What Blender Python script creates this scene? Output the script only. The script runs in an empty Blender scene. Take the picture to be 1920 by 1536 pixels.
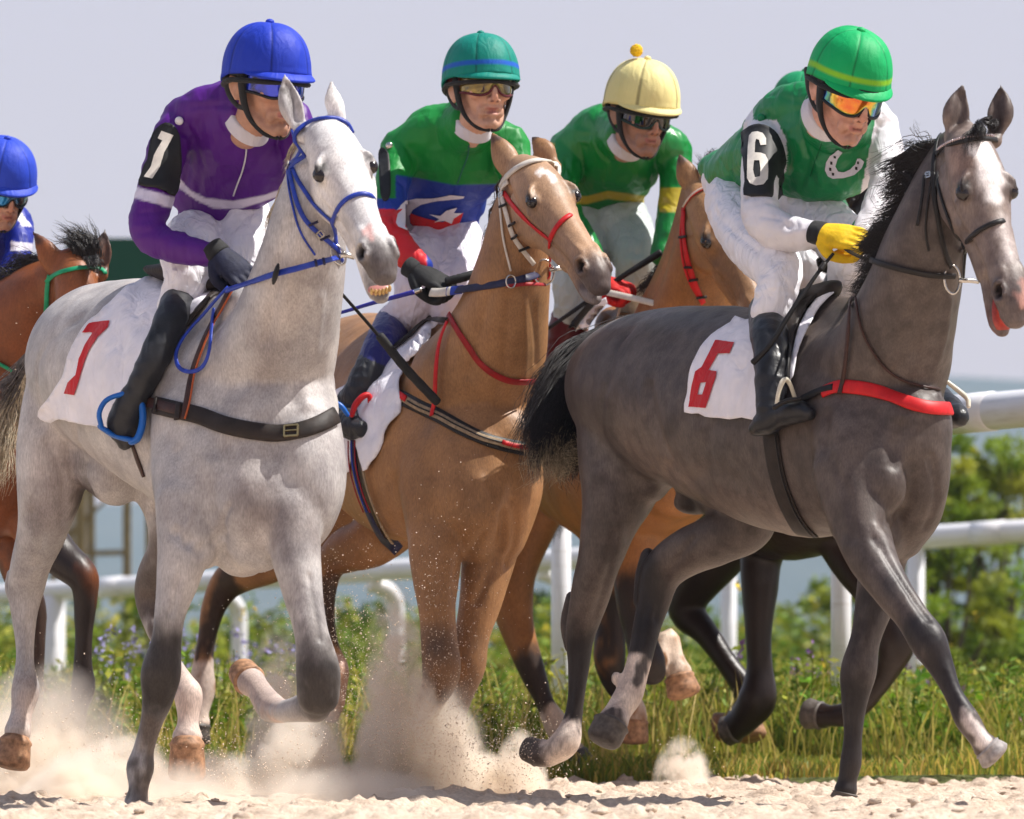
import bpy, bmesh, math, random
import numpy as np
from mathutils import Vector, Matrix
from mathutils.bvhtree import BVHTree
from mathutils.geometry import delaunay_2d_cdt

# ------------------------------------------------------------------ camera, sky, sun
SC = bpy.context.scene
F = 9600.0      # focal length in photo pixels (1920 wide)
HZ = 1310.0     # row of the horizon
CZ = 0.30       # camera height above the sand
cam_d = bpy.data.cameras.new('camera')
cam = bpy.data.objects.new('camera', cam_d)
SC.collection.objects.link(cam)
cam.location = (0, 0, CZ)
cam.rotation_euler = (math.radians(90), 0, 0)
cam_d.sensor_width = 36.0
cam_d.lens = 36.0 * F / 1920.0
cam_d.shift_y = (HZ - 768.0) / 1920.0
cam_d.clip_start = 0.5
cam_d.clip_end = 20000
cam_d.dof.use_dof = True
cam_d.dof.focus_distance = 15.2
cam_d.dof.aperture_fstop = 5.0
SC.camera = cam

SUN_EL, SUN_DIR = 57.0, (0.97, 0.10)          # the sun stands high to the right
az = math.atan2(SUN_DIR[0], SUN_DIR[1])
world = bpy.data.worlds.new('World'); SC.world = world
world.use_nodes = True
wn = world.node_tree; wn.nodes.clear()
w_out = wn.nodes.new('ShaderNodeOutputWorld')
w_sky = wn.nodes.new('ShaderNodeTexSky'); w_sky.sky_type = 'NISHITA'
w_sky.sun_disc = False
w_sky.sun_elevation = math.radians(SUN_EL)
w_sky.sun_rotation = az
w_sky.dust_density = 4.0; w_sky.air_density = 1.0
w_bg = wn.nodes.new('ShaderNodeBackground'); w_bg.inputs[1].default_value = 0.09
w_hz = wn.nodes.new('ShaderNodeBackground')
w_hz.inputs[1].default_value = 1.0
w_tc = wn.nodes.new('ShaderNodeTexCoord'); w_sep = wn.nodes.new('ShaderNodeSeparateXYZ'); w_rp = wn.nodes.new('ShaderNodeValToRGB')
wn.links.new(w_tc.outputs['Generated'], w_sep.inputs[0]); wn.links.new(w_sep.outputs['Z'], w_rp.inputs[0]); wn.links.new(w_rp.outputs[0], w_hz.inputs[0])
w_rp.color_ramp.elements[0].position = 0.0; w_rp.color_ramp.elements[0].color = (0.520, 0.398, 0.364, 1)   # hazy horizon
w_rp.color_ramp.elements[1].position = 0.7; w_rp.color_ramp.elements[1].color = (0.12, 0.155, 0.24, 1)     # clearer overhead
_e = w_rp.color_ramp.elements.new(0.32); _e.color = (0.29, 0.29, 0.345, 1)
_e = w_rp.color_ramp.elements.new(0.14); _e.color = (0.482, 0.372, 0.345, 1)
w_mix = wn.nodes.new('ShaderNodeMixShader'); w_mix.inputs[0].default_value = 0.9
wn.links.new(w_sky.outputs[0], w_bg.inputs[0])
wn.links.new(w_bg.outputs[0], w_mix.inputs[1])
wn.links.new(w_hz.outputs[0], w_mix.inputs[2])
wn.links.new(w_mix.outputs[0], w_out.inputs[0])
sun_d = bpy.data.lights.new('sun', 'SUN'); sun_d.energy = 5.0; sun_d.angle = math.radians(0.6)
sun_d.color = (1.0, 0.955, 0.89)
sun = bpy.data.objects.new('sun', sun_d); SC.collection.objects.link(sun)
_c = math.cos(math.radians(SUN_EL)); _n = math.hypot(*SUN_DIR)
sdir = Vector((SUN_DIR[0] / _n * _c, SUN_DIR[1] / _n * _c, math.sin(math.radians(SUN_EL))))
sun.rotation_euler = sdir.to_track_quat('Z', 'Y').to_euler()
SC.view_settings.view_transform = 'Standard'
SC.view_settings.look = 'None'
SC.view_settings.exposure = 0.69
SC.view_settings.gamma = 1.0
SC.render.engine = 'CYCLES'
SC.cycles.max_bounces = 9
SC.cycles.volume_bounces = 8
SC.cycles.transparent_max_bounces = 16
try:
    SC.cycles.volume_step_rate = 3.0
    SC.cycles.use_denoising = True
except Exception:
    pass

# ------------------------------------------------------------------ helpers
rng = np.random.default_rng(7)
random.seed(7)

def P(px, py, D):
    "a point of the photograph at distance D from the camera"
    return np.array([(px - 960.0) * D / F, D, CZ + (HZ - py) * D / F])

def crom(A, sub):
    A = np.asarray(A, float)
    if len(A) < 3 or sub <= 1:
        t = np.linspace(0, len(A) - 1, (len(A) - 1) * max(sub, 1) + 1)
        return np.stack([np.interp(t, np.arange(len(A)), A[:, k]) for k in range(A.shape[1])], 1)
    B = np.vstack([2 * A[0] - A[1], A, 2 * A[-1] - A[-2]])
    out = []
    for i in range(1, len(B) - 2):
        for j in range(sub):
            t = j / sub
            p0, p1, p2, p3 = B[i - 1], B[i], B[i + 1], B[i + 2]
            out.append(0.5 * (2 * p1 + (p2 - p0) * t + (2 * p0 - 5 * p1 + 4 * p2 - p3) * t * t + (3 * p1 - p0 - 3 * p2 + p3) * t ** 3))
    out.append(A[-1])
    return np.array(out)

def hash3(i, j, k, seed):
    n = (i * 73856093) ^ (j * 19349663) ^ (k * 83492791) ^ (seed * 2654435761)
    n = (n ^ (n >> 13)) * 1274126177
    n = n & 0x7fffffff
    return (n % 100003) / 50001.5 - 1.0

def vnoise(Q, f=1.0, seed=0):
    Q = np.asarray(Q) * f
    i = np.floor(Q).astype(np.int64); u = Q - i
    u = u * u * (3 - 2 * u)
    r = 0
    for a in (0, 1):
        for b in (0, 1):
            for c in (0, 1):
                w = (u[:, 0] if a else 1 - u[:, 0]) * (u[:, 1] if b else 1 - u[:, 1]) * (u[:, 2] if c else 1 - u[:, 2])
                r = r + w * hash3(i[:, 0] + a, i[:, 1] + b, i[:, 2] + c, seed)
    return r

def sstep(x):
    x = np.clip(x, 0, 1); return x * x * (3 - 2 * x)

def seg_dist(V, A, B, aniso=None):
    A = np.asarray(A, float); B = np.asarray(B, float)
    d = B - A; L = d @ d
    t = np.clip(((V - A) @ d) / L, 0, 1) if L > 1e-12 else np.zeros(len(V))
    return np.linalg.norm(V - A - t[:, None] * d, axis=1)

def poly_dist(V, pts):
    r = None
    for a, b in zip(pts[:-1], pts[1:]):
        q = seg_dist(V, a, b); r = q if r is None else np.minimum(r, q)
    return r

def loft3(C, a, b, ref, ring=20, capf=(1.0, 1.0)):
    "closed tube through centres C, half sizes a along ref and b across it"
    n = len(C)
    T = np.gradient(C, axis=0); T /= (np.linalg.norm(T, axis=1)[:, None] + 1e-9)
    ref = np.asarray(ref, float)
    A1 = np.tile(ref, (n, 1)) if ref.ndim == 1 else ref
    A1 = A1 - T * np.sum(A1 * T, 1)[:, None]
    A1 /= (np.linalg.norm(A1, axis=1)[:, None] + 1e-9)
    for i in range(1, n):
        if A1[i] @ A1[i - 1] < 0: A1[i] = -A1[i]
    A2 = np.cross(T, A1)
    rows = []
    K = 4
    m0 = min(a[0], b[0]) * capf[0]; m1 = min(a[-1], b[-1]) * capf[1]
    for k in range(K, 0, -1):
        f = k / K * math.pi / 2 * .96
        rows.append((C[0] - T[0] * m0 * math.sin(f), a[0] * math.cos(f), b[0] * math.cos(f), 0))
    for i in range(n): rows.append((C[i], a[i], b[i], i))
    for k in range(1, K + 1):
        f = k / K * math.pi / 2 * .96
        rows.append((C[-1] + T[-1] * m1 * math.sin(f), a[-1] * math.cos(f), b[-1] * math.cos(f), n - 1))
    th = np.linspace(0, 2 * math.pi, ring, endpoint=False)
    V = []
    for c, aa, bb, i in rows:
        V.append(c + np.outer(np.cos(th) * aa, A1[i]) + np.outer(np.sin(th) * bb, A2[i]))
    V = np.vstack(V)
    Fc = []
    R = len(rows)
    for i in range(R - 1):
        for j in range(ring):
            k = (j + 1) % ring
            Fc.append((i * ring + j, i * ring + k, (i + 1) * ring + k, (i + 1) * ring + j))
    Fc.append(tuple(range(ring - 1, -1, -1)))
    Fc.append(tuple((R - 1) * ring + j for j in range(ring)))
    return V, Fc

_ico = None
def ico():
    global _ico
    if _ico is None:
        bm = bmesh.new(); bmesh.ops.create_icosphere(bm, subdivisions=3, radius=1)
        _ico = (np.array([v.co[:] for v in bm.verts]), [tuple(v.index for v in f.verts) for f in bm.faces]); bm.free()
    return _ico

class MB:
    "collects closed shapes for one mesh"
    def __init__(s, Y0=16.0):
        s.V = []; s.F = []; s.n = 0; s.Y0 = Y0
    def add(s, V, Fc):
        s.V.append(np.asarray(V, float)); s.F += [tuple(i + s.n for i in f) for f in Fc]; s.n += len(V)
        return s
    def tube(s, st, sub=4, ring=20, capf=(1, 1)):
        "stations (px, py, d, a[, b]) in photo pixels, d in metres from Y0"
        st = [tuple(q) + (q[3],) if len(q) == 4 else tuple(q) for q in st]
        if ring == 20 and max(q[3] for q in st) > 60: sub = 8
        A = crom(st, sub)
        D = s.Y0 + A[:, 2]
        C = np.stack([(A[:, 0] - 960) * D / F, D, CZ + (HZ - A[:, 1]) * D / F], 1)
        a = np.maximum(A[:, 3], 1) * D / F; b = np.maximum(A[:, 4], 1) * D / F
        T = np.gradient(C, axis=0)
        ref = np.cross(T, np.array([0, 1.0, 0])); nr = np.linalg.norm(ref, axis=1)
        ref[nr < 1e-6] = (1, 0, 0)
        if ring == 20 and max(q[3] for q in st) > 60: ring = 44
        V, Fc = loft3(C, a, b, ref, ring, capf)
        return s.add(V, Fc)
    def ell(s, px, py, d, rx, ry=None, rd=None):
        ry = ry or rx; rd = rd or rx
        D = s.Y0 + d; k = D / F
        V, Fc = ico()
        return s.add(V * np.array([rx * k, rd * k, ry * k]) + P(px, py, D), Fc)
    def ltube(s, M, st, sub=4, ring=18, ref=(1, 0, 0), capf=(1, 1)):
        "stations (x, y, z, a, b) in the local frame M (4x4)"
        st = [tuple(q) + (q[3],) if len(q) == 4 else tuple(q) for q in st]
        A = crom(st, sub)
        V, Fc = loft3(A[:, :3], np.maximum(A[:, 3], 1e-4), np.maximum(A[:, 4], 1e-4), ref, ring, capf)
        return s.add(V @ M[:3, :3].T + M[:3, 3], Fc)
    def lell(s, M, c, r, R=None):
        V, Fc = ico()
        V = V * np.array(r)
        if R is not None: V = V @ R.T
        return s.add((V + np.array(c)) @ M[:3, :3].T + M[:3, 3], Fc)
    def box(s, c, h, R=None):
        V = np.array([(x, y, z) for x in (-1, 1) for y in (-1, 1) for z in (-1, 1)], float) * np.array(h)
        if R is not None: V = V @ R.T
        return s.add(V + np.array(c), [(0, 1, 3, 2), (4, 6, 7, 5), (0, 4, 5, 1), (2, 3, 7, 6), (0, 2, 6, 4), (1, 5, 7, 3)])
    def bar(s, A, B, w, h=None):
        A = np.asarray(A, float); B = np.asarray(B, float); h = h or w
        T = B - A; L = np.linalg.norm(T); T /= L
        u = np.cross(T, (0, 0, 1.0)) if abs(T[2]) < .95 else np.cross(T, (0, 1.0, 0)); u /= np.linalg.norm(u); v = np.cross(u, T)
        return s.box((A + B) / 2, (L / 2, w / 2, h / 2), np.stack([T, u, v], 1))
    def pipe(s, pts, r, ring=14, sub=3):
        A = crom(np.asarray(pts, float), sub)
        V, Fc = loft3(A, np.full(len(A), r), np.full(len(A), r), (0.13, 0.2, 1.0) if abs((A[-1] - A[0])[2]) < np.linalg.norm(A[-1] - A[0]) * .9 else (1.0, .1, 0), ring, (0.05, 0.05))
        return s.add(V, Fc)
    def arrays(s):
        return np.vstack(s.V), s.F
    def build(s, name, mat, parent=None, smooth=True, col=None):
        V, Fc = s.arrays()
        return link(name, V, Fc, mat, parent, smooth, col)

def mesh_from(name, V, Fc):
    me = bpy.data.meshes.new(name)
    V = np.asarray(V, np.float32)
    if isinstance(Fc, np.ndarray):
        n, k = Fc.shape
        me.vertices.add(len(V)); me.vertices.foreach_set('co', V.ravel())
        me.loops.add(n * k); me.loops.foreach_set('vertex_index', Fc.ravel().astype(np.int32))
        me.polygons.add(n); me.polygons.foreach_set('loop_start', np.arange(0, n * k, k, dtype=np.int32))
        try: me.polygons.foreach_set('loop_total', np.full(n, k, np.int32))
        except Exception: pass
        me.update(calc_edges=True)
    else:
        me.from_pydata(V.tolist(), [], Fc); me.update()
    return me

def setcol(me, col, name='col'):
    col = np.asarray(col, np.float32)
    if col.ndim == 1: col = np.tile(col, (len(me.vertices), 1))
    at = me.color_attributes.new(name, 'FLOAT_COLOR', 'POINT')
    at.data.foreach_set('color', np.hstack([col[:, :3], np.ones((len(col), 1), np.float32)]).astype(np.float32).ravel())

def link(name, V, Fc, mat, parent=None, smooth=True, col=None):
    me = mesh_from(name, V, Fc)
    if smooth: me.polygons.foreach_set('use_smooth', np.ones(len(me.polygons), bool))
    if col is not None: setcol(me, col)
    if mat: me.materials.append(mat)
    o = bpy.data.objects.new(name, me); SC.collection.objects.link(o)
    if parent: o.parent = parent
    return o

def tag(o, label=None, cat=None, group=None, kind=None):
    if label: o['label'] = label
    if cat: o['category'] = cat
    if group: o['group'] = group
    if kind: o['kind'] = kind
    return o

def thing(name, label, cat, group=None):
    o = bpy.data.objects.new(name, None); SC.collection.objects.link(o)
    o.empty_display_size = .1
    return tag(o, label, cat, group)

def settle(root, loc):
    "move a thing's Empty to its base without moving its parts"
    root.location = loc
    inv = Matrix.Translation(-Vector(loc))
    for c in root.children: c.matrix_parent_inverse = inv

def remesh(mb, vox):
    V, Fc = mb.arrays()
    me = mesh_from('tmp', V, Fc)
    o = bpy.data.objects.new('tmp', me); SC.collection.objects.link(o)
    m = o.modifiers.new('r', 'REMESH'); m.mode = 'VOXEL'; m.voxel_size = vox; m.adaptivity = 0
    dg = bpy.context.evaluated_depsgraph_get()
    e = o.evaluated_get(dg).to_mesh()
    n = len(e.vertices); V = np.empty(n * 3, np.float32); e.vertices.foreach_get('co', V)
    k = len(e.polygons); Q = np.empty(len(e.loops), np.int32); e.loops.foreach_get('vertex_index', Q)
    ls = np.empty(k, np.int32); e.polygons.foreach_get('loop_start', ls)
    assert len(Q) == 4 * k, 'quads expected'
    Q = Q.reshape(k, 4).copy()
    V = V.reshape(n, 3).astype(float).copy()
    bpy.data.objects.remove(o); bpy.data.meshes.remove(me)
    return V, Q

class Surf:
    "a remeshed organic surface that can be smoothed, grooved, carved, painted"
    def __init__(s, mb, vox):
        s.V, s.Q = remesh(mb, vox); s._bvh = None
        e = np.vstack([s.Q[:, [0, 1]], s.Q[:, [1, 2]], s.Q[:, [2, 3]], s.Q[:, [3, 0]]]); e.sort(1)
        s.E = np.unique(e, axis=0)
        s.deg = np.bincount(s.E.ravel(), minlength=len(s.V)).astype(float)
    def lap(s, X):
        out = np.empty_like(X)
        a, b = s.E[:, 0], s.E[:, 1]
        for k in range(X.shape[1]):
            out[:, k] = (np.bincount(a, X[b, k], len(X)) + np.bincount(b, X[a, k], len(X))) / s.deg
        return out - X
    def smooth(s, it, lam=.6, mu=-.55, w=None):
        w = 1 if w is None else w[:, None]
        for _ in range(it):
            s.V = s.V + lam * w * s.lap(s.V)
            s.V = s.V + mu * w * s.lap(s.V)
        return s
    def normals(s):
        V, Q = s.V, s.Q
        n = np.cross(V[Q[:, 2]] - V[Q[:, 0]], V[Q[:, 3]] - V[Q[:, 1]])
        out = np.zeros_like(V)
        for k in range(3):
            for j in range(4):
                out[:, k] += np.bincount(Q[:, j], n[:, k], len(V))
        return out / (np.linalg.norm(out, axis=1)[:, None] + 1e-12)
    def push(s, amt):
        s.V = s.V + s.normals() * amt[:, None]; s._bvh = None
    def groove(s, pts, r, depth):
        "negative depth raises a ridge"
        d = poly_dist(s.V, pts)
        s.push(-depth * np.exp(-(d / r) ** 2))
    def carve(s, C, ax, r, n):
        "move what lies inside an ellipsoid (axes ax rows, radii r) along n to its far side"
        C = np.asarray(C); ax = np.asarray(ax); r = np.asarray(r); n = np.asarray(n) / np.linalg.norm(n)
        q = (s.V - C) @ ax.T / r; m = (ax @ n) / r
        c = np.sum(q * q, 1) - 1; ins = c < 0
        bb = q @ m; A = m @ m
        t = (-bb + np.sqrt(np.maximum(bb * bb - A * c, 0))) / A
        s.V[ins] += t[ins, None] * n; s._bvh = None
    @property
    def bvh(s):
        if s._bvh is None: s._bvh = BVHTree.FromPolygons(s.V.tolist(), s.Q.tolist())
        return s._bvh
    def hit(s, px, py, D=None):
        o = Vector((0, 0, CZ)); d = (Vector(P(px, py, 16.0)) - o).normalized()
        h = s.bvh.ray_cast(o, d)
        if h[0] is None and D is not None:
            h = s.bvh.find_nearest(Vector(P(px, py, D)))
        return (np.array(h[0]), np.array(h[1])) if h[0] is not None else (None, None)

def blobs(V, base, lst):
    "paint markings: (A, B, r, colour, soft, strength) segments in space"
    col = np.tile(np.asarray(base, float), (len(V), 1))
    for A, B, r, c, soft, st in lst:
        d = seg_dist(V, A, B) + 0.0
        w = st * (1 - sstep((d - r * (1 - soft)) / (r * soft + 1e-6)))
        col = col * (1 - w[:, None]) + np.asarray(c) * w[:, None]
    return col

# ------------------------------------------------------------------ materials
def mat_new(name):
    m = bpy.data.materials.new(name); m.use_nodes = True
    nt = m.node_tree; b = nt.nodes['Principled BSDF']
    return m, nt, b
def N(nt, t, **kw):
    n = nt.nodes.new(t)
    for k, v in kw.items():
        if hasattr(n, k): setattr(n, k, v)
        else: n.inputs[k.replace('_', ' ')].default_value = v
    return n
def noise(nt, vec, scale, detail=4, rough=.6):
    n = nt.nodes.new('ShaderNodeTexNoise'); n.inputs['Scale'].default_value = scale
    n.inputs['Detail'].default_value = detail; n.inputs['Roughness'].default_value = rough
    if vec is not None: nt.links.new(vec, n.inputs['Vector'])
    return n
def mixc(nt, fac, a, b, mode='MIX'):
    n = nt.nodes.new('ShaderNodeMix'); n.data_type = 'RGBA'; n.blend_type = mode
    for s_, v in ((n.inputs[0], fac), (n.inputs[6], a), (n.inputs[7], b)):
        if hasattr(v, 'is_linked') or hasattr(v, 'links'): nt.links.new(v, s_)
        elif isinstance(v, (int, float)): s_.default_value = v
        else: s_.default_value = tuple(v) + ((1,) if len(v) == 3 else ())
    return n.outputs[2]
def ramp(nt, fac, p0, p1, c0=(0, 0, 0), c1=(1, 1, 1)):
    r = nt.nodes.new('ShaderNodeValToRGB'); nt.links.new(fac, r.inputs[0])
    r.color_ramp.elements[0].position = p0; r.color_ramp.elements[1].position = p1
    r.color_ramp.elements[0].color = tuple(c0) + (1,); r.color_ramp.elements[1].color = tuple(c1) + (1,)
    return r.outputs[0]
def bump(nt, h, strength, dist, bsdf, prev=None):
    n = nt.nodes.new('ShaderNodeBump'); n.inputs['Strength'].default_value = strength; n.inputs['Distance'].default_value = dist
    nt.links.new(h, n.inputs['Height'])
    if prev is not None: nt.links.new(prev, n.inputs['Normal'])
    nt.links.new(n.outputs[0], bsdf.inputs['Normal']); return n.outputs[0]
def mapping(nt, vec, scale):
    m = nt.nodes.new('ShaderNodeMapping'); m.inputs['Scale'].default_value = scale
    nt.links.new(vec, m.inputs['Vector']); return m.outputs[0]

def m_fur(name, dap=.25, dapsize=22, dark=(.4, .38, .37), rough=.48, gloss=.05):
    m, nt, b = mat_new(name)
    tc = N(nt, 'ShaderNodeTexCoord'); at = N(nt, 'ShaderNodeAttribute', attribute_name='col')
    v = tc.outputs['Object']
    n1 = noise(nt, v, dapsize, 3, .55); n2 = noise(nt, v, 5, 4, .6); n3 = noise(nt, mapping(nt, v, (1, 1, .22)), 240, 4, .7)
    c = mixc(nt, ramp(nt, n1.outputs[0], .42, .62), at.outputs['Color'], dark, 'MULTIPLY')
    d = N(nt, 'ShaderNodeMix', data_type='RGBA'); d.inputs[0].default_value = dap
    nt.links.new(at.outputs['Color'], d.inputs[6]); nt.links.new(c, d.inputs[7])
    c2 = mixc(nt, ramp(nt, n2.outputs[0], .3, .7), (.72, .71, .72), (1.24, 1.20, 1.15))
    c3 = mixc(nt, 1.0, d.outputs[2], c2, 'MULTIPLY')
    c4 = mixc(nt, ramp(nt, n3.outputs[0], .32, .68), (.74, .73, .73), (1.22, 1.22, 1.22))
    c5 = mixc(nt, 1.0, c3, c4, 'MULTIPLY')
    nt.links.new(c5, b.inputs['Base Color'])
    b.inputs['Roughness'].default_value = rough
    b.inputs['Specular IOR Level'].default_value = .28
    b.inputs['Coat Weight'].default_value = gloss; b.inputs['Coat Roughness'].default_value = .38
    p = bump(nt, n3.outputs[0], .16, .004, b)
    n4 = noise(nt, mapping(nt, v, (1, 1, .5)), 30, 3, .5)
    bump(nt, n4.outputs[0], .25, .012, b, p)
    return m

def m_cloth(name, color=None, rough=.6, fold=.5, weave=.2, spec=.3, folds=18, sheen=.1):
    m, nt, b = mat_new(name)
    tc = N(nt, 'ShaderNodeTexCoord'); v = tc.outputs['Object']
    n2 = noise(nt, v, 9, 3)
    f = mixc(nt, ramp(nt, n2.outputs[0], .3, .7), (.9, .9, .9), (1.06, 1.06, 1.06))
    if color is None:
        at = N(nt, 'ShaderNodeAttribute', attribute_name='col'); src = at.outputs['Color']
    else: src = color
    nt.links.new(mixc(nt, 1.0, src, f, 'MULTIPLY'), b.inputs['Base Color'])
    b.inputs['Roughness'].default_value = rough; b.inputs['Specular IOR Level'].default_value = spec
    b.inputs['Sheen Weight'].default_value = sheen
    n1 = noise(nt, mapping(nt, v, (1.6, 1.2, .7)), folds, 2.5, .45); n1.inputs['Distortion'].default_value = 1.2
    n3 = noise(nt, v, 600, 2, .6)
    p = bump(nt, n1.outputs[0], fold, .028, b)
    bump(nt, n3.outputs[0], weave, .002, b, p)
    return m

def m_plain(name, color, rough=.5, metal=0.0, spec=.3, var=.12, nscale=40, bstr=.15, bdist=.003, coat=0.0):
    m, nt, b = mat_new(name)
    tc = N(nt, 'ShaderNodeTexCoord'); v = tc.outputs['Object']
    n = noise(nt, v, nscale, 4)
    lo = tuple(c * (1 - var) for c in color); hi = tuple(min(1, c * (1 + var)) for c in color)
    nt.links.new(mixc(nt, ramp(nt, n.outputs[0], .3, .7), lo, hi), b.inputs['Base Color'])
    b.inputs['Roughness'].default_value = rough; b.inputs['Metallic'].default_value = metal
    b.inputs['Specular IOR Level'].default_value = spec; b.inputs['Coat Weight'].default_value = coat
    if bstr: bump(nt, n.outputs[0], bstr, bdist, b)
    return m

def m_hair(name, color, var=.4):
    m, nt, b = mat_new(name)
    oi = N(nt, 'ShaderNodeTexCoord'); n = noise(nt, oi.outputs['Object'], 60, 2)
    lo = tuple(c * (1 - var) for c in color); hi = tuple(c * (1 + var) for c in color)
    nt.links.new(mixc(nt, ramp(nt, n.outputs[0], .35, .65), lo, hi), b.inputs['Base Color'])
    b.inputs['Roughness'].default_value = .45; b.inputs['Specular IOR Level'].default_value = .4
    return m

# ------------------------------------------------------------------ strands, straps, decals
def hair(name, guides, n, jit, r, mat, parent=None, Y0=16., seed=1, wav=.01, trunc=.35, reslen=10, clump=22):
    "guides: list of polylines of (px, py, d); strands run between neighbouring guides"
    R = np.random.default_rng(seed)
    G = []
    for g in guides:
        A = crom(np.array([P(q[0], q[1], Y0 + q[2]) for q in g]), 4)
        L = np.r_[0, np.cumsum(np.linalg.norm(np.diff(A, axis=0), axis=1))]; L /= L[-1]
        t = np.linspace(0, 1, reslen)
        G.append(np.stack([np.interp(t, L, A[:, k]) for k in range(3)], 1))
    G = np.array(G)
    VV, FF, n0 = [], [], 0
    K = 4; th = np.linspace(0, 2 * math.pi, K, endpoint=False)
    for s in range(n):
        if s % clump == 0: cu_, co1, co2, cph, cfr, ctr = R.random(), R.normal(0, 1, 3), R.normal(0, 1, 3), R.random(3) * 6.28, 1.5 + R.random(3) * 3, R.random()
        u0 = R.random(); t = np.linspace(0, 1, reslen)[:, None]
        def at(u):
            u = min(max(u, 0), .9999) * (len(G) - 1); i = int(min(u, len(G) - 2)) if len(G) > 1 else 0; f = u - i
            return G[i] * (1 - f) + G[i + 1] * f if len(G) > 1 else G[0].copy()
        A0, A1 = at(cu_ + (u0 - .5) * .12), at(cu_)
        A = A0 * (1 - t * .55) + A1 * t * .55
        off = (co1 * .8 + R.normal(0, 1, 3) * .5) * jit; off2 = (co2 + R.normal(0, 1, 3) * .75) * jit
        k = 1 - trunc * (.6 * ctr + .4 * R.random()) ** 1.5
        ti = np.linspace(0, k, len(A))
        A = np.stack([np.interp(ti, t[:, 0], A[:, c]) for c in range(3)], 1)
        ph = cph + R.random(3) * .8; fr = cfr
        A = A + off * (.35 + t) + off2 * t ** 2 * 1.2 + wav * np.sin(fr * t * 4 + ph) * t
        rad = (1 - t[:, 0] ** 2 * .85) * (.6 + .8 * R.random()) * r
        T = np.gradient(A, axis=0); T /= np.linalg.norm(T, axis=1)[:, None] + 1e-9
        S1 = np.cross(T, (.3, 1, .2)); S1 /= np.linalg.norm(S1, axis=1)[:, None] + 1e-9; S2 = np.cross(T, S1)
        V = A[:, None, :] + rad[:, None, None] * (np.cos(th)[None, :, None] * S1[:, None, :] + np.sin(th)[None, :, None] * S2[:, None, :])
        m = len(A); idx = n0 + np.arange(m * K).reshape(m, K); nx = np.roll(idx, -1, 1)
        FF.append(np.stack([idx[:-1], nx[:-1], nx[1:], idx[1:]], -1).reshape(-1, 4)); VV.append(V.reshape(-1, 3)); n0 += m * K
    return link(name, np.vstack(VV), np.vstack(FF), mat, parent, True)

def ribbon(C, Nn, w, th):
    "flat band with rounded edges along C, lying across normals Nn; w half width (m)"
    C = np.asarray(C); n = len(C); w = np.broadcast_to(w, (n,))
    T = np.gradient(C, axis=0); T /= np.linalg.norm(T, axis=1)[:, None] + 1e-9
    S = np.cross(T, Nn); S /= np.linalg.norm(S, axis=1)[:, None] + 1e-9
    Nn = np.cross(S, T)
    prof = [(-1, 0), (-1, .6), (-.8, 1), (0, 1.15), (.8, 1), (1, .6), (1, 0), (.8, -.2), (-.8, -.2)]
    V = np.stack([C + S * (p[0] * w)[:, None] + Nn * (p[1] * th) for p in prof], 1).reshape(-1, 3)
    k = len(prof); Fc = []
    for i in range(n - 1):
        for j in range(k):
            m = (j + 1) % k
            Fc.append((i * k + j, (i + 1) * k + j, (i + 1) * k + m, i * k + m))
    Fc.append(tuple(range(k))); Fc.append(tuple((n - 1) * k + j for j in reversed(range(k))))
    return V, Fc

def strap_pts(surfs, path, D0, off=.004, step=6.0, sm=3):
    A = crom(np.array(path, float), 8)
    L = np.r_[0, np.cumsum(np.linalg.norm(np.diff(A[:, :2], axis=0), axis=1))]
    t = np.linspace(0, L[-1], max(int(L[-1] / step), 6))
    A = np.stack([np.interp(t, L, A[:, k]) for k in range(A.shape[1])], 1)
    C, NN = [], []
    for q in A:
        best = None
        for s in surfs:
            h, nn = s.hit(q[0], q[1], None)
            if h is not None and (best is None or h[1] < best[0][1]): best = (h, nn)
        if best is None:
            for s in surfs:
                h, nn = s.hit(q[0], q[1], D0)
                dd = np.linalg.norm(h - P(q[0], q[1], D0))
                if best is None or dd < best[2]: best = (h, nn, dd)
        C.append(best[0]); NN.append(best[1])
    C = np.array(C); NN = np.array(NN)
    for _ in range(sm):
        C[1:-1] = .5 * C[1:-1] + .25 * (C[:-2] + C[2:]); NN[1:-1] = .5 * NN[1:-1] + .25 * (NN[:-2] + NN[2:])
    NN /= np.linalg.norm(NN, axis=1)[:, None]
    return C + NN * off, NN

def strap(name, surfs, path, w, mat, parent, D0=16., off=.003, th=.004, sm=3, mb=None):
    "band w px wide lying on the surface along a path of photo points"
    if not isinstance(surfs, (list, tuple)): surfs = [surfs]
    C, NN = strap_pts(surfs, path, D0, off, sm=sm)
    V, Fc = ribbon(C, NN, w / 2 * C[:, 1] / F, th)
    if mb is not None: mb.add(V, Fc); return None
    return link(name, V, Fc, mat, parent)

def band(path, w, Y0, th=.003, nrm=(0, -1, .25), sub=6):
    "band hanging in the air through (px, py, d)"
    A = crom(np.array([P(q[0], q[1], Y0 + q[2]) for q in path]), sub)
    NN = np.tile(np.array(nrm, float), (len(A), 1))
    return ribbon(A, NN, w / 2 * A[:, 1] / F, th)

def inside(pt, loops):
    c = False
    for L in loops:
        j = len(L) - 1
        for i in range(len(L)):
            if (L[i][1] > pt[1]) != (L[j][1] > pt[1]) and pt[0] < (L[j][0] - L[i][0]) * (pt[1] - L[i][1]) / (L[j][1] - L[i][1]) + L[i][0]: c = not c
            j = i
    return c

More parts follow.
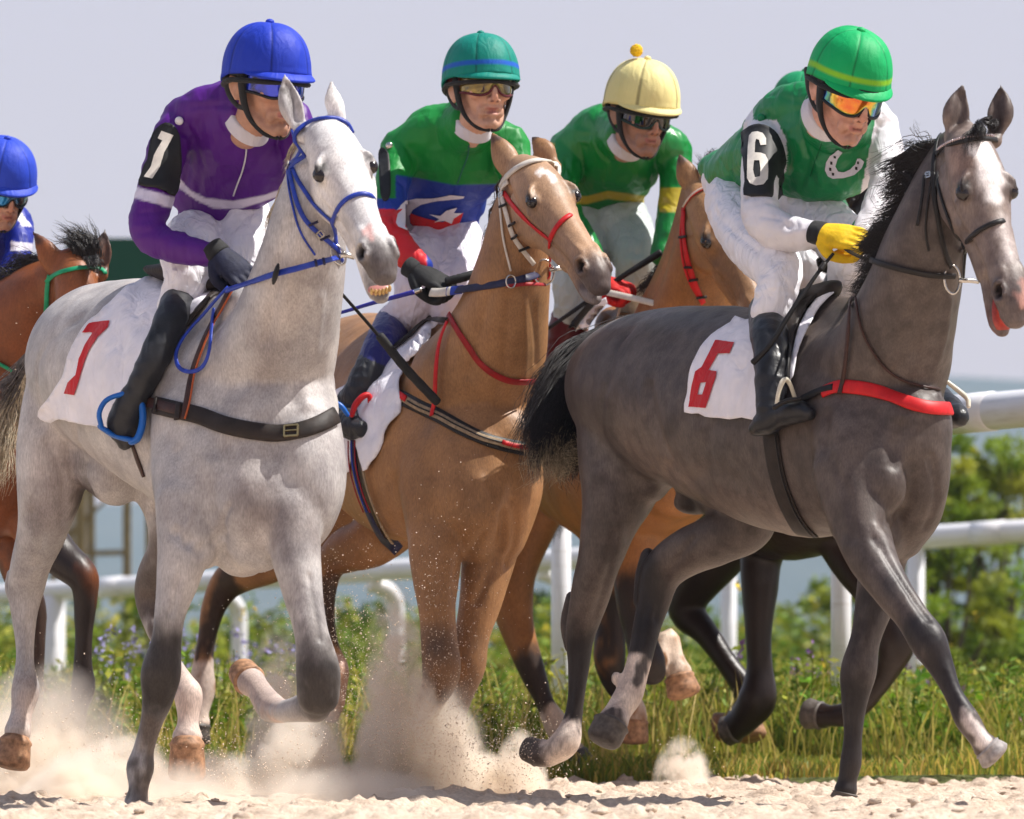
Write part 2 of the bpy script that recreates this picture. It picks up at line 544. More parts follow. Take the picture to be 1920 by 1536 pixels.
def tri2d(loops, step):
    verts, edges = [], []
    for L in loops:
        L = np.array(L, float); pts = []
        for a, b in zip(L, np.roll(L, -1, 0)):
            k = max(1, int(np.linalg.norm(b - a) / step))
            for i in range(k): pts.append(a + (b - a) * i / k)
        s = len(verts); verts += [tuple(p) for p in pts]
        edges += [(s + i, s + (i + 1) % len(pts)) for i in range(len(pts))]
    A = np.array(verts); x0, y0 = A.min(0); x1, y1 = A.max(0)
    for i, x in enumerate(np.arange(x0, x1, step)):
        for y in np.arange(y0 + (i % 2) * step / 2, y1, step):
            p = (x + .13, y + .07)
            if inside(p, loops) and np.min(np.sum((A - p) ** 2, 1)) > (step * .5) ** 2: verts.append(p)
    r = delaunay_2d_cdt([Vector(v) for v in verts], edges, [], 0, 1e-4)
    V2 = [tuple(v) for v in r[0]]
    T = [f for f in r[2] if inside(np.mean([V2[i] for i in f], 0), loops)]
    return V2, T

def smooth_poly(L, sub=4):
    A = np.array(L + [L[0]], float)
    B = np.vstack([A[-2], A, A[1]])
    C = crom(B, sub)
    return [tuple(q) for q in C[sub:-sub - 1]]

def decal(name, surfs, loops, mat, parent, off=.003, step=4.0, D0=16., wrinkle=0, seed=0, thick=0, sm=0, wfreq=(30, 6, 6), col=None):
    if not isinstance(surfs, (list, tuple)): surfs = [surfs]
    V2, T = tri2d(loops, step)
    P3, NN = [], []
    for q in V2:
        best = None
        for s in surfs:
            h, nn = s.hit(q[0], q[1], None)
            if h is not None and (best is None or h[1] < best[0][1]): best = (h, nn)
        if best is None:
            for s in surfs:
                h, nn = s.hit(q[0], q[1], D0)
                best = (P(q[0], q[1], h[1]), nn)
        P3.append(best[0]); NN.append(best[1])
    P3 = np.array(P3); NN = np.array(NN)
    nb = [[] for _ in P3]
    for f in T:
        for a, b in ((0, 1), (1, 2), (2, 0)): nb[f[a]].append(f[b]); nb[f[b]].append(f[a])
    for _ in range(sm):
        Q = P3.copy(); W = NN.copy()
        for i, l in enumerate(nb):
            if l: Q[i, 1] = .4 * P3[i, 1] + .6 * P3[l, 1].mean(); W[i] = .4 * NN[i] + .6 * NN[l].mean(0)
        P3, NN = Q, W
    NN /= np.linalg.norm(NN, axis=1)[:, None]
    o_ = off + (wrinkle * (vnoise(P3 * np.array(wfreq), 1, seed) + .5 * vnoise(P3 * np.array(wfreq), 2.3, seed + 1) + .6) if wrinkle else 0)
    # flip to face out
    P3 = P3 + NN * (o_[:, None] if wrinkle else off)
    Fc = []
    for f in T:
        n = np.cross(P3[f[1]] - P3[f[0]], P3[f[2]] - P3[f[0]])
        Fc.append(tuple(f) if n @ NN[f[0]] > 0 else tuple(reversed(f)))
    o = link(name, P3, Fc, mat, parent, True, col)
    if thick:
        m = o.modifiers.new('s', 'SOLIDIFY'); m.thickness = thick; m.offset = 1
    return o, (P3, Fc)

class Shell:
    "raycast target made of any triangles"
    def __init__(s, V, Fc): s.bvh = BVHTree.FromPolygons(np.asarray(V).tolist(), [tuple(f) for f in Fc])
    hit = Surf.hit
# ------------------------------------------------------------------ horse heads
def rotv(w):
    a = np.linalg.norm(w)
    if a < 1e-9: return np.eye(3)
    return np.array(Matrix.Rotation(a, 3, Vector(w / a)))

def fit_head(lm, px, D, s0=.6, init=(.5, 0, 0), wts=None):
    "place a head so that its landmarks (local) project on px; returns 4x4"
    lm = np.array(lm, float); px = np.array(px, float); wts = np.ones(len(lm)) if wts is None else np.array(wts)
    # head frame: +x picture left, +y down, +z to the camera
    B = np.array([[-1, 0, 0], [0, 0, -1], [0, -1, 0]], float)
    def mk(p):
        R = rotv(p[:3]) @ B
        M = np.eye(4); M[:3, :3] = R * p[3]; M[:3, 3] = P(p[4], p[5], D)
        return M
    def res(p):
        M = mk(p); Q = lm @ M[:3, :3].T + M[:3, 3]
        q = np.stack([960 + Q[:, 0] / Q[:, 1] * F, HZ - (Q[:, 2] - CZ) / Q[:, 1] * F], 1)
        return np.r_[((q - px) * wts[:, None]).ravel(), (p[3] - s0) * 900, (p[0] - init[0]) * 6, (p[1] - init[1]) * 6, (p[2] - init[2]) * 6]
    p = np.array([init[0], init[1], init[2], s0, px[0, 0], px[0, 1]], float)
    lam = 1.0
    r = res(p)
    for _ in range(80):
        J = np.stack([(res(p + np.eye(6)[k] * h) - r) / h for k, h in enumerate((1e-4, 1e-4, 1e-4, 1e-4, .01, .01))], 1)
        H = J.T @ J
        dp = np.linalg.solve(H + lam * np.diag(np.diag(H)), -J.T @ r)
        r2 = res(p + dp)
        if r2 @ r2 < r @ r: p = p + dp; r = r2; lam *= .4
        else: lam *= 3
    print('head fit', np.round(p, 3), 'residual px', np.round(r[:-4], 1))
    return mk(p)

LM = dict(poll=(0, .0, .03), eyeL=(.165, .345, .045), eyeR=(-.165, .345, .045), nosL=(.075, .885, .02), nosR=(-.075, .885, .02),
          lip=(0, 1.0, -.06), brow=(0, .11, .105), chin=(0, .95, -.17), jowl=(.10, .27, -.29))

def head_shape(mb, M, jaw=.0, thin=1.0):
    L = lambda st, **k: mb.ltube(M, st, **k)
    L([(0, -.01, -.06, .088, .085), (0, .08, -.04, .115, .115), (0, .18, -.035, .128, .13), (0, .29, -.04, .138, .128), (0, .38, -.05, .124, .118),
       (0, .50, -.052, .098, .108), (0, .62, -.050, .083, .096), (0, .74, -.046, .077, .088), (0, .85, -.046, .082, .086), (0, .93, -.058, .078, .076), (0, .98, -.075, .06, .055)], ring=24)
    # jaw and round cheek
    c, s_ = math.cos(jaw), math.sin(jaw)
    def J(y, z):   # lower jaw swings about (.45, -.12)
        dy, dz = y - .42, z + .12
        w = sstep((y - .42) / .25)
        return (y * (1 - w) + (.42 + dy * c + dz * s_) * w, z * (1 - w) + (-.12 - dy * s_ + dz * c) * w)
    for sg in (1, -1):
        st = []
        for y, z, a, b, x in ((.10, -.15, .045, .09, .055), (.20, -.185, .055, .125, .062), (.30, -.18, .055, .125, .060), (.40, -.155, .045, .10, .050), (.54, -.145, .040, .075, .040), (.68, -.135, .036, .058, .030)):
            yy, zz = J(y, z); st.append((x * sg, yy, zz, a, b))
        L(st)
        L([(.125 * sg, .36, -.05, .020, .02), (.105 * sg, .45, -.062, .018, .018), (.078 * sg, .56, -.06, .014, .014)])   # facial crest
        mb.lell(M, (.104 * sg, .335, .010), (.040, .060, .044))       # orbit
        L([(.095 * sg, .27, .060, .014), (.128 * sg, .315, .055, .012), (.140 * sg, .36, .042, .009)])                    # brow ridge
        mb.lell(M, (.066 * sg, .875, -.022), (.034, .066, .052))     # nostril wing
        mb.lell(M, (.045 * sg, .80, .0), (.026, .08, .04))
    st = []
    for y, z, a, b in ((.62, -.140, .055, .052), (.76, -.145, .056, .042), (.86, -.150, .058, .040), (.93, -.152, .054, .038), (.965, -.148, .036, .026)):
        yy, zz = J(y, z); st.append((0, yy, zz, a, b))
    L(st)
    yy, zz = J(.90, -.165); mb.lell(M, (0, yy, zz), (.044, .045, .032))
    mb.lell(M, (0, .955, -.078), (.072, .045, .052))                  # upper lip
    return J

def MP(M, p): return np.asarray(p) @ M[:3, :3].T + M[:3, 3]

def ear_shape(mb, base, tip, w, d0, d1, Y0, bow=0):
    (bx, by), (tx, ty) = base, tip
    n = 7; st = []
    prof = [.62, .8, 1.0, .98, .78, .45, .10]
    nx, ny = -(ty - by), tx - bx; L = math.hypot(nx, ny); nx /= L; ny /= L
    for i in range(n):
        t = i / (n - 1); o = bow * math.sin(t * math.pi)
        st.append((bx + (tx - bx) * t + nx * o, by + (ty - by) * t + ny * o, d0 + (d1 - d0) * t, max(w * prof[i], 2.5), max(w * prof[i] * .62, 2.5)))
    bx2, by2 = bx - (tx - bx) * .16, by - (ty - by) * .16
    mb.tube([(bx2, by2, d0 - .01, w * .6, w * .6)] + st, capf=(1, .5))

HORSES = {}
m_eye = m_plain('horse_eye', (.010, .005, .004), rough=.16, spec=.5, var=.3, nscale=90, bstr=0, coat=.25)
m_hoof_d = m_plain('dark_hoof', (.10, .085, .075), rough=.55, var=.35, nscale=60, bstr=.4, bdist=.004)
m_hoof_l = m_plain('pale_hoof', (.33, .18, .10), rough=.6, var=.55, nscale=50, bstr=.4, bdist=.004)

m_hoof_g = m_plain('grey_hoof', (.30, .27, .26), rough=.6, var=.35, nscale=50, bstr=.4, bdist=.004)
def hoof_mesh(mb, Y0, q):
    "q = (px, py, d) coronet, (px, py, d) ground end, r0, r1 px"
    A = P(q[0][0], q[0][1], Y0 + q[0][2]); B = P(q[1][0], q[1][1], Y0 + q[1][2])
    k = (Y0 + q[0][2]) / F; r0, r1 = q[2] * k, q[3] * k
    t = np.array([-.12, 0, .07, .16, .5, .85, .97])[:, None]; C = A * (1 - t) + B * t
    rr = np.array([r0 * .82, r0 * 1.0, r0 * 1.06, r0 * .99, (r0 + r1) / 2, r1 * .99, r1 * .90])
    T = B - A; ref = np.cross(T, (0, 1.0, 0))
    if np.linalg.norm(ref) < 1e-4: ref = np.array([1.0, 0, 0])
    V, Fc = loft3(C, rr, rr * 1.1, ref, 24, (.3, .22))
    mb.add(V, Fc)

def horse(key, label, Y0, body, lm, head, ears, base, marks, hooves, fur, vox=.007, jaw=.02, init=(.5, 0, 0), facecol=None,
          muzzle=None, gro=(), s0=.6, nostril=True, eyes=('L', 'R'), carves=(), amp=.003):
    mb = MB(Y0)
    for st in body:
        if st[0] == 'e': mb.ell(*st[1:])
        else: mb.tube(st)
    D = Y0 + head
    names = list(lm); M = fit_head([LM[n] for n in names], [lm[n] for n in names], D, s0, init)
    J = head_shape(mb, M, jaw)
    for e in ears: ear_shape(mb, e[0], e[1], e[2], e[3], e[4], Y0, e[6] if len(e) > 6 else 0)
    S = Surf(mb, vox)
    hc = MP(M, (0, .5, -.08)); sc = np.linalg.norm(M[:3, 0])
    dh = seg_dist(S.V, MP(M, (0, .05, -.05)), MP(M, (0, .95, -.06)))
    wh = .35 + .65 * sstep((dh - .28 * sc) / (.2 * sc))
    low = S.V[:, 2]
    S.smooth(8, w=wh * (.42 + .58 * sstep((low - .60) / .25)))
    S.smooth(34, w=sstep((low - .55) / .4) * sstep((dh - .3 * sc) / (.2 * sc)), lam=.65, mu=-.40)
    amt = amp * (vnoise(S.V * np.array([1, 1, .6]), 9, 3) + .6 * vnoise(S.V * np.array([1, 1, .5]), 21, 5)) * np.clip((dh - .2 * sc) / .3, .15, 1)
    S.push(amt)
    R = M[:3, :3] / sc
    for sg in (1, -1):
        # eyelid fold, crease over the eye, cheek edge, face vein
        e = lambda p: MP(M, (p[0] * sg, p[1], p[2]))
        S.groove([e((.10, .26, .075)), e((.135, .30, .085)), e((.15, .35, .075))], .010, .004)
        S.groove([e((.16, .30, -.02)), e((.145, .40, -.02)), e((.115, .48, .0))], .014, .006)
        S.groove([e((.09, .44, -.11)), e((.10, .38, -.20)), e((.10, .28, -.27)), e((.08, .18, -.27))], .014, -.004)
        S.groove([e((.08, .48, -.10)), e((.06, .6, -.11)), e((.05, .72, -.10))], .012, .006)
        S.groove([e((.075, .55, -.01)), e((.06, .68, .01)), e((.05, .78, .015))], .010, -.003)
        # nostril: carved hollow with a raised rim
        if nostril:
            c = e((.078, .882, -.004)); out = MP(M, (.078 * sg + .1 * sg, .95, .03)) - MP(M, (.078 * sg, .882, 0))
            ax = np.array([R @ np.array([.75 * sg, .25, .6]), R @ np.array([-.2 * sg, .95, -.25]), R @ np.array([0, .3, 1])])
            ax = np.linalg.svd(ax)[0] @ np.linalg.svd(ax)[2]
            S.carve(c, ax, np.array([.045, .036, .025]) * sc * 1.15, R @ np.array([-.9 * sg, -.55, -.35]))
            ring = [c + R @ (np.array([.0, .036 * math.cos(t), .030 * math.sin(t)])) * sc * 1.25 for t in np.linspace(0, 6.28, 14)]
            S.groove(ring, .009, -.003)
    # mouth line
    for sg in (1, -1):
        S.groove([MP(M, (.05 * sg, .74, -.105)), MP(M, (.066 * sg, .84, -.10)), MP(M, (.06 * sg, .93, -.105)), MP(M, (.0, 1.0, -.11))], .010, .012)
    for e in ears:
        (bx, by), (tx, ty), w, d0, d1 = e[0], e[1], e[2], e[3], e[4]
        if e[5] is None: continue
        side = e[5]       # (dx) px shift of the hollow
        pts = [P(bx + (tx - bx) * t + side * math.sin(t * 3.14), by + (ty - by) * t, Y0 + d0 + (d1 - d0) * t - .62 * w * D / F) for t in (.18, .4, .6, .8)]
        r = w * D / F * .62
        d = poly_dist(S.V, pts)
        S.V[:, 1] += np.where(d < r * 1.6, r * .95 * np.exp(-(d / (r * .8)) ** 2), 0)
    for g in gro:
        pts = []
        for q in g[0]:
            h, _ = S.hit(q[0], q[1], Y0)
            pts.append(h)
        S.groove(np.array(pts), g[1], g[2] * 1.15)
    S.smooth(3, w=.25 + .75 * sstep((dh - .25 * sc) / (.2 * sc)) if len(dh) == len(S.V) else None)
    S._bvh = None
    # colours
    V = S.V
    col = np.tile(np.asarray(base, float), (len(V), 1))
    def seg3(q):
        return P(q[0], q[1], Y0 + q[2])
    if facecol is not None:
        w = 1 - sstep((seg_dist(V, MP(M, (0, .1, .02)), MP(M, (0, .75, .02))) / sc - .19) / .16)
        col = col * (1 - w[:, None]) + np.asarray(facecol) * w[:, None]
    lst = []
    if muzzle is not None:
        lst.append((MP(M, (0, .93, -.08)), MP(M, (0, 1.0, -.12)), .20 * sc, muzzle, .55, 1.0))
    for m in marks:
        A, B, r, c, soft, st = m
        A = MP(M, A[1:]) if A[0] == 'h' else seg3(A); B = MP(M, B[1:]) if B[0] == 'h' else seg3(B)
        lst.append((A, B, r, c, soft, st))
    for sg in (1, -1):
        ec = MP(M, (.138 * sg, .345, .025))
        lst.append((ec, ec, .085 * sc, np.asarray(facecol if facecol is not None else base) * .30, .6, .8)); lst.append((ec, ec, .052 * sc, (.015, .010, .009), .4, .9))
        c = MP(M, (.062 * sg, .882, -.008)); lst.append((c, c, .042 * sc, (.008, .006, .006), .35, 1))
        lst.append((MP(M, (.06 * sg, .78, -.105)), MP(M, (0, .995, -.112)), .016 * sc, (.02, .012, .012), .6, .9))
    V0 = V + vnoise(V, 26, 9)[:, None] * .012 + vnoise(V * np.array([1, 1, .4]), 80, 11)[:, None] * .010
    c2 = blobs(V0, (0, 0, 0), [])
    cc = col
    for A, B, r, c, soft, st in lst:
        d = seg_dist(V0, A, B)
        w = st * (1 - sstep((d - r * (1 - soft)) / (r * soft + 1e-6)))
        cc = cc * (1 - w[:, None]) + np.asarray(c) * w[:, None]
    for e in ears:
        if e[5] is None: continue
        (bx, by), (tx, ty), w, d0, d1 = e[:5]
        A = P(bx + e[5], by, Y0 + d0 - .62 * w * D / F); B = P(bx + (tx - bx) * .8 + e[5] * .5, by + (ty - by) * .8, Y0 + d1 - .5 * w * D / F)
        d = seg_dist(V0, A, B); r = w * D / F * .75
        wt = .8 * (1 - sstep((d - r * .4) / (r * .6)))
        cc = cc * (1 - wt[:, None]) + np.asarray((.07, .05, .045)) * wt[:, None]
    root = thing('horse', label, 'horse', 'racing horses')
    o = link('body', S.V, S.Q, fur, root, True, np.clip(cc, 0, 1))
    for sg, nm in ((1, 'L'), (-1, 'R')):
        if nm not in eyes: continue
        eb = MB(Y0); eb.lell(M, (.120 * sg, .350, .018), (.035, .040, .032)); eb.build('eye', m_eye, root)
    for i, h in enumerate(hooves):
        hb = MB(Y0); hoof_mesh(hb, Y0, h)
        hb.build('hoof', (m_hoof_d, m_hoof_l, m_hoof_g)[h[4]], root)
    HORSES[key] = dict(S=S, M=M, root=root, Y0=Y0, J=J, D=D)
    return HORSES[key]

m_lid = {'d': m_plain('dark_eyelid', (.03, .022, .02), rough=.4), 'w': m_plain('grey_eyelid', (.22, .19, .18), rough=.45),
         'p': m_plain('brown_eyelid', (.09, .055, .035), rough=.45)}

# ------------------------------------------------------------------ horse: light grey, number 7
fur_w = m_fur('light_grey_coat', .55, 12, (.64, .61, .62))
W = (.49, .477, .475); WD = (.24, .215, .205); WK = (.026, .021, .019)
m_lid['white'] = m_lid['w']
Hw = horse('white', 'light grey horse with blue bridle and red 7 on its white saddlecloth, teeth showing', 15.0,
  body=[
    [(128, 722, .78, 60, 55), (146, 705, .65, 112, 96), (182, 688, .47, 150, 140), (238, 694, .27, 172, 165), (310, 720, .05, 196, 176), (395, 758, -.2, 210, 172), (462, 790, -.42, 205, 150), (500, 815, -.55, 165, 120)],
    # chest
    [(430, 800, -.45, 150, 120), (445, 900, -.55, 135, 110), (455, 985, -.60, 100, 80), (455, 1035, -.6, 55, 50)],
    [(560, 800, -.6, 80, 80), (575, 890, -.66, 76, 80), (572, 965, -.68, 62, 66), (560, 1015, -.66, 42, 44)],
    [(385, 820, -.45, 105, 90), (375, 930, -.58, 88, 80), (372, 1010, -.60, 62, 60)],
    [(500, 870, -.62, 100, 90), (495, 960, -.70, 85, 70), (480, 1030, -.68, 55, 45)],
    # neck
    [(400, 760, -.25, 120, 95), (470, 735, -.42, 148, 110), (517, 665, -.55, 116, 110), (545, 580, -.64, 98, 98), (566, 490, -.70, 84, 88), (580, 405, -.72, 70, 82), (592, 330, -.70, 55, 72), (605, 265, -.68, 42, 52)],
    [(300, 600, .0, 60, 50), (390, 625, -.3, 62, 48), (470, 600, -.5, 70, 50)],
    # near hind
    [(140, 700, .45, 84, 84), (112, 785, .42, 76, 84), (100, 850, .40, 70, 80), (92, 925, .39, 62, 66), (78, 995, .41, 47, 48), (60, 1050, .46, 38, 38), (49, 1105, .5, 34, 30), (46, 1160, .5, 23, 24), (47, 1225, .48, 17, 19), (47, 1262, .47, 20, 21), (48, 1296, .46, 27, 27), (41, 1338, .44, 21, 22), (34, 1372, .42, 27, 28)],
    [(22, 1075, .56, 10, 12), (20, 1105, .57, 11, 14), (33, 1140, .55, 11, 12)],
    # far hind
    [(180, 780, .5, 80, 70), (178, 860, .36, 52, 60), (215, 900, .28, 50, 55)],
    [(260, 830, .5, 60, 60), (320, 930, .3, 62, 60), (322, 1020, .3, 44, 46), (290, 1085, .36, 34, 34), (284, 1125, .38, 30, 28), (296, 1180, .34, 22, 22), (320, 1235, .28, 17, 19), (343, 1280, .22, 22, 22), (352, 1305, .2, 28, 27), (352, 1352, .18, 20, 22), (351, 1380, .17, 29, 28)],
    # fore on the ground
    [(352, 940, -.62, 62, 60), (345, 1020, -.66, 50, 48), (333, 1085, -.68, 41, 42), (318, 1150, -.70, 30, 33), (311, 1205, -.70, 29, 30), (302, 1262, -.70, 37, 34), (295, 1310, -.68, 29, 28), (283, 1358, -.66, 20, 21), (270, 1405, -.64, 19, 20), (263, 1440, -.64, 26, 26), (260, 1478, -.64, 19, 20), (256, 1505, -.64, 24, 26)],
    # lifted fore
    [(545, 960, -.72, 60, 60), (556, 1045, -.78, 47, 46), (570, 1120, -.82, 37, 38), (584, 1190, -.86, 33, 34), (595, 1255, -.88, 42, 38), (596, 1305, -.87, 41, 38)],
    [(592, 1322, -.84, 34, 30), (558, 1330, -.76, 24, 26), (532, 1334, -.66, 22, 24), (508, 1326, -.58, 29, 28), (486, 1294, -.52, 23, 24), (472, 1280, -.48, 28, 28)],
    ('e', 372, 1030, -.66, 34, 40, 30),
  ],
  lm=dict(eyeL=(579, 332), eyeR=(717, 305), nosL=(688, 463), poll=(606, 216), lip=(716, 512), brow=(622, 232), nosR=(738, 455)), head=-.85,
  ears=[((562, 240), (533, 136), 23, -.83, -.80, 2, -5), ((640, 228), (621, 150), 18, -.84, -.80, None, -5)],
  base=W, facecol=(.75, .745, .745), muzzle=(.11, .095, .095), jaw=.17,
  marks=[
    ((307, 1225, -.74), (298, 1300, -.72), .150, WK, .80, .97), ((285, 1350, -.66), (262, 1500, -.64), .05, (.13, .105, .09), .5, .9), ((264, 1440, -.64), (262, 1450, -.64), .055, (.05, .042, .04), .6, .8),
    ((596, 1262, -.92), (598, 1312, -.90), .145, WK, .75, .97), ((578, 1130, -.84), (592, 1220, -.9), .060, (.10, .09, .09), .8, .85),
    ((540, 1335, -.65), (470, 1285, -.5), .07, (.62, .50, .44), .5, .9),
    ((20, 1085, .56), (30, 1100, .5), .05, WD, .9, .6), ((60, 950, .3), (70, 1000, .3), .06, WD, .9, .6), ((46, 1150, .4), (47, 1180, .4), .035, (.12, .11, .11), .9, .7),
    ((270, 1130, .35), (330, 1010, .25), .10, (.10, .08, .07), .6, .9), ((290, 1120, .36), (310, 1200, .30), .06, (.12, .095, .085), .6, .9),
    ((352, 1270, .2), (352, 1400, .17), .075, (.62, .50, .44), .4, .85), ((45, 1300, .46), (35, 1390, .42), .07, (.58, .46, .40), .5, .6),
    ((176, 880, .36), (180, 930, .36), .12, (.05, .035, .03), .5, .95),
    ((150, 560, .3), (300, 520, 0), .16, (.52, .49, .47), .95, .8), ((110, 620, .5), (140, 720, .3), .13, (.30, .27, .27), .9, .7), ((110, 860, .3), (100, 960, .3), .12, (.34, .29, .29), .9, .6),  # first mark: sunlit top of the rump painted lighter
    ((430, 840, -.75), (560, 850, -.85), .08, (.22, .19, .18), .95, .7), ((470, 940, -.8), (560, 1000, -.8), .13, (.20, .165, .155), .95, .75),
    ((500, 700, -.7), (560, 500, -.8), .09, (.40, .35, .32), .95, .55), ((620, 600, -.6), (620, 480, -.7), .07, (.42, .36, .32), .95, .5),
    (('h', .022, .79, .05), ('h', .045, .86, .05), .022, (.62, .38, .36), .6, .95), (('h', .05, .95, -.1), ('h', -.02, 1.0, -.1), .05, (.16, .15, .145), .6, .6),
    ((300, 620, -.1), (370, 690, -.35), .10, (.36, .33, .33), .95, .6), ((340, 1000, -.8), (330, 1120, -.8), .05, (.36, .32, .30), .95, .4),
  ],
  hooves=[((30, 1388, .41), (20, 1438, .40), 30, 36, 1), ((351, 1392, .16), (350, 1462, .16), 32, 36, 1), ((256, 1512, -.64), (254, 1522, -.64), 26, 30, 0), ((468, 1277, -.46), (452, 1256, -.42), 30, 28, 1)],
  fur=fur_w, gro=[
    ([(290, 960), (330, 1000), (375, 1035), (420, 1000)], .018, .010), ([(500, 870), (505, 950), (490, 1010)], .045, .007),
    ([(272, 760), (275, 860), (290, 960)], .03, .012), ([(330, 850), (335, 930), (360, 1010)], .022, .007), ([(400, 870), (415, 960), (390, 1020)], .02, -.006),
    ([(60, 960), (80, 1000), (70, 1060)], .012, .005), ([(545, 420), (520, 520), (500, 640)], .02, .007), ([(600, 560), (590, 660), (575, 760)], .02, -.006), ([(560, 520), (552, 640), (545, 750)], .022, .006),
    ([(140, 800), (160, 870), (168, 920)], .02, .008), ([(55, 1160), (54, 1220), (52, 1260)], .006, .004), ([(292, 1330), (278, 1375), (266, 1410)], .006, .004), ([(350, 1020), (335, 1090), (322, 1150)], .008, .005), ([(580, 1080), (592, 1140), (600, 1200)], .008, .005), ([(100, 560), (70, 680), (75, 800)], .02, .005), ([(370, 880), (365, 950), (340, 1010)], .006, -.003), ([(430, 950), (400, 1020), (385, 1070)], .010, .006), ([(90, 830), (120, 900), (115, 980)], .012, .005), ([(60, 1000), (75, 1040), (60, 1080)], .006, -.003)],
  init=(-.75, -.27, .15))

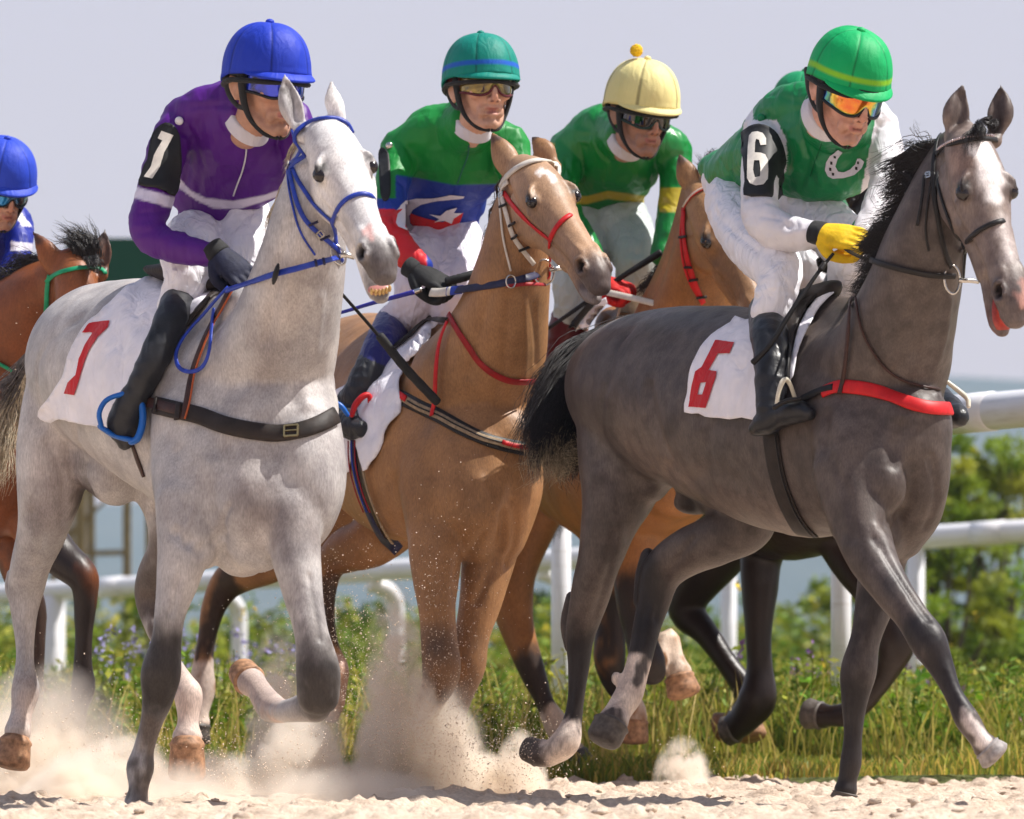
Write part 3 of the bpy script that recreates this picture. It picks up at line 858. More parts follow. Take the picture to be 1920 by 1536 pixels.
# ------------------------------------------------------------------ horse: dark grey, number 6
fur_g = m_fur('dark_grey_coat', .8, 18, (.60, .57, .58))
G = (.104, .084, .076); GK = (.028, .024, .024)
Hg = horse('grey', 'dark grey horse with white blaze and red 6 on its saddlecloth, mouth open', 15.3,
  body=[
    [(1128, 730, .80, 48, 60), (1160, 725, .68, 112, 115), (1215, 735, .52, 150, 160), (1290, 745, .32, 172, 176), (1380, 765, .06, 190, 178), (1470, 788, -.18, 206, 172), (1560, 800, -.42, 212, 155), (1640, 815, -.62, 180, 132), (1690, 830, -.75, 120, 92)],
    [(1500, 640, -.15, 60, 50), (1560, 615, -.35, 60, 50), (1605, 640, -.5, 76, 60), (1640, 720, -.6, 90, 80)],
    # shoulder and breast lobes
    [(1600, 740, -.62, 95, 75), (1615, 840, -.75, 88, 80), (1625, 915, -.80, 74, 72), (1612, 975, -.82, 60, 60)],
    [(1700, 790, -.78, 80, 70), (1715, 880, -.74, 70, 75), (1712, 950, -.68, 58, 66), (1690, 1005, -.62, 44, 50)],
    [(1625, 740, -.72, 56, 50), (1645, 830, -.80, 56, 50), (1655, 905, -.85, 50, 48), (1640, 950, -.84, 40, 40)],
    # neck
    [(1600, 740, -.52, 130, 100), (1660, 690, -.66, 122, 105), (1690, 610, -.75, 104, 98), (1718, 520, -.83, 88, 92), (1745, 430, -.90, 74, 84), (1770, 350, -.92, 60, 72), (1795, 285, -.92, 46, 55)],
    # near hind
    [(1168, 720, .55, 88, 95), (1170, 800, .48, 90, 98), (1168, 865, .45, 86, 92), (1160, 920, .42, 74, 78), (1140, 985, .40, 54, 56), (1122, 1055, .41, 41, 43), (1104, 1125, .45, 37, 34), (1088, 1190, .49, 29, 28), (1085, 1245, .49, 21, 22), (1080, 1305, .48, 16, 19), (1073, 1352, .48, 18, 20), (1060, 1392, .46, 27, 27), (1032, 1412, .48, 24, 26), (1016, 1412, .5, 27, 27)],
    [(1072, 1120, .52, 12, 12), (1063, 1170, .54, 13, 15), (1068, 1215, .53, 10, 12)],
    # far hind
    [(1310, 860, .3, 70, 70), (1400, 965, .12, 60, 62), (1350, 1008, .12, 50, 52), (1285, 1038, .18, 46, 46), (1242, 1075, .22, 40, 38), (1224, 1135, .22, 30, 30), (1208, 1195, .19, 25, 25), (1195, 1250, .16, 23, 23), (1180, 1298, .14, 26, 26), (1160, 1332, .12, 25, 26), (1150, 1352, .1, 30, 30)],
    [(1215, 1040, .27, 14, 14), (1206, 1080, .27, 15, 16), (1200, 1130, .24, 12, 12)],
    ('e', 1300, 940, .25, 42, 28, 28), [(1190, 760, .42, 100, 100), (1222, 850, .36, 72, 74), (1222, 905, .36, 40, 44)],
    ('e', 1155, 1272, .16, 10, 14, 10),
    # leading fore
    [(1600, 880, -.78, 78, 72), (1612, 975, -.86, 60, 58), (1636, 1045, -.93, 47, 45), (1672, 1105, -1.0, 38, 38), (1707, 1153, -1.06, 32, 33), (1740, 1203, -1.11, 34, 33), (1764, 1248, -1.13, 24, 24), (1787, 1300, -1.16, 18, 20), (1812, 1347, -1.18, 25, 26), (1836, 1385, -1.2, 21, 22), (1846, 1398, -1.2, 26, 26)],
    # planted fore
    [(1665, 950, -.55, 60, 60), (1655, 1050, -.58, 46, 46), (1641, 1130, -.60, 38, 38), (1622, 1200, -.62, 28, 30), (1609, 1260, -.62, 34, 33), (1602, 1318, -.62, 25, 25), (1599, 1380, -.62, 19, 20), (1595, 1428, -.62, 22, 23), (1589, 1462, -.62, 19, 20), (1586, 1480, -.62, 23, 25)],
    [(1640, 1000, -.72, 60, 50), (1690, 1010, -.6, 40, 44)],
  ],
  lm=dict(eyeL=(1797, 352), eyeR=(1917, 355), nosL=(1880, 541), poll=(1826, 232), brow=(1822, 268), lip=(1905, 598)), head=-1.12,
  ears=[((1792, 258), (1807, 158), 26, -1.10, -1.08, 3, -6), ((1866, 250), (1876, 158), 25, -1.08, -1.06, -2, 6)],
  base=G, facecol=(.215, .17, .15), muzzle=(.15, .12, .115), jaw=.15,
  marks=[
    ((1220, 1060, .22), (1200, 1240, .18), .085, (.024, .019, .018), .55, .93), ((1105, 1110, .5), (1075, 1340, .48), .085, (.022, .017, .017), .55, .95), ((1062, 1385, .46), (1045, 1408, .48), .075, (.72, .62, .54), .35, .97), ((1070, 1340, .48), (1076, 1375, .45), .025, GK, .5, .9),
    ((1192, 1262, .15), (1160, 1330, .12), .07, (.78, .68, .60), .3, .97), ((1206, 1235, .15), (1196, 1278, .10), .028, GK, .5, .9), ((1172, 1348, .05), (1170, 1352, .05), .016, (.03, .015, .015), .3, 1), ((1140, 1340, .12), (1130, 1390, .1), .03, (.2, .16, .14), .6, .6),
    ((1300, 944, .2), (1325, 965, .2), .07, (.035, .028, .026), .5, .9),
    ((1650, 1020, -1.0), (1720, 1170, -1.1), .045, (.050, .042, .044), .8, .8), ((1735, 1190, -1.12), (1795, 1325, -1.16), .085, (.022, .018, .020), .45, .97), ((1815, 1345, -1.24), (1840, 1385, -1.25), .045, (.75, .68, .65), .5, .95),
    ((1640, 1120, -.62), (1600, 1300, -.62), .085, (.028, .023, .023), .8, .92), ((1600, 1300, -.62), (1586, 1490, -.62), .07, (.024, .020, .020), .4, .95),
    ((1590, 600, -.5), (1560, 640, -.45), .12, (.045, .038, .036), .9, .8),
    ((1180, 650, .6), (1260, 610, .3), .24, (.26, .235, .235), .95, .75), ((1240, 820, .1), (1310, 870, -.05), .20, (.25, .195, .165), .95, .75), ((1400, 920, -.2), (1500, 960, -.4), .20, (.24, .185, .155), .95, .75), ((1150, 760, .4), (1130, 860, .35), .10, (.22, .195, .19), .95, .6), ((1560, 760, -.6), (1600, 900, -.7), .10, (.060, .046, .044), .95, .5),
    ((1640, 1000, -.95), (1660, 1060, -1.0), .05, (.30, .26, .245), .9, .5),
    (('h', -.01, .14, .11), ('h', -.005, .38, .10), .058, (.90, .87, .86), .55, .98), (('h', -.03, .55, .07), ('h', -.02, .70, .06), .05, (.62, .56, .54), .8, .8), (('h', -.03, .88, .04), ('h', -.04, .94, .0), .03, (.62, .34, .28), .6, .9),
    (('h', .0, .85, -.30), ('h', .0, 1.0, -.36), .08, (.28, .07, .05), .6, .5), (('h', .10, .5, 0), ('h', .09, .66, -.02), .06, (.17, .13, .12), .9, .6), (('h', .13, .22, .05), ('h', .12, .18, .02), .07, (.33, .22, .17), .9, .6),
  ],
  hooves=[((1012, 1413, .51), (984, 1402, .53), 26, 24, 0), ((1147, 1356, .1), (1130, 1390, .08), 34, 34, 0), ((1850, 1402, -1.2), (1868, 1420, -1.2), 27, 33, 2), ((1585, 1487, -.62), (1582, 1500, -.62), 24, 27, 0)],
  fur=fur_g, gro=[
    ([(1250, 925), (1262, 870), (1230, 800), (1215, 730)], .03, .010), ([(1290, 905), (1330, 880), (1380, 900)], .03, .006), ([(1703, 880), (1703, 930), (1688, 960), (1660, 982)], .024, .009), ([(1545, 780), (1550, 900), (1575, 1000)], .03, .010),
    ([(1620, 640), (1650, 700), (1700, 760)], .03, .007), ([(1735, 470), (1720, 560), (1715, 660)], .022, .008), ([(1780, 560), (1770, 640), (1755, 740)], .015, -.006), ([(1675, 870), (1690, 800)], .02, .008),
    ([(1150, 1000), (1140, 1080), (1118, 1150)], .012, .007), ([(1125, 860), (1160, 940), (1180, 1010)], .02, .005), ([(1300, 1010), (1250, 1080), (1230, 1160)], .012, .006), ([(1640, 1010), (1690, 1090), (1740, 1160)], .014, .007), ([(1076, 1215), (1073, 1290), (1064, 1350)], .006, .004), ([(1205, 1150), (1196, 1220), (1180, 1270)], .006, .004), ([(1595, 1300), (1592, 1360), (1587, 1420)], .006, .004), ([(1765, 1260), (1785, 1310), (1800, 1345)], .006, .003), ([(1180, 620), (1140, 720), (1130, 820), (1150, 900)], .02, .006), ([(1700, 600), (1690, 680), (1660, 740)], .012, .005), ([(1290, 700), (1330, 800), (1320, 900)], .04, .006), ([(1560, 860), (1590, 930), (1600, 1010)], .015, .006), ([(1745, 860), (1755, 930), (1735, 990)], .012, .006), ([(1640, 985), (1650, 1040), (1700, 1120)], .006, -.003), ([(1650, 780), (1640, 820), (1620, 860)], .020, .004)],
  init=(-.47, -.15, .3))

# ------------------------------------------------------------------ horse: palomino
fur_p = m_fur('tan_coat', .3, 15, (.72, .66, .62))
Tn = (.33, .172, .074); TK = (.045, .030, .026)
Hp = horse('p', 'tan horse with white browband and red noseband', 16.9,
  body=[
    [(610, 740, 1.0, 60, 70), (640, 735, .85, 118, 120), (680, 740, .65, 148, 155), (720, 762, .4, 178, 165), (765, 790, .12, 205, 165), (812, 815, -.15, 215, 160), (855, 840, -.42, 200, 145), (885, 860, -.58, 150, 115)],
    [(800, 660, -.1, 60, 50), (850, 680, -.3, 66, 52), (880, 720, -.4, 90, 70)],
    [(830, 820, -.5, 90, 80), (828, 910, -.62, 82, 75), (822, 990, -.68, 62, 60)],
    [(945, 830, -.62, 76, 75), (948, 920, -.66, 70, 72), (935, 1000, -.66, 56, 58)],
    [(890, 860, -.66, 90, 80), (892, 950, -.72, 80, 62), (888, 1010, -.70, 50, 45)],
    # neck
    [(835, 780, -.35, 100, 90), (885, 730, -.52, 125, 110), (925, 650, -.62, 104, 104), (950, 565, -.70, 82, 92), (966, 480, -.76, 68, 84), (978, 400, -.80, 56, 74), (988, 335, -.80, 42, 52)],
    # fore
    [(822, 940, -.62, 62, 56), (817, 1040, -.74, 50, 48), (819, 1135, -.82, 36, 38), (823, 1195, -.84, 34, 34), (828, 1252, -.85, 37, 36), (822, 1285, -.84, 32, 32)],
    [(820, 1290, -.83, 30, 28), (795, 1330, -.72, 22, 24), (765, 1368, -.62, 20, 22), (742, 1390, -.56, 25, 25), (722, 1402, -.52, 21, 22), (714, 1405, -.5, 25, 25)],
    [(930, 950, -.58, 62, 60), (915, 1055, -.64, 50, 50), (898, 1140, -.67, 38, 40), (884, 1198, -.68, 33, 34), (874, 1250, -.68, 35, 34), (862, 1308, -.67, 24, 24), (853, 1362, -.66, 19, 21), (849, 1405, -.66, 24, 25), (846, 1440, -.66, 19, 20), (844, 1460, -.66, 23, 24)],
    # hind
    [(740, 960, .5, 75, 75), (700, 1015, .42, 50, 55), (655, 1030, .5, 44, 46), (622, 1056, .56, 31, 32), (612, 1100, .58, 20, 22), (614, 1160, .55, 13, 16), (622, 1212, .5, 14, 16), (634, 1256, .46, 20, 22), (632, 1296, .44, 18, 20), (626, 1312, .44, 24, 24)],
    [(640, 930, .9, 70, 75), (565, 1020, 1.0, 50, 52), (495, 1060, 1.1, 38, 40), (432, 1088, 1.2, 33, 32), (402, 1135, 1.22, 24, 24), (388, 1200, 1.22, 17, 19), (381, 1250, 1.2, 20, 21), (378, 1292, 1.2, 26, 26), (372, 1335, 1.18, 19, 20), (370, 1352, 1.18, 24, 24)],
    [(452, 1060, 1.25, 14, 12), (430, 1068, 1.27, 14, 12)],
  ],
  lm=dict(eyeL=(982, 376), eyeR=(1103, 360), nosL=(1096, 486), poll=(985, 285), brow=(1003, 303), lip=(1118, 545), nosR=(1146, 478)), head=-.95,
  ears=[((962, 335), (920, 248), 25, -.9, -.86, None, 4), ((1035, 305), (997, 256), 21, -.84, -.8, None, 2)],
  base=Tn, facecol=(.40, .25, .15), muzzle=(.10, .075, .07), jaw=.05,
  marks=[
    ((818, 1200, -.86), (825, 1300, -.85), .095, (.06, .042, .038), .8, .85), ((878, 1210, -.68), (850, 1450, -.66), .09, (.055, .038, .034), .8, .9),
    ((800, 1320, -.72), (714, 1405, -.5), .06, (.05, .04, .04), .4, .9),
    ((620, 1060, .56), (622, 1215, .5), .05, (.05, .03, .02), .5, .95), ((634, 1250, .46), (628, 1310, .44), .05, (.62, .42, .36), .4, .95),
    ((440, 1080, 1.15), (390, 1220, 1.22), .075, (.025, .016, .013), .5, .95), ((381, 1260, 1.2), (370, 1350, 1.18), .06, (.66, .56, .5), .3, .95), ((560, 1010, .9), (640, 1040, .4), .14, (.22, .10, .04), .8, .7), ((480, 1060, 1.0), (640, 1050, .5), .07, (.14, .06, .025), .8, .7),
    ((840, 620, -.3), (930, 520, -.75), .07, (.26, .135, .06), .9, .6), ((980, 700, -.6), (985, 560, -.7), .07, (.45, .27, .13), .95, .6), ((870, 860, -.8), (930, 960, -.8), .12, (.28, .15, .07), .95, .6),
    (('h', -.005, .20, .10), ('h', -.01, .28, .10), .026, (.85, .8, .76), .6, .95), (('h', .06, .92, -.13), ('h', .02, .98, -.14), .05, (.30, .27, .27), .7, .8),
    (('h', .08, .55, -.05), ('h', .07, .75, -.06), .09, (.22, .14, .095), .9, .7), (('h', .11, .25, -.02), ('h', .11, .5, -.06), .05, (.26, .155, .09), .9, .6), ((905, 250, -.9), (925, 262, -.88), .03, (.05, .03, .03), .6, .8), ((998, 256, -.8), (1002, 262, -.8), .03, (.04, .03, .03), .6, .9),
  ],
  hooves=[((712, 1408, -.49), (702, 1442, -.46), 25, 28, 0), ((844, 1466, -.66), (843, 1490, -.66), 24, 28, 0), ((622, 1318, .43), (606, 1342, .42), 25, 28, 1), ((369, 1358, 1.18), (366, 1392, 1.18), 25, 29, 0)],
  fur=fur_p, gro=[
    ([(945, 960), (938, 1030), (912, 1090), (892, 1130)], .014, .014), ([(962, 940), (968, 1000), (950, 1060)], .012, .010), ([(855, 1080), (880, 1040), (905, 1000)], .014, .008), ([(732, 900), (752, 1000), (770, 1080)], .025, .010),
    ([(920, 540), (900, 620), (880, 700)], .02, .007), ([(980, 560), (985, 650), (980, 740)], .014, -.006), ([(1000, 570), (1005, 680)], .012, .005), ([(955, 560), (948, 660), (940, 760)], .018, .006), ([(900, 900), (930, 950), (950, 900)], .02, -.006)],
  init=(-.84, -.3, .3))

# ------------------------------------------------------------------ horse: golden bay behind
Bn = (.30, .135, .045)
Hb = horse('b', 'golden brown horse with red bridle behind the grey horse', 17.9,
  body=[
    [(985, 780, .95, 60, 70), (1015, 775, .8, 115, 120), (1055, 775, .6, 152, 155), (1100, 795, .35, 180, 165), (1150, 815, .1, 198, 165), (1205, 835, -.15, 200, 155), (1255, 850, -.4, 170, 130), (1285, 860, -.55, 120, 95)],
    [(1150, 610, .0, 40, 36), (1185, 650, -.2, 60, 55), (1230, 720, -.35, 100, 80)],
    [(1200, 780, -.3, 100, 90), (1255, 690, -.45, 112, 105), (1285, 600, -.55, 92, 98), (1305, 520, -.62, 76, 90), (1318, 440, -.68, 62, 80), (1322, 370, -.72, 48, 58)],
    [(1010, 900, .62, 75, 75), (985, 985, .6, 58, 58), (965, 1070, .58, 43, 45), (962, 1140, .58, 38, 37), (976, 1200, .56, 30, 31), (1000, 1262, .54, 24, 26), (1022, 1318, .52, 18, 20), (1044, 1362, .5, 24, 25), (1064, 1398, .48, 21, 22), (1072, 1410, .48, 25, 25)],
    [(1205, 960, -.3, 60, 60), (1190, 1050, -.35, 45, 45), (1186, 1120, -.38, 34, 36), (1196, 1180, -.40, 29, 30), (1214, 1236, -.42, 33, 33), (1222, 1258, -.41, 28, 28)],
    [(1222, 1262, -.36, 24, 22), (1238, 1225, -.3, 20, 21), (1250, 1200, -.27, 24, 23), (1262, 1232, -.28, 20, 21), (1272, 1262, -.29, 27, 26)],
    [(1130, 980, .0, 50, 50), (1145, 1080, .0, 38, 38), (1146, 1160, .0, 29, 30), (1143, 1230, .0, 32, 32), (1148, 1268, .02, 26, 26), (1165, 1302, .05, 19, 20), (1184, 1325, .08, 24, 25), (1188, 1348, .08, 26, 26)],
    [(1080, 960, .3, 60, 60)],
  ][:-1],
  lm=dict(eyeL=(1316, 450), poll=(1322, 345), brow=(1330, 372), nosL=(1408, 590), eyeR=(1412, 430)), head=-.85,
  ears=[((1298, 362), (1271, 288), 22, -.82, -.8, None, 3)],
  base=Bn, facecol=(.34, .19, .09), muzzle=(.06, .045, .04), eyes=('L',),
  marks=[
    ((940, 1100, .66), (970, 1240, .62), .075, (.02, .014, .013), .6, .95), ((995, 1240, .54), (1025, 1330, .52), .09, (.02, .014, .013), .5, .95), ((1040, 1345, .5), (1075, 1415, .48), .065, (.66, .54, .46), .3, .95),
    ((1188, 1110, -.38), (1220, 1265, -.42), .125, (.014, .010, .010), .5, .98), ((1245, 1200, -.27), (1275, 1270, -.29), .06, (.68, .56, .45), .3, .97), ((1144, 1130, .0), (1150, 1290, .02), .11, (.014, .010, .010), .5, .98), ((1186, 1320, .08), (1188, 1350, .08), .055, (.62, .52, .45), .3, .95),
    (('h', .10, .45, -.05), ('h', .07, .7, -.05), .1, (.12, .065, .035), .9, .7), (('h', .08, .8, -.1), ('h', .05, .9, -.1), .06, (.7, .6, .5), .6, .6),
    ((1271, 288, -.8), (1278, 300, -.8), .04, (.04, .03, .03), .6, .8)],
  hooves=[((1076, 1415, .48), (1100, 1458, .48), 27, 36, 0), ((1273, 1268, -.29), (1284, 1304, -.3), 28, 33, 1), ((1188, 1352, .08), (1187, 1392, .08), 27, 30, 1)],
  fur=fur_p, vox=.009, gro=[([(1270, 420), (1240, 520), (1200, 600)], .02, .006), ([(1340, 480), (1330, 560), (1310, 640)], .02, .006)], init=(-.6, -.5, .3))

# ------------------------------------------------------------------ horse: black, farthest right
fur_k = m_fur('black_coat', .3, 14, (.7, .66, .62), rough=.38)
K = (.020, .012, .010)
Hk = horse('k', 'near black horse mostly hidden behind the dark grey horse', 18.4,
  body=[
    [(1330, 800, .8, 100, 110), (1375, 800, .6, 150, 150), (1430, 820, .3, 195, 160), (1490, 850, .0, 205, 160), (1550, 868, -.3, 185, 145), (1595, 880, -.5, 130, 110)],
    [(1510, 800, -.2, 110, 90), (1570, 700, -.4, 110, 95), (1605, 600, -.5, 88, 88), (1628, 500, -.6, 70, 76), (1640, 420, -.65, 52, 60)],
    [(1400, 940, .5, 70, 70), (1340, 1040, .5, 58, 58), (1292, 1115, .55, 40, 42), (1290, 1150, .55, 34, 34), (1325, 1190, .5, 24, 25), (1365, 1245, .45, 20, 22), (1395, 1290, .42, 24, 25), (1400, 1325, .42, 26, 26), (1380, 1352, .42, 22, 22)],
    [(1450, 960, .1, 62, 62), (1428, 1040, .05, 42, 42), (1424, 1110, .03, 34, 36), (1422, 1190, .02, 26, 28), (1424, 1255, .02, 25, 26), (1420, 1310, .02, 36, 34), (1398, 1345, .05, 30, 28), (1376, 1365, .08, 26, 26)],
    [(1560, 960, -.3, 60, 60), (1600, 1050, -.4, 46, 46), (1645, 1120, -.5, 37, 38), (1676, 1180, -.55, 34, 35), (1680, 1215, -.55, 35, 34), (1660, 1265, -.48, 22, 23), (1625, 1312, -.4, 19, 21), (1590, 1338, -.34, 23, 23), (1558, 1342, -.3, 20, 21), (1545, 1342, -.28, 25, 25)],
  ],
  lm=dict(poll=(1640, 350), brow=(1642, 372), eyeL=(1592, 440), eyeR=(1695, 436), nosL=(1620, 620)), head=-.8,
  ears=[((1682, 372), (1692, 268), 17, -.8, -.8, None, -3), ((1600, 385), (1586, 322), 17, -.8, -.8, None, 2)],
  base=K, facecol=K, muzzle=(.02, .015, .013),
  marks=[((1690, 268, -.8), (1694, 340, -.8), .02, (.09, .06, .045), .7, .5), ((1425, 1045, .0), (1428, 1080, -.05), .05, (.05, .045, .05), .8, .7)],  # second mark: sheen at the top of the leg, painted into the coat
  hooves=[((1378, 1366, .08), (1360, 1372, .1), 27, 29, 0), ((1540, 1342, -.27), (1512, 1338, -.24), 26, 30, 0), ((1372, 1358, .42), (1345, 1366, .44), 24, 30, 1), ((1404, 1352, .30), (1412, 1385, .28), 24, 28, 1)],
  fur=fur_k, vox=.009, init=(-.5, -.2, .1))

# ------------------------------------------------------------------ horse: red bay at the left edge
fur_r = m_fur('red_bay_coat', .3, 14, (.72, .62, .55), rough=.42)
Rb = (.20, .062, .020)
Hr = horse('r', 'red brown bay horse with green bridle at the left edge', 17.4,
  body=[
    [(-330, 790, .9, 120, 120), (-270, 800, .6, 165, 160), (-190, 820, .3, 190, 170), (-110, 840, .0, 200, 165), (-40, 860, -.25, 190, 150), (0, 880, -.4, 140, 115)],
    [(-60, 800, -.25, 130, 100), (-10, 700, -.4, 128, 100), (30, 620, -.5, 100, 90), (75, 560, -.6, 70, 78), (110, 530, -.66, 52, 58)],
    [(30, 900, -.4, 52, 55), (60, 980, -.45, 48, 50), (110, 1040, -.5, 40, 42), (152, 1078, -.55, 33, 36), (160, 1110, -.55, 25, 27), (157, 1180, -.54, 17, 19), (155, 1240, -.53, 17, 18), (156, 1290, -.52, 23, 23), (148, 1325, -.5, 18, 19), (140, 1342, -.5, 23, 23)],
    [(-10, 930, -.3, 55, 55), (18, 1020, -.3, 36, 40), (35, 1080, -.3, 30, 32), (62, 1130, -.28, 24, 26), (68, 1190, -.27, 18, 20), (64, 1250, -.26, 19, 20), (60, 1300, -.26, 23, 23), (58, 1340, -.26, 19, 20)],
  ],
  lm=dict(poll=(134, 488), brow=(150, 512), eyeL=(98, 600), eyeR=(218, 582), nosL=(165, 780)), head=-.8,
  ears=[((112, 522), (62, 434), 22, -.78, -.76, None, 4), ((193, 505), (198, 430), 19, -.78, -.76, 1, -4)],
  base=Rb, facecol=(.22, .075, .026), muzzle=(.03, .02, .02),
  marks=[((120, 1040, -.52), (156, 1300, -.54), .13, (.022, .017, .016), .35, .97), ((62, 1100, -.28), (60, 1330, -.26), .10, (.05, .032, .026), .5, .95), ((10, 1020, -.3), (40, 1080, -.3), .08, (.04, .03, .028), .6, .9),
         ((62, 434, -.76), (72, 450, -.76), .04, (.03, .02, .02), .6, .8), ((198, 430, -.76), (198, 450, -.8), .045, (.03, .025, .025), .7, .9)],
  hooves=[((138, 1348, -.5), (128, 1385, -.5), 24, 30, 0), ((57, 1350, -.26), (55, 1390, -.26), 24, 30, 0)],
  fur=fur_r, vox=.009, init=(-.3, -.2, .1))
# ------------------------------------------------------------------ riders
def headM(px, py, D, yaw, pitch, roll=0, s=1.15):
    R = Matrix.Rotation(math.radians(yaw), 3, 'Z') @ Matrix.Rotation(math.radians(pitch), 3, 'X') @ Matrix.Rotation(math.radians(roll), 3, 'Y')
    M = np.eye(4); M[:3, :3] = np.array(R) @ np.diag([s, s, s * 1.08]); M[:3, 3] = P(px, py, D)
    return M

def face_shape(mb, M, mouth=0.0):
    L = lambda st, **k: mb.ltube(M, st, **k)
    mb.lell(M, (0, .012, .035), (.074, .094, .088))
    L([(0, -.030, .03, .063, .064), (0, -.034, -.015, .060, .060), (0, -.038, -.050, .051, .053), (0, -.046, -.080, .035, .042), (0, -.053, -.104, .019, .028)], ring=24)
    for g in (1, -1):
        L([(.060 * g, .005, -.02, .013), (.054 * g, -.008, -.062, .013), (.035 * g, -.042, -.092, .014), (.012 * g, -.072, -.107, .013)])
        mb.lell(M, (.043 * g, -.068, -.024), (.021, .019, .019))
        L([(.012 * g, -.094, .030, .008), (.035 * g, -.090, .034, .010), (.058 * g, -.068, .028, .008)])
        mb.lell(M, (.0135 * g, -.1010, -.0455), (.0080, .011, .0078))
        mb.lell(M, (.077 * g, .014, -.012), (.007, .018, .031))
        L([(.079 * g, .004, .012, .005), (.086 * g, .026, .012, .006), (.085 * g, .028, -.016, .006), (.079 * g, .010, -.040, .006)], ring=8)
        mb.lell(M, (.027 * g, -.072, -.072), (.014, .013, .018))
    L([(0, -.088, .018, .009, .009), (0, -.099, -.006, .0085, .011), (0, -.1145, -.036, .0088, .010), (0, -.109, -.046, .0075, .008)])
    mb.lell(M, (0, -.076, -.066), (.026, .016, .018))
    L([(-.022, -.085, -.067, .0035), (-.011, -.0965, -.0635, .0052), (0, -.0995, -.0650, .0050), (.011, -.0965, -.0635, .0052), (.022, -.085, -.067, .0035)], ref=(0, 0, 1), ring=10)
    L([(-.019, -.085, -.0715 - mouth, .004), (-.009, -.0950, -.0755 - mouth, .0066), (.009, -.0950, -.0755 - mouth, .0066), (.019, -.085, -.0715 - mouth, .004)], ref=(0, 0, 1), ring=10)
    mb.lell(M, (0, -.083, -.100 - mouth * .7), (.018, .014, .014))
    L([(0, .030, .0, .052, .055), (0, .040, -.060, .046, .050), (0, .060, -.090, .046, .050), (0, .085, -.110, .044, .046)])

def fist_frame(px, py, D, u, n, s=1.0):
    u = np.array(u, float); u /= np.linalg.norm(u); n = np.array(n, float); n = n - u * (n @ u); n /= np.linalg.norm(n)
    x = np.cross(u, n)
    M = np.eye(4); M[:3, 0] = x * s; M[:3, 1] = u * s; M[:3, 2] = n * s; M[:3, 3] = P(px, py, D)
    return M

def fist_shape(mb, M, k=1.0, flip=1):
    L = lambda st, **q: mb.ltube(M, [tuple(a[:3]) + tuple(v * k for v in a[3:]) for a in st], **q)
    L([(0, -.055, 0, .029, .022), (0, -.02, .002, .037, .021), (0, .015, .003, .042, .019), (0, .034, .0, .040, .016)])
    for i, ln in enumerate((.95, 1.05, 1.0, .85)):
        x = (-.031 + .0205 * i) * flip
        L([(x, .028, .004, .0112), (x, .028 + .033 * ln, .002, .0108), (x, .032 + .038 * ln, -.020, .0104), (x, .024 + .028 * ln, -.040, .0100), (x, .018, -.043, .0095), (x, .006, -.030, .009)], ring=10, sub=3)
    L([(-.030 * flip, -.035, -.008, .015), (-.050 * flip, -.005, -.020, .0135), (-.040 * flip, .028, -.036, .012), (-.018 * flip, .044, -.047, .0108), (-.004 * flip, .048, -.050, .0095)], ring=10, sub=3)

m_skin = None
def skin_mat():
    m, nt, b = mat_new('skin')
    at = N(nt, 'ShaderNodeAttribute', attribute_name='col'); tc = N(nt, 'ShaderNodeTexCoord')
    n = noise(nt, tc.outputs['Object'], 45, 4); n2 = noise(nt, tc.outputs['Object'], 400, 3)
    nt.links.new(mixc(nt, 1.0, at.outputs['Color'], mixc(nt, ramp(nt, n.outputs[0], .3, .7), (.84, .80, .80), (1.1, 1.06, 1.04)), 'MULTIPLY'), b.inputs['Base Color'])
    b.inputs['Roughness'].default_value = .48; b.inputs['Specular IOR Level'].default_value = .4
    b.inputs['Subsurface Weight'].default_value = .12; b.inputs['Subsurface Radius'].default_value = (.008, .003, .0015); b.inputs['Subsurface Scale'].default_value = 1.0
    bump(nt, n2.outputs[0], .2, .001, b)
    return m
m_skin = skin_mat()
m_lens = {}
def lens_mat(name, c0, c1, alpha=1.0):
    m, nt, b = mat_new(name)
    tc = N(nt, 'ShaderNodeTexCoord'); lw = N(nt, 'ShaderNodeLayerWeight'); lw.inputs[0].default_value = .4
    n = noise(nt, tc.outputs['Object'], 14, 3)
    nt.links.new(mixc(nt, ramp(nt, n.outputs[0], .40, .60), c0, c1), b.inputs['Base Color'])
    b.inputs['Roughness'].default_value = .07; b.inputs['Metallic'].default_value = .55; b.inputs['Coat Weight'].default_value = 1.0
    return m
def rainbow_mat():
    m, nt, b = mat_new('rainbow_lens')
    tc = N(nt, 'ShaderNodeTexCoord'); v = tc.outputs['Object']
    n = noise(nt, v, 20, 3); lw = N(nt, 'ShaderNodeLayerWeight'); lw.inputs[0].default_value = .5
    ad = N(nt, 'ShaderNodeMath', operation='MULTIPLY_ADD'); nt.links.new(n.outputs[0], ad.inputs[0]); ad.inputs[1].default_value = .6; nt.links.new(lw.outputs['Facing'], ad.inputs[2])
    r = nt.nodes.new('ShaderNodeValToRGB'); nt.links.new(ad.outputs[0], r.inputs[0]); cr = r.color_ramp
    cr.elements[0].position = .28; cr.elements[0].color = (.75, .07, .01, 1); cr.elements[1].position = 1.0; cr.elements[1].color = (.01, .02, .25, 1)
    for p_, c_ in ((.42, (.85, .25, .01, 1)), (.56, (.8, .55, .03, 1)), (.68, (.1, .45, .2, 1)), (.80, (.02, .2, .6, 1))):
        e = cr.elements.new(p_); e.color = c_
    nt.links.new(r.outputs[0], b.inputs['Base Color']); b.inputs['Metallic'].default_value = .6; b.inputs['Roughness'].default_value = .08; b.inputs['Coat Weight'].default_value = 1
    return m

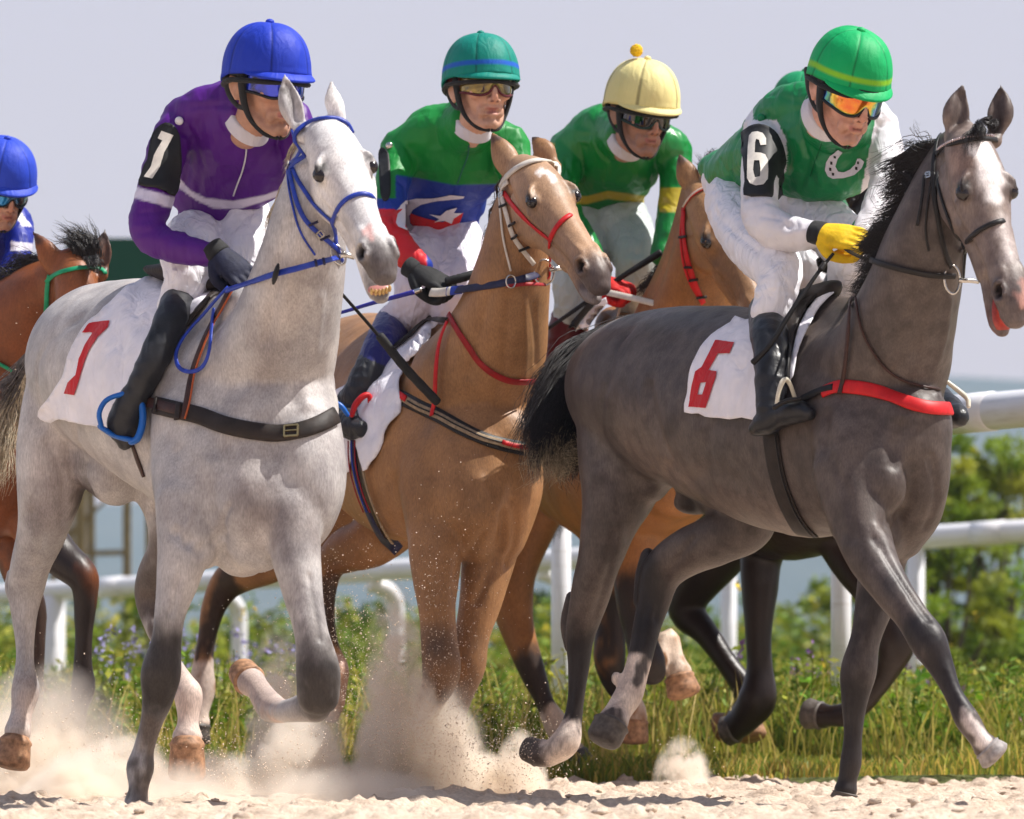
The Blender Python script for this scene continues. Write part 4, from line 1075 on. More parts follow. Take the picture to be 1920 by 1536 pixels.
m_black_pl = m_plain('black_plastic', (.012, .012, .013), rough=.35, var=.3)
m_black_cl = m_cloth('black_webbing', (.015, .015, .016, 1), rough=.8, fold=.2)
m_boot = m_plain('boot_leather', (.013, .013, .016), rough=.38, var=.4, nscale=12, bstr=.5, bdist=.015, spec=.4)
m_boot_g = m_plain('worn_boot_leather', (.022, .023, .027), rough=.42, var=.4, nscale=18, bstr=.5, bdist=.008)

def pxy(V):
    return 960 + V[:, 0] / V[:, 1] * F, HZ - (V[:, 2] - CZ) / V[:, 1] * F

def helmet(M, root, mat, colf, stripe=None, brim=1.0, pom=None, seams=6, under=True, s=1.0):
    nu, nv = 144, 30
    V = []; 
    def pt(th, al, k=1.0):
        # th 0 faces front (-y)
        front = max(0, math.cos(th)); back = max(0, -math.cos(th))
        rx, ry, rz = .108 * s, .130 * s, .122 * s
        sa = math.sin(al) ** .80 if al > 0 else 0; ca = math.copysign(abs(math.cos(al)) ** .92, math.cos(al))
        x = rx * sa * math.sin(th) * k; y = -ry * sa * math.cos(th) * k + .008; z = rz * ca * k + .020
        return x, y, z
    for j in range(nv + 1):
        for i in range(nu):
            th = 2 * math.pi * i / nu
            amax = math.radians(92 + 12 * max(0, -math.cos(th)) - 3 * max(0, math.cos(th)))
            al = amax * (j / nv) * .999 + .004
            k = 1.0
            for q in range(seams):
                d = abs((th - 2 * math.pi * (q + .5) / seams + math.pi) % (2 * math.pi) - math.pi)
                k -= .012 * math.exp(-(d * math.sin(al) / .028) ** 2)
            k += .006 * math.sin(th * seams + .7) * math.sin(al)
            k += .004 * math.sin(th * 13 + al * 9) * (j / nv) ** 2
            if j >= nv - 1: k += .012
            V.append(pt(th, al, k))
    V = np.array(V); n0 = len(V)
    # turned-in lip
    inn = V[nv * nu:(nv + 1) * nu] * np.array([.93, .93, 1]) + np.array([0, 0, .004])
    V = np.vstack([V, inn])
    Fc = []
    for j in range(nv + 1):
        for i in range(nu):
            k = (i + 1) % nu
            Fc.append((j * nu + i, (j + 1) * nu + i, (j + 1) * nu + k, j * nu + k))
    Fc.append(tuple(reversed(range(nu))))
    t = np.r_[np.repeat(np.arange(nv + 1) / nv, nu), np.ones(nu)]
    col = np.tile(np.array(colf), (len(V), 1))
    ths = np.r_[np.tile(2 * math.pi * np.arange(nu) / nu, nv + 1), 2 * math.pi * np.arange(nu) / nu]
    for q in range(seams):
        dd = np.abs((ths - 2 * math.pi * (q + .5) / seams + math.pi) % (2 * math.pi) - math.pi); col[dd < .035] *= .45
    if stripe: w = ((t > stripe[1]) & (t < stripe[2])); col[w] = stripe[0]
    o = link('helmet', V @ M[:3, :3].T + M[:3, 3], Fc, mat, root, True, col)
    # peak
    vb = []; fb = []; m = 24
    for i in range(m + 1):
        th = math.radians(-68 + 136 * i / m)
        e = math.cos(math.radians(-90 + 180 * i / m)) ** .5 if 0 < i < m else 0
        am = math.radians(89)
        x, y, z = pt(th, am, 1.0)
        for kk, dz in ((.97, .004), (1.0, .003), (1 + .13 * e * brim, -.010 * e), (1 + .15 * e * brim, -.014 * e), (1 + .13 * e * brim, -.017 * e), (.97, -.006)):
            vb.append((x * kk, y * (1 + (kk - 1) * 1.3), z + dz))
    for i in range(m):
        for j in range(6):
            k = (j + 1) % 6
            fb.append((i * 6 + j, (i + 1) * 6 + j, (i + 1) * 6 + k, i * 6 + k))
    fb += [tuple(range(6)), tuple(m * 6 + j for j in reversed(range(6)))]
    pk = link('peak', np.array(vb) @ M[:3, :3].T + M[:3, 3], fb, mat, o, True, np.tile(np.array(colf), (len(vb), 1)))
    bb = MB(); bb.lell(M, (0, .008, .143 * s), (.011, .011, .007))
    setcol(bb.build('button', mat, o).data, np.array(colf))
    if pom:
        pb = MB(); pb.lell(M, (-.035, .02, .160 * s), (.019, .019, .018)); S = Surf(pb, .0025); S.push(.0025 * vnoise(S.V, 350, 2))
        link('pompom', S.V, S.Q, pom, o)
    if under:
        # dark shell rim, side pads and chin strap
        hb = MB()
        pts = []
        for i in range(33):
            th = 2 * math.pi * i / 32
            x, y, z = pt(th, math.radians(96 + 10 * max(0, -math.cos(th))), .93); pts.append((x, y, z - .004, .006, .010))
        hb.ltube(M, pts, sub=1, ring=8, ref=(0, 0, 1) and (.01, .02, 1))
        for g in (1, -1):
            hb.ltube(M, [(.086 * g, -.016, .015, .008, .016), (.080 * g, -.018, -.02, .008, .014), (.073 * g, -.020, -.050, .007, .012), (.058 * g, -.030, -.085, .005, .007), (.034 * g, -.056, -.114, .0035, .005), (.004 * g, -.074, -.122, .0035, .005)], ring=12)
            hb.ltube(M, [(.088 * g, .055, .01, .008, .02), (.076 * g, .052, -.03, .005, .010), (.073 * g, .015, -.055, .004, .006), (.071 * g, -.012, -.060, .004, .006)], ring=10)
        hb.build('chin_strap', m_black_cl, o)
    return o

def goggles(M, root, lens, frame, h=.030, wrap=72, drop=.0, name='goggles'):
    mu, mv = 36, 8; V = []
    for j in range(mv + 1):
        for i in range(mu + 1):
            u = -1 + 2 * i / mu; th = math.radians(wrap) * u; v = -1 + 2 * j / mv
            hh = h * (1 - .25 * abs(u) ** 3)
            notch = .020 * math.exp(-(u / .12) ** 2) if v < 0 else 0
            low = .006 * math.exp(-((abs(u) - .42) / .25) ** 2) if v < 0 else 0
            z = .001 + drop + v * hh + (notch - low) * (-v)
            rr = .088 + .004 * (1 - v * v)
            V.append((.080 * math.sin(th) * 1.02, -.112 * math.cos(th) + .0 - .004 * (1 - v * v) + (.012 if abs(u) > .9 else 0) * (abs(u) - .9) * 10, z))
    V = np.array(V); n = len(V)
    V2 = V * np.array([.95, .95, 1.0])
    VV = np.vstack([V, V2]); Fc = []
    w = mu + 1
    for j in range(mv):
        for i in range(mu):
            a = j * w + i
            Fc.append((a, a + 1, a + w + 1, a + w)); Fc.append((n + a, n + a + w, n + a + w + 1, n + a + 1))
    ring = [i for i in range(w)] + [j * w + mu for j in range(1, mv + 1)] + [mv * w + i for i in range(mu - 1, -1, -1)] + [j * w for j in range(mv - 1, 0, -1)]
    for a, b in zip(ring, ring[1:] + ring[:1]): Fc.append((b, a, n + a, n + b))
    g = link(name, VV @ M[:3, :3].T + M[:3, 3], Fc, lens, root)
    fb = MB()
    pts = [tuple(V[i] * np.array([1.0, 1.0, 1])) for i in ring] + [tuple(V[ring[0]])]
    fb.ltube(M, [p + (.0035, .0035) for p in pts], sub=1, ring=8, ref=(.03, -.5, .8), capf=(.1, .1))
    for gq in (1, -1):
        fb.ltube(M, [(.079 * gq, -.030, .014 + drop, .003, .012), (.088 * gq, .0, .018 + drop, .002, .010), (.092 * gq, .03, .022 + drop, .002, .010)], ring=8, ref=(1, 0, 0))
    fb.build('frame', frame, g)
    return g

def garment(name, Y0, tubes, vox, mat, root, colf, wr=.004, wf=(16, 16, 30), sm=4, extra=None, seed=5, folds=(), ells=()):
    mb = MB(Y0)
    for t in tubes: mb.tube(t)
    for e in ells: mb.ell(*e)
    if extra: extra(mb)
    S = Surf(mb, vox); S.smooth(sm)
    if wr:
        n = vnoise(S.V * np.array(wf) * 1.0, 1, seed); n = 1 - np.abs(n) * 2
        n2 = vnoise(S.V * np.array(wf)[[2, 1, 0]] * 1.5, 1, seed + 3); n2 = 1 - np.abs(n2) * 2
        S.push(wr * (.6 * n + .4 * n2)); S.smooth(1)
    for pts, r, dp in folds:
        q = []
        for p in pts:
            h, _ = S.hit(p[0], p[1], Y0); q.append(h)
        S.groove(np.array(q), r, dp)
    S._bvh = None
    col = colf(S) if callable(colf) else np.tile(np.array(colf), (len(S.V), 1))
    o = link(name, S.V, S.Q, mat, root, True, col)
    return o, S

def near(key, st, off=.004):
    "stations (px, py, a, b): depth that rests the leg against the horse's near side"
    H = HORSES[key]; out = []
    for q in st:
        h, _ = H['S'].hit(q[0], q[1], None)
        ds = []
        for dx in (-.5, 0, .5):
            h, _ = H['S'].hit(q[0] + dx * q[2], q[1], None)
            if h is not None: ds.append(h[1])
        out.append(min(ds) if ds else None)
    good = [v for v in out if v is not None]
    for i, v in enumerate(out):
        if v is None: out[i] = next((w for w in out[i:] if w is not None), good[-1])
    return [(q[0], q[1], out[i] - H['Y0'] - q[3] * out[i] / F * .8 - off, q[2], q[3]) for i, q in enumerate(st)]

def shrink(tubes, k=.82):
    return [[tuple(q[:3]) + tuple(v * k for v in q[3:]) for q in t] for t in tubes]

COLLAR = []
def rider(label, Y0, hd, torso, sleeves, breech, boots, hands, skin, mats, jcol, helm, gog, mouth=0, neck=None, boots_col=None, jf=(), bf=(), group='racing riders', eyes=False, hair_c=None, wr=.0045, glove_skin=False, stub=None):
    root = thing('person', label, 'person', group)
    M = headM(*hd)
    mb = MB(Y0)
    face_shape(mb, M, mouth)
    for t in shrink(torso, .80) + shrink(sleeves, .72) + shrink(breech, .78): mb.tube(t)
    for b in boots: mb.tube(shrink([b[0]], .74)[0]); mb.tube(shrink([b[1]], .70)[0])
    for h in hands: fist_shape(mb, h[0], .86, h[1])
    if neck: mb.tube(neck)
    S = Surf(mb, .0052)
    dh = np.linalg.norm(S.V - M[:3, 3], axis=1)
    S.smooth(3, w=np.where(dh < .16, .45, 1.0))
    # eye sockets, mouth
    for g in (1, -1):
        S.groove([MP(M, (.022 * g, -.09, .003)), MP(M, (.046 * g, -.086, .003))], .012 * 1.15, .006)
    S.groove([MP(M, (-.021, -.089, -.0695 - mouth / 2)), MP(M, (0, -.104, -.0695 - mouth / 2)), MP(M, (.021, -.089, -.0695 - mouth / 2))], .0036 + mouth * .45, .0035 + mouth)
    for g in (1, -1): S.groove([MP(M, (.018 * g, -.102, -.044)), MP(M, (.030 * g, -.092, -.058)), MP(M, (.033 * g, -.086, -.074))], .005, .0022)
    V = S.V; s = np.array(skin)
    col = np.tile(s, (len(V), 1))
    def pt(A, B, r, c, st):
        nonlocal col
        d = seg_dist(V, MP(M, A), MP(M, B)) / 1.15; w = st * (1 - sstep((d - r * .4) / (r * .6))); col = col * (1 - w[:, None]) + np.array(c) * w[:, None]
    pt((-.015, -.097, -.0695 - mouth / 2), (.015, -.097, -.0695 - mouth / 2), .0115 + mouth * .5, (.40, .13, .11), .85); pt((-.018, -.1, -.0695 - mouth / 2), (.018, -.1, -.0695 - mouth / 2), .0038, (.10, .02, .02), .85)
    if mouth: pt((-.009, -.1, -.0695 - mouth / 2), (.009, -.1, -.0695 - mouth / 2), .0085, (.06, .015, .015), .95)
    pt((0, -.115, -.036), (0, -.11, -.045), .018, s * np.array((1.0, .72, .68)), .5)
    for g in (1, -1):
        pt((.0075 * g, -.112, -.049), (.0095 * g, -.108, -.050), .0055, (.08, .03, .025), .9)
        pt((.046 * g, -.075, -.030), (.04 * g, -.08, -.045), .028, s * np.array((1.0, .84, .80)), .4)
        pt((.020 * g, -.09, -.095), (.05 * g, -.045, -.080), .030, s * .66, .4)
    pt((0, -.08, -.102), (0, -.085, -.100), .028, s * .66, .4)
    pt((-.015, -.095, -.058), (.015, -.095, -.058), .010, s * .72, .35)
    if hair_c is not None:
        for g in (1, -1): pt((.072 * g, .04, .0), (.07 * g, .07, -.03), .04, hair_c, .95)
        pt((0, .09, -.02), (0, .09, .04), .07, hair_c, .95)
    link('body', V, S.Q, m_skin, root, True, np.clip(col, 0, 1))
    if eyes:
        for g in (1, -1):
            eb = MB(); eb.lell(M, (.031 * g, -.079, .002), (.0125, .0125, .0125)); V_, F_ = eb.arrays()
            d = np.linalg.norm(V_ - MP(M, (.031 * g, -.092, .0)), axis=1) / 1.15
            c = np.where(d[:, None] < .0035, [[.01, .01, .01]], np.where(d[:, None] < .0062, [[.07, .035, .02]], [[.6, .58, .55]]))
            link('eye', V_, F_, m_eyew, root, True, c)
    def yoke(m):
        A_ = MP(M, (0, .072, -.088)); q = torso[0][-2]; B_ = P(q[0], q[1] - 8, Y0 + q[2]); q = torso[0][-3]; C_ = P(q[0], q[1] - 10, Y0 + q[2])
        V_, F_ = loft3(crom(np.array([A_, A_ * .5 + B_ * .5, B_, C_]), 3), np.interp(np.arange(10) / 9, [0, .33, .66, 1], [.074, .092, .118, .12]), np.interp(np.arange(10) / 9, [0, .33, .66, 1], [.074, .088, .10, .11]), (1, 0, 0), 28, (.25, .5))
        m.add(V_, F_)
    j, SJ = garment('jersey', Y0, torso + sleeves, .0065, mats[0], root, jcol, wr=wr, folds=jf, extra=yoke)
    cb_ = MB(); cb_.ltube(M, [(0, .066, -.084, .054, .057), (0, .074, -.094, .057, .060), (0, .083, -.104, .060, .063)], ring=28, capf=(.1, .1))
    cb_.build('undershirt_collar', m_collar, root)
    SB = None
    if breech:
        b, SB = garment('breeches', Y0, breech, .0065, mats[1], root, mats[2], wr=.0045, folds=bf, wf=(20, 14, 24), seed=11)
    out = dict(root=root, M=M, SJ=SJ, SB=SB, jersey=j, boots=[], gloves=[])
    for i, b in enumerate(boots):
        bo, SBo = garment('boot', Y0, [b[0], b[1]], .0055, b[2], root, b[3] if len(b) > 3 else (.02, .02, .022), wr=.0035, wf=(14, 14, 34), sm=3, seed=20 + i)
        out['boots'].append((bo, SBo))
    for h in hands:
        gb = MB(Y0); fist_shape(gb, h[0], 1.06, h[1])
        SG = Surf(gb, .0038); SG.smooth(2)
        go = link('glove', SG.V, SG.Q, h[2], root); out['gloves'].append((go, SG))
        cb = MB(); cb.ltube(h[0], [(0, -.078, 0, .033, .028), (0, -.060, 0, .035, .028), (0, -.045, .0, .035, .027)], ring=20, capf=(.15, .15))
        cb.build('cuff', h[3], go)
    helmet(M, root, *helm[:2], **helm[2])
    goggles(M, root, *gog[:2], **gog[2])
    return out
m_eyew, _nt, _b = mat_new('eyeball')
_a = N(_nt, 'ShaderNodeAttribute', attribute_name='col'); _nt.links.new(_a.outputs['Color'], _b.inputs['Base Color']); _b.inputs['Roughness'].default_value = .1

m_collar = m_cloth('white_collar', (.66, .64, .70, 1), rough=.7, fold=.3)
m_silk = m_cloth('racing_silk', None, rough=.50, fold=.30, weave=.12, spec=.35, folds=13, sheen=0)
m_satin = m_cloth('shiny_silk', None, rough=.36, fold=.35, weave=.08, spec=.55, folds=12, sheen=0)
m_breech = m_cloth('breeches_cloth', None, rough=.6, fold=.6, weave=.12, spec=.35, folds=16)
m_helm = m_cloth('helmet_cover', None, rough=.55, fold=.16, weave=.3, spec=.25, folds=20, sheen=0)
WHT = (.86, .85, .90)

def soft(c, w, col):
    w = np.clip(w, 0, 1)[:, None]; return c * (1 - w) + np.asarray(col) * w
def sb(y, lo, hi, k=3.0): return np.clip((y - lo) / k + .5, 0, 1) * np.clip((hi - y) / k + .5, 0, 1)
# purple rider
PUR = np.array((.080, .004, .20)); LIL = np.array((.66, .62, .76))
def col_purple(S):
    x, y = pxy(S.V); c = np.tile(PUR, (len(x), 1))
    arm = seg_dist(S.V, P(322, 235, 14.82), P(268, 405, 14.74)) < .10
    arm &= x < 338
    t = 352 + (x - 262) * .28
    c = soft(c, arm * sb(y, t, t + 22), LIL)
    up = np.interp(x, [337, 358, 387, 437, 496, 540], [335, 358, 372, 377, 366, 350]); dn = np.interp(x, [337, 367, 400, 450, 500, 540], [354, 375, 391, 392, 376, 362])
    return soft(c, ((~arm) & (x > 334)) * sb(y, up, dn), LIL)
D1 = 15.0
R1 = rider('rider in purple jersey and blue helmet wearing black number 1 armband', D1, (501, 156, 14.62, 34, 8, 0, 1.16),
  torso=[[(410, 404, .02, 70, 64), (410, 385, .0, 84, 70), (410, 365, -.01, 90, 70), (414, 345, -.02, 92, 70), (428, 300, -.08, 98, 70), (445, 250, -.17, 104, 72), (455, 215, -.22, 90, 62), (463, 190, -.25, 52, 48)],
         [(345, 228, -.16, 44, 44), (400, 202, -.22, 44, 46), (470, 200, -.24, 44, 44), (540, 222, -.2, 42, 42)], [(400, 330, .0, 70, 60), (470, 330, -.12, 62, 50), (520, 300, -.2, 40, 40)]],
  sleeves=[[(350, 228, -.16, 40, 44), (322, 262, -.20, 38, 42), (303, 320, -.24, 36, 38), (288, 375, -.28, 36, 38), (276, 418, -.31, 34, 36), (290, 448, -.33, 33, 34), (330, 464, -.36, 29, 30), (375, 474, -.40, 24, 25), (408, 480, -.42, 20, 21)],
           [(545, 225, -.2, 40, 42), (565, 290, -.25, 36, 38), (580, 350, -.30, 33, 35), (600, 410, -.35, 30, 32), (590, 460, -.42, 26, 27)]],
  breech=[[(400, 432, .08, 48, 50), (425, 440, .05, 50, 50), (455, 440, -.02, 44, 44)],
          [(388, 430, .04, 52, 52), (363, 456, -.10, 60, 58), (355, 485, -.20, 55, 54), (352, 520, -.27, 44, 46), (338, 553, -.28, 37, 38), (330, 572, -.29, 34, 34)],
          [(450, 400, .0, 55, 52), (462, 440, -.08, 50, 50), (455, 490, -.16, 46, 46), (452, 540, -.16, 40, 40)]],
  boots=[(near('white', [(336, 562, 33, 34), (322, 600, 32, 34), (300, 650, 30, 31), (276, 700, 27, 29), (256, 742, 24, 27)]),
          near('white', [(256, 738, 26, 28), (240, 768, 29, 30), (230, 800, 30, 28), (234, 828, 14, 18)]), m_boot_g),
         ([(450, 545, -.16, 36, 36), (500, 620, -.1, 32, 34), (560, 700, -.08, 28, 30)], [(560, 700, -.08, 26, 28), (570, 730, -.16, 26, 26), (575, 748, -.22, 16, 16)], m_boot)],
  hands=[(fist_frame(434, 500, 14.56, (.62, -.25, -.62), (.25, -.85, .55), 1.10), -1, m_plain('navy_glove', (.010, .012, .035), rough=.7, var=.4, nscale=30, bstr=.5, bdist=.006), m_black_cl),
         (fist_frame(600, 500, 14.50, (.3, -.4, -.7), (.2, -.85, .4), 1.05), 1, m_plain('navy_glove', (.010, .012, .035), rough=.7), m_black_cl)],
  skin=(.50, .28, .19), mats=(m_silk, m_breech, WHT), jcol=col_purple,
  helm=(m_helm, (.012, .040, .46), dict(seams=6, s=.97)), gog=(lens_mat('blue_mirror_lens', (.005, .006, .03, 1), (.02, .05, .7, 1)), m_black_pl, dict(h=.029)),
  jf=[([(345, 250), (352, 300), (345, 350)], .012, .008), ([(365, 260), (380, 310), (372, 360)], .010, .005), ([(300, 385), (320, 400), (325, 430)], .008, .006), ([(262, 400), (290, 398), (318, 392)], .007, .005), ([(280, 425), (320, 418), (345, 440)], .008, -.005), ([(360, 200), (420, 195), (440, 200)], .008, .004)],
  bf=[([(330, 500), (370, 485), (400, 500)], .008, .005), ([(345, 555), (385, 520), (405, 490)], .007, .005), ([(400, 395), (410, 430), (430, 470)], .009, .006), ([(470, 400), (440, 430), (425, 470)], .007, .005), ([(325, 540), (350, 530), (375, 540)], .006, .004)])

# green, blue and red rider
GR3 = np.array((.003, .22, .030)); BL3 = np.array((.010, .035, .30)); RD3 = np.array((.60, .012, .018)); PK = np.array((.66, .60, .72))
def col_three(S):
    x, y = pxy(S.V); c = np.tile(GR3, (len(x), 1))
    c = soft(c, sb(y, np.interp(x, [700, 779, 850, 933, 1000], [322, 333, 347, 345, 335]), 9999), BL3)
    arm = (seg_dist(S.V, P(728, 300, 16.6), P(722, 430, 16.4)) < .085) & (x < 742)
    c[arm] = GR3; c[arm & (y > 372)] = BL3; c[arm & (y > 392)] = RD3
    c[(seg_dist(S.V, P(735, 445, 16.4), P(790, 495, 16.35)) < .11) & (y > 395) & (x < 800)] = RD3
    return c
R3 = rider('rider in green, blue and red jersey with white crescent, teal helmet', 16.9, (903, 163, 16.48, 20, 0, 0, 1.13),
  torso=[[(832, 424, .06, 66, 62), (828, 400, .04, 80, 66), (826, 375, .0, 86, 66), (828, 340, -.05, 92, 66), (845, 295, -.13, 104, 70), (862, 262, -.19, 96, 62), (880, 232, -.24, 56, 46)],
         [(755, 282, -.14, 42, 42), (810, 252, -.2, 42, 44), (880, 244, -.22, 42, 42), (950, 270, -.2, 40, 40)]],
  sleeves=[[(758, 278, -.14, 38, 42), (742, 320, -.22, 34, 38), (732, 370, -.30, 31, 34), (728, 415, -.37, 30, 32), (738, 450, -.43, 31, 32), (768, 482, -.48, 26, 27), (792, 500, -.52, 20, 21)],
           [(955, 272, -.2, 38, 42), (968, 330, -.25, 33, 36), (975, 380, -.32, 30, 33), (960, 440, -.4, 28, 30), (930, 490, -.45, 22, 24)]],
  breech=[[(835, 440, .10, 52, 52), (822, 455, .06, 62, 56), (850, 460, .0, 54, 52)],
          [(802, 455, .04, 54, 50), (795, 490, -.06, 60, 56), (790, 540, -.12, 52, 52), (775, 578, -.10, 44, 46), (752, 598, -.02, 38, 38), (738, 610, .03, 36, 36)],
          [(860, 450, .0, 48, 48), (862, 500, -.1, 44, 46), (850, 560, -.18, 40, 42), (840, 620, -.1, 34, 36)]],
  boots=[(near('p', [(742, 604, 37, 36), (722, 640, 35, 34), (700, 685, 32, 32), (680, 720, 29, 30), (664, 748, 26, 28)]),
          near('p', [(656, 750, 25, 26), (648, 775, 28, 28), (658, 798, 26, 26), (678, 805, 16, 18)]), m_cloth('boot_with_blue_top', None, rough=.45, fold=.4, spec=.4),
          lambda S: np.where((pxy(S.V)[1] < 672 + (pxy(S.V)[0] - 690) * .45)[:, None], [[.012, .012, .14]], [[.014, .015, .02]]))],
  hands=[(fist_frame(806, 522, 16.34, (.75, -.35, -.45), (.35, -.6, .7), 1.15), -1, m_plain('black_glove', (.012, .012, .013), rough=.75, var=.4, nscale=30, bstr=.5, bdist=.006), m_black_cl)],
  skin=(.62, .37, .26), mats=(m_silk, m_breech, (.70, .66, .76)), jcol=col_three,
  helm=(m_helm, (.0, .22, .17), dict(stripe=((.01, .10, .50), .80, .88), seams=6, s=1.0, brim=.55)), gog=(lens_mat('amber_lens', (.10, .07, .01, 1), (.35, .24, .03, 1)), m_plain('maroon_frame', (.10, .012, .02), rough=.3), dict(h=.029)),
  mouth=.006, eyes=True,
  jf=[([(765, 280), (775, 320), (765, 360)], .010, .006), ([(880, 285), (872, 310), (858, 345)], .004, .003), ([(745, 340), (760, 350), (760, 370)], .007, .005), ([(930, 290), (915, 330)], .008, .005)],
  bf=[([(768, 590), (800, 560), (812, 530)], .007, .005), ([(790, 600), (812, 570), (822, 545)], .006, .004), ([(780, 430), (800, 470), (840, 490)], .009, .006), ([(845, 430), (860, 470)], .007, .005), ([(740, 590), (765, 575)], .006, .004)])

# green rider with yellow helmet
GR4 = np.array((.0, .20, .030)); YE4 = np.array((.45, .36, .02))
def col_four(S):
    x, y = pxy(S.V); c = np.tile(GR4, (len(x), 1))
    arm = (seg_dist(S.V, P(1275, 310, 17.6), P(1258, 440, 17.5)) < .085) & (x > 1236)
    yy = np.interp(x, [1040, 1100, 1140, 1240], [366, 368, 358, 372])
    c = soft(c, (~arm) * sb(y, yy, yy + 15), YE4); c = soft(c, arm * sb(y, 352, 398), YE4)
    c[(x < 1040) & (y < 300) & (y > 268)] = YE4
    return c
R4 = rider('rider in shiny green jersey with yellow stripe and yellow pompom helmet', 17.9, (1203, 209, 17.38, 24, 14, 2, 1.13),
  torso=[[(1140, 392, .02, 68, 62), (1134, 360, .0, 82, 58), (1135, 315, -.1, 96, 64), (1150, 280, -.18, 96, 66), (1165, 255, -.24, 80, 60), (1178, 240, -.27, 50, 46)],
         [(1070, 285, -.15, 44, 44), (1120, 255, -.22, 42, 44), (1190, 250, -.25, 42, 42), (1255, 280, -.22, 40, 40)]],
  sleeves=[[(1068, 286, -.16, 40, 42), (1052, 340, -.24, 34, 36), (1060, 400, -.32, 32, 34), (1095, 460, -.38, 28, 30), (1125, 510, -.42, 22, 24)],
           [(1262, 283, -.2, 36, 40), (1266, 335, -.24, 28, 34), (1260, 385, -.28, 25, 30), (1250, 430, -.32, 23, 26), (1240, 480, -.36, 20, 22)]],
  breech=[[(1135, 412, .06, 50, 52), (1145, 425, .02, 66, 62), (1165, 430, -.06, 56, 56)],
          [(1160, 410, .0, 56, 52), (1180, 450, -.1, 50, 50), (1195, 500, -.2, 42, 42), (1185, 560, -.12, 34, 36)],
          [(1110, 410, .02, 56, 52), (1090, 460, -.1, 52, 50), (1080, 520, -.22, 46, 44), (1078, 570, -.22, 38, 38), (1066, 606, -.16, 33, 34)]],
  boots=[([(1066, 600, -.18, 35, 36), (1058, 640, -.15, 33, 34), (1050, 680, -.13, 30, 31), (1042, 740, -.12, 27, 28)], [(1042, 740, -.12, 26, 28), (1046, 770, -.2, 25, 26), (1056, 785, -.27, 16, 18)], m_plain('maroon_boot', (.10, .010, .015), rough=.4))],
  hands=[(fist_frame(1148, 536, 17.42, (.75, -.5, -.3), (.3, -.6, .7), 1.05), -1, m_plain('red_glove', (.50, .010, .008), rough=.7, var=.3, nscale=40, bstr=.5, bdist=.006), m_plain('red_cuff', (.4, .01, .01), rough=.7))],
  skin=(.42, .235, .17), mats=(m_satin, m_breech, (.50, .56, .55)), jcol=col_four,
  helm=(m_helm, (.78, .68, .30), dict(seams=5, s=1.03, pom=m_plain('yellow_wool', (.80, .48, .02), rough=.9), brim=.8)), gog=(lens_mat('dark_lens', (.012, .010, .010, 1), (.03, .022, .02, 1)), m_plain('dark_green_frame', (.02, .045, .04), rough=.35), dict(h=.033)),
  jf=[([(1085, 270), (1095, 300), (1090, 340)], .008, .006), ([(1110, 262), (1130, 300)], .008, -.006), ([(1230, 290), (1225, 330)], .008, .006), ([(1060, 300), (1080, 350)], .010, .006), ([(1160, 270), (1140, 310), (1135, 350)], .008, -.005)])

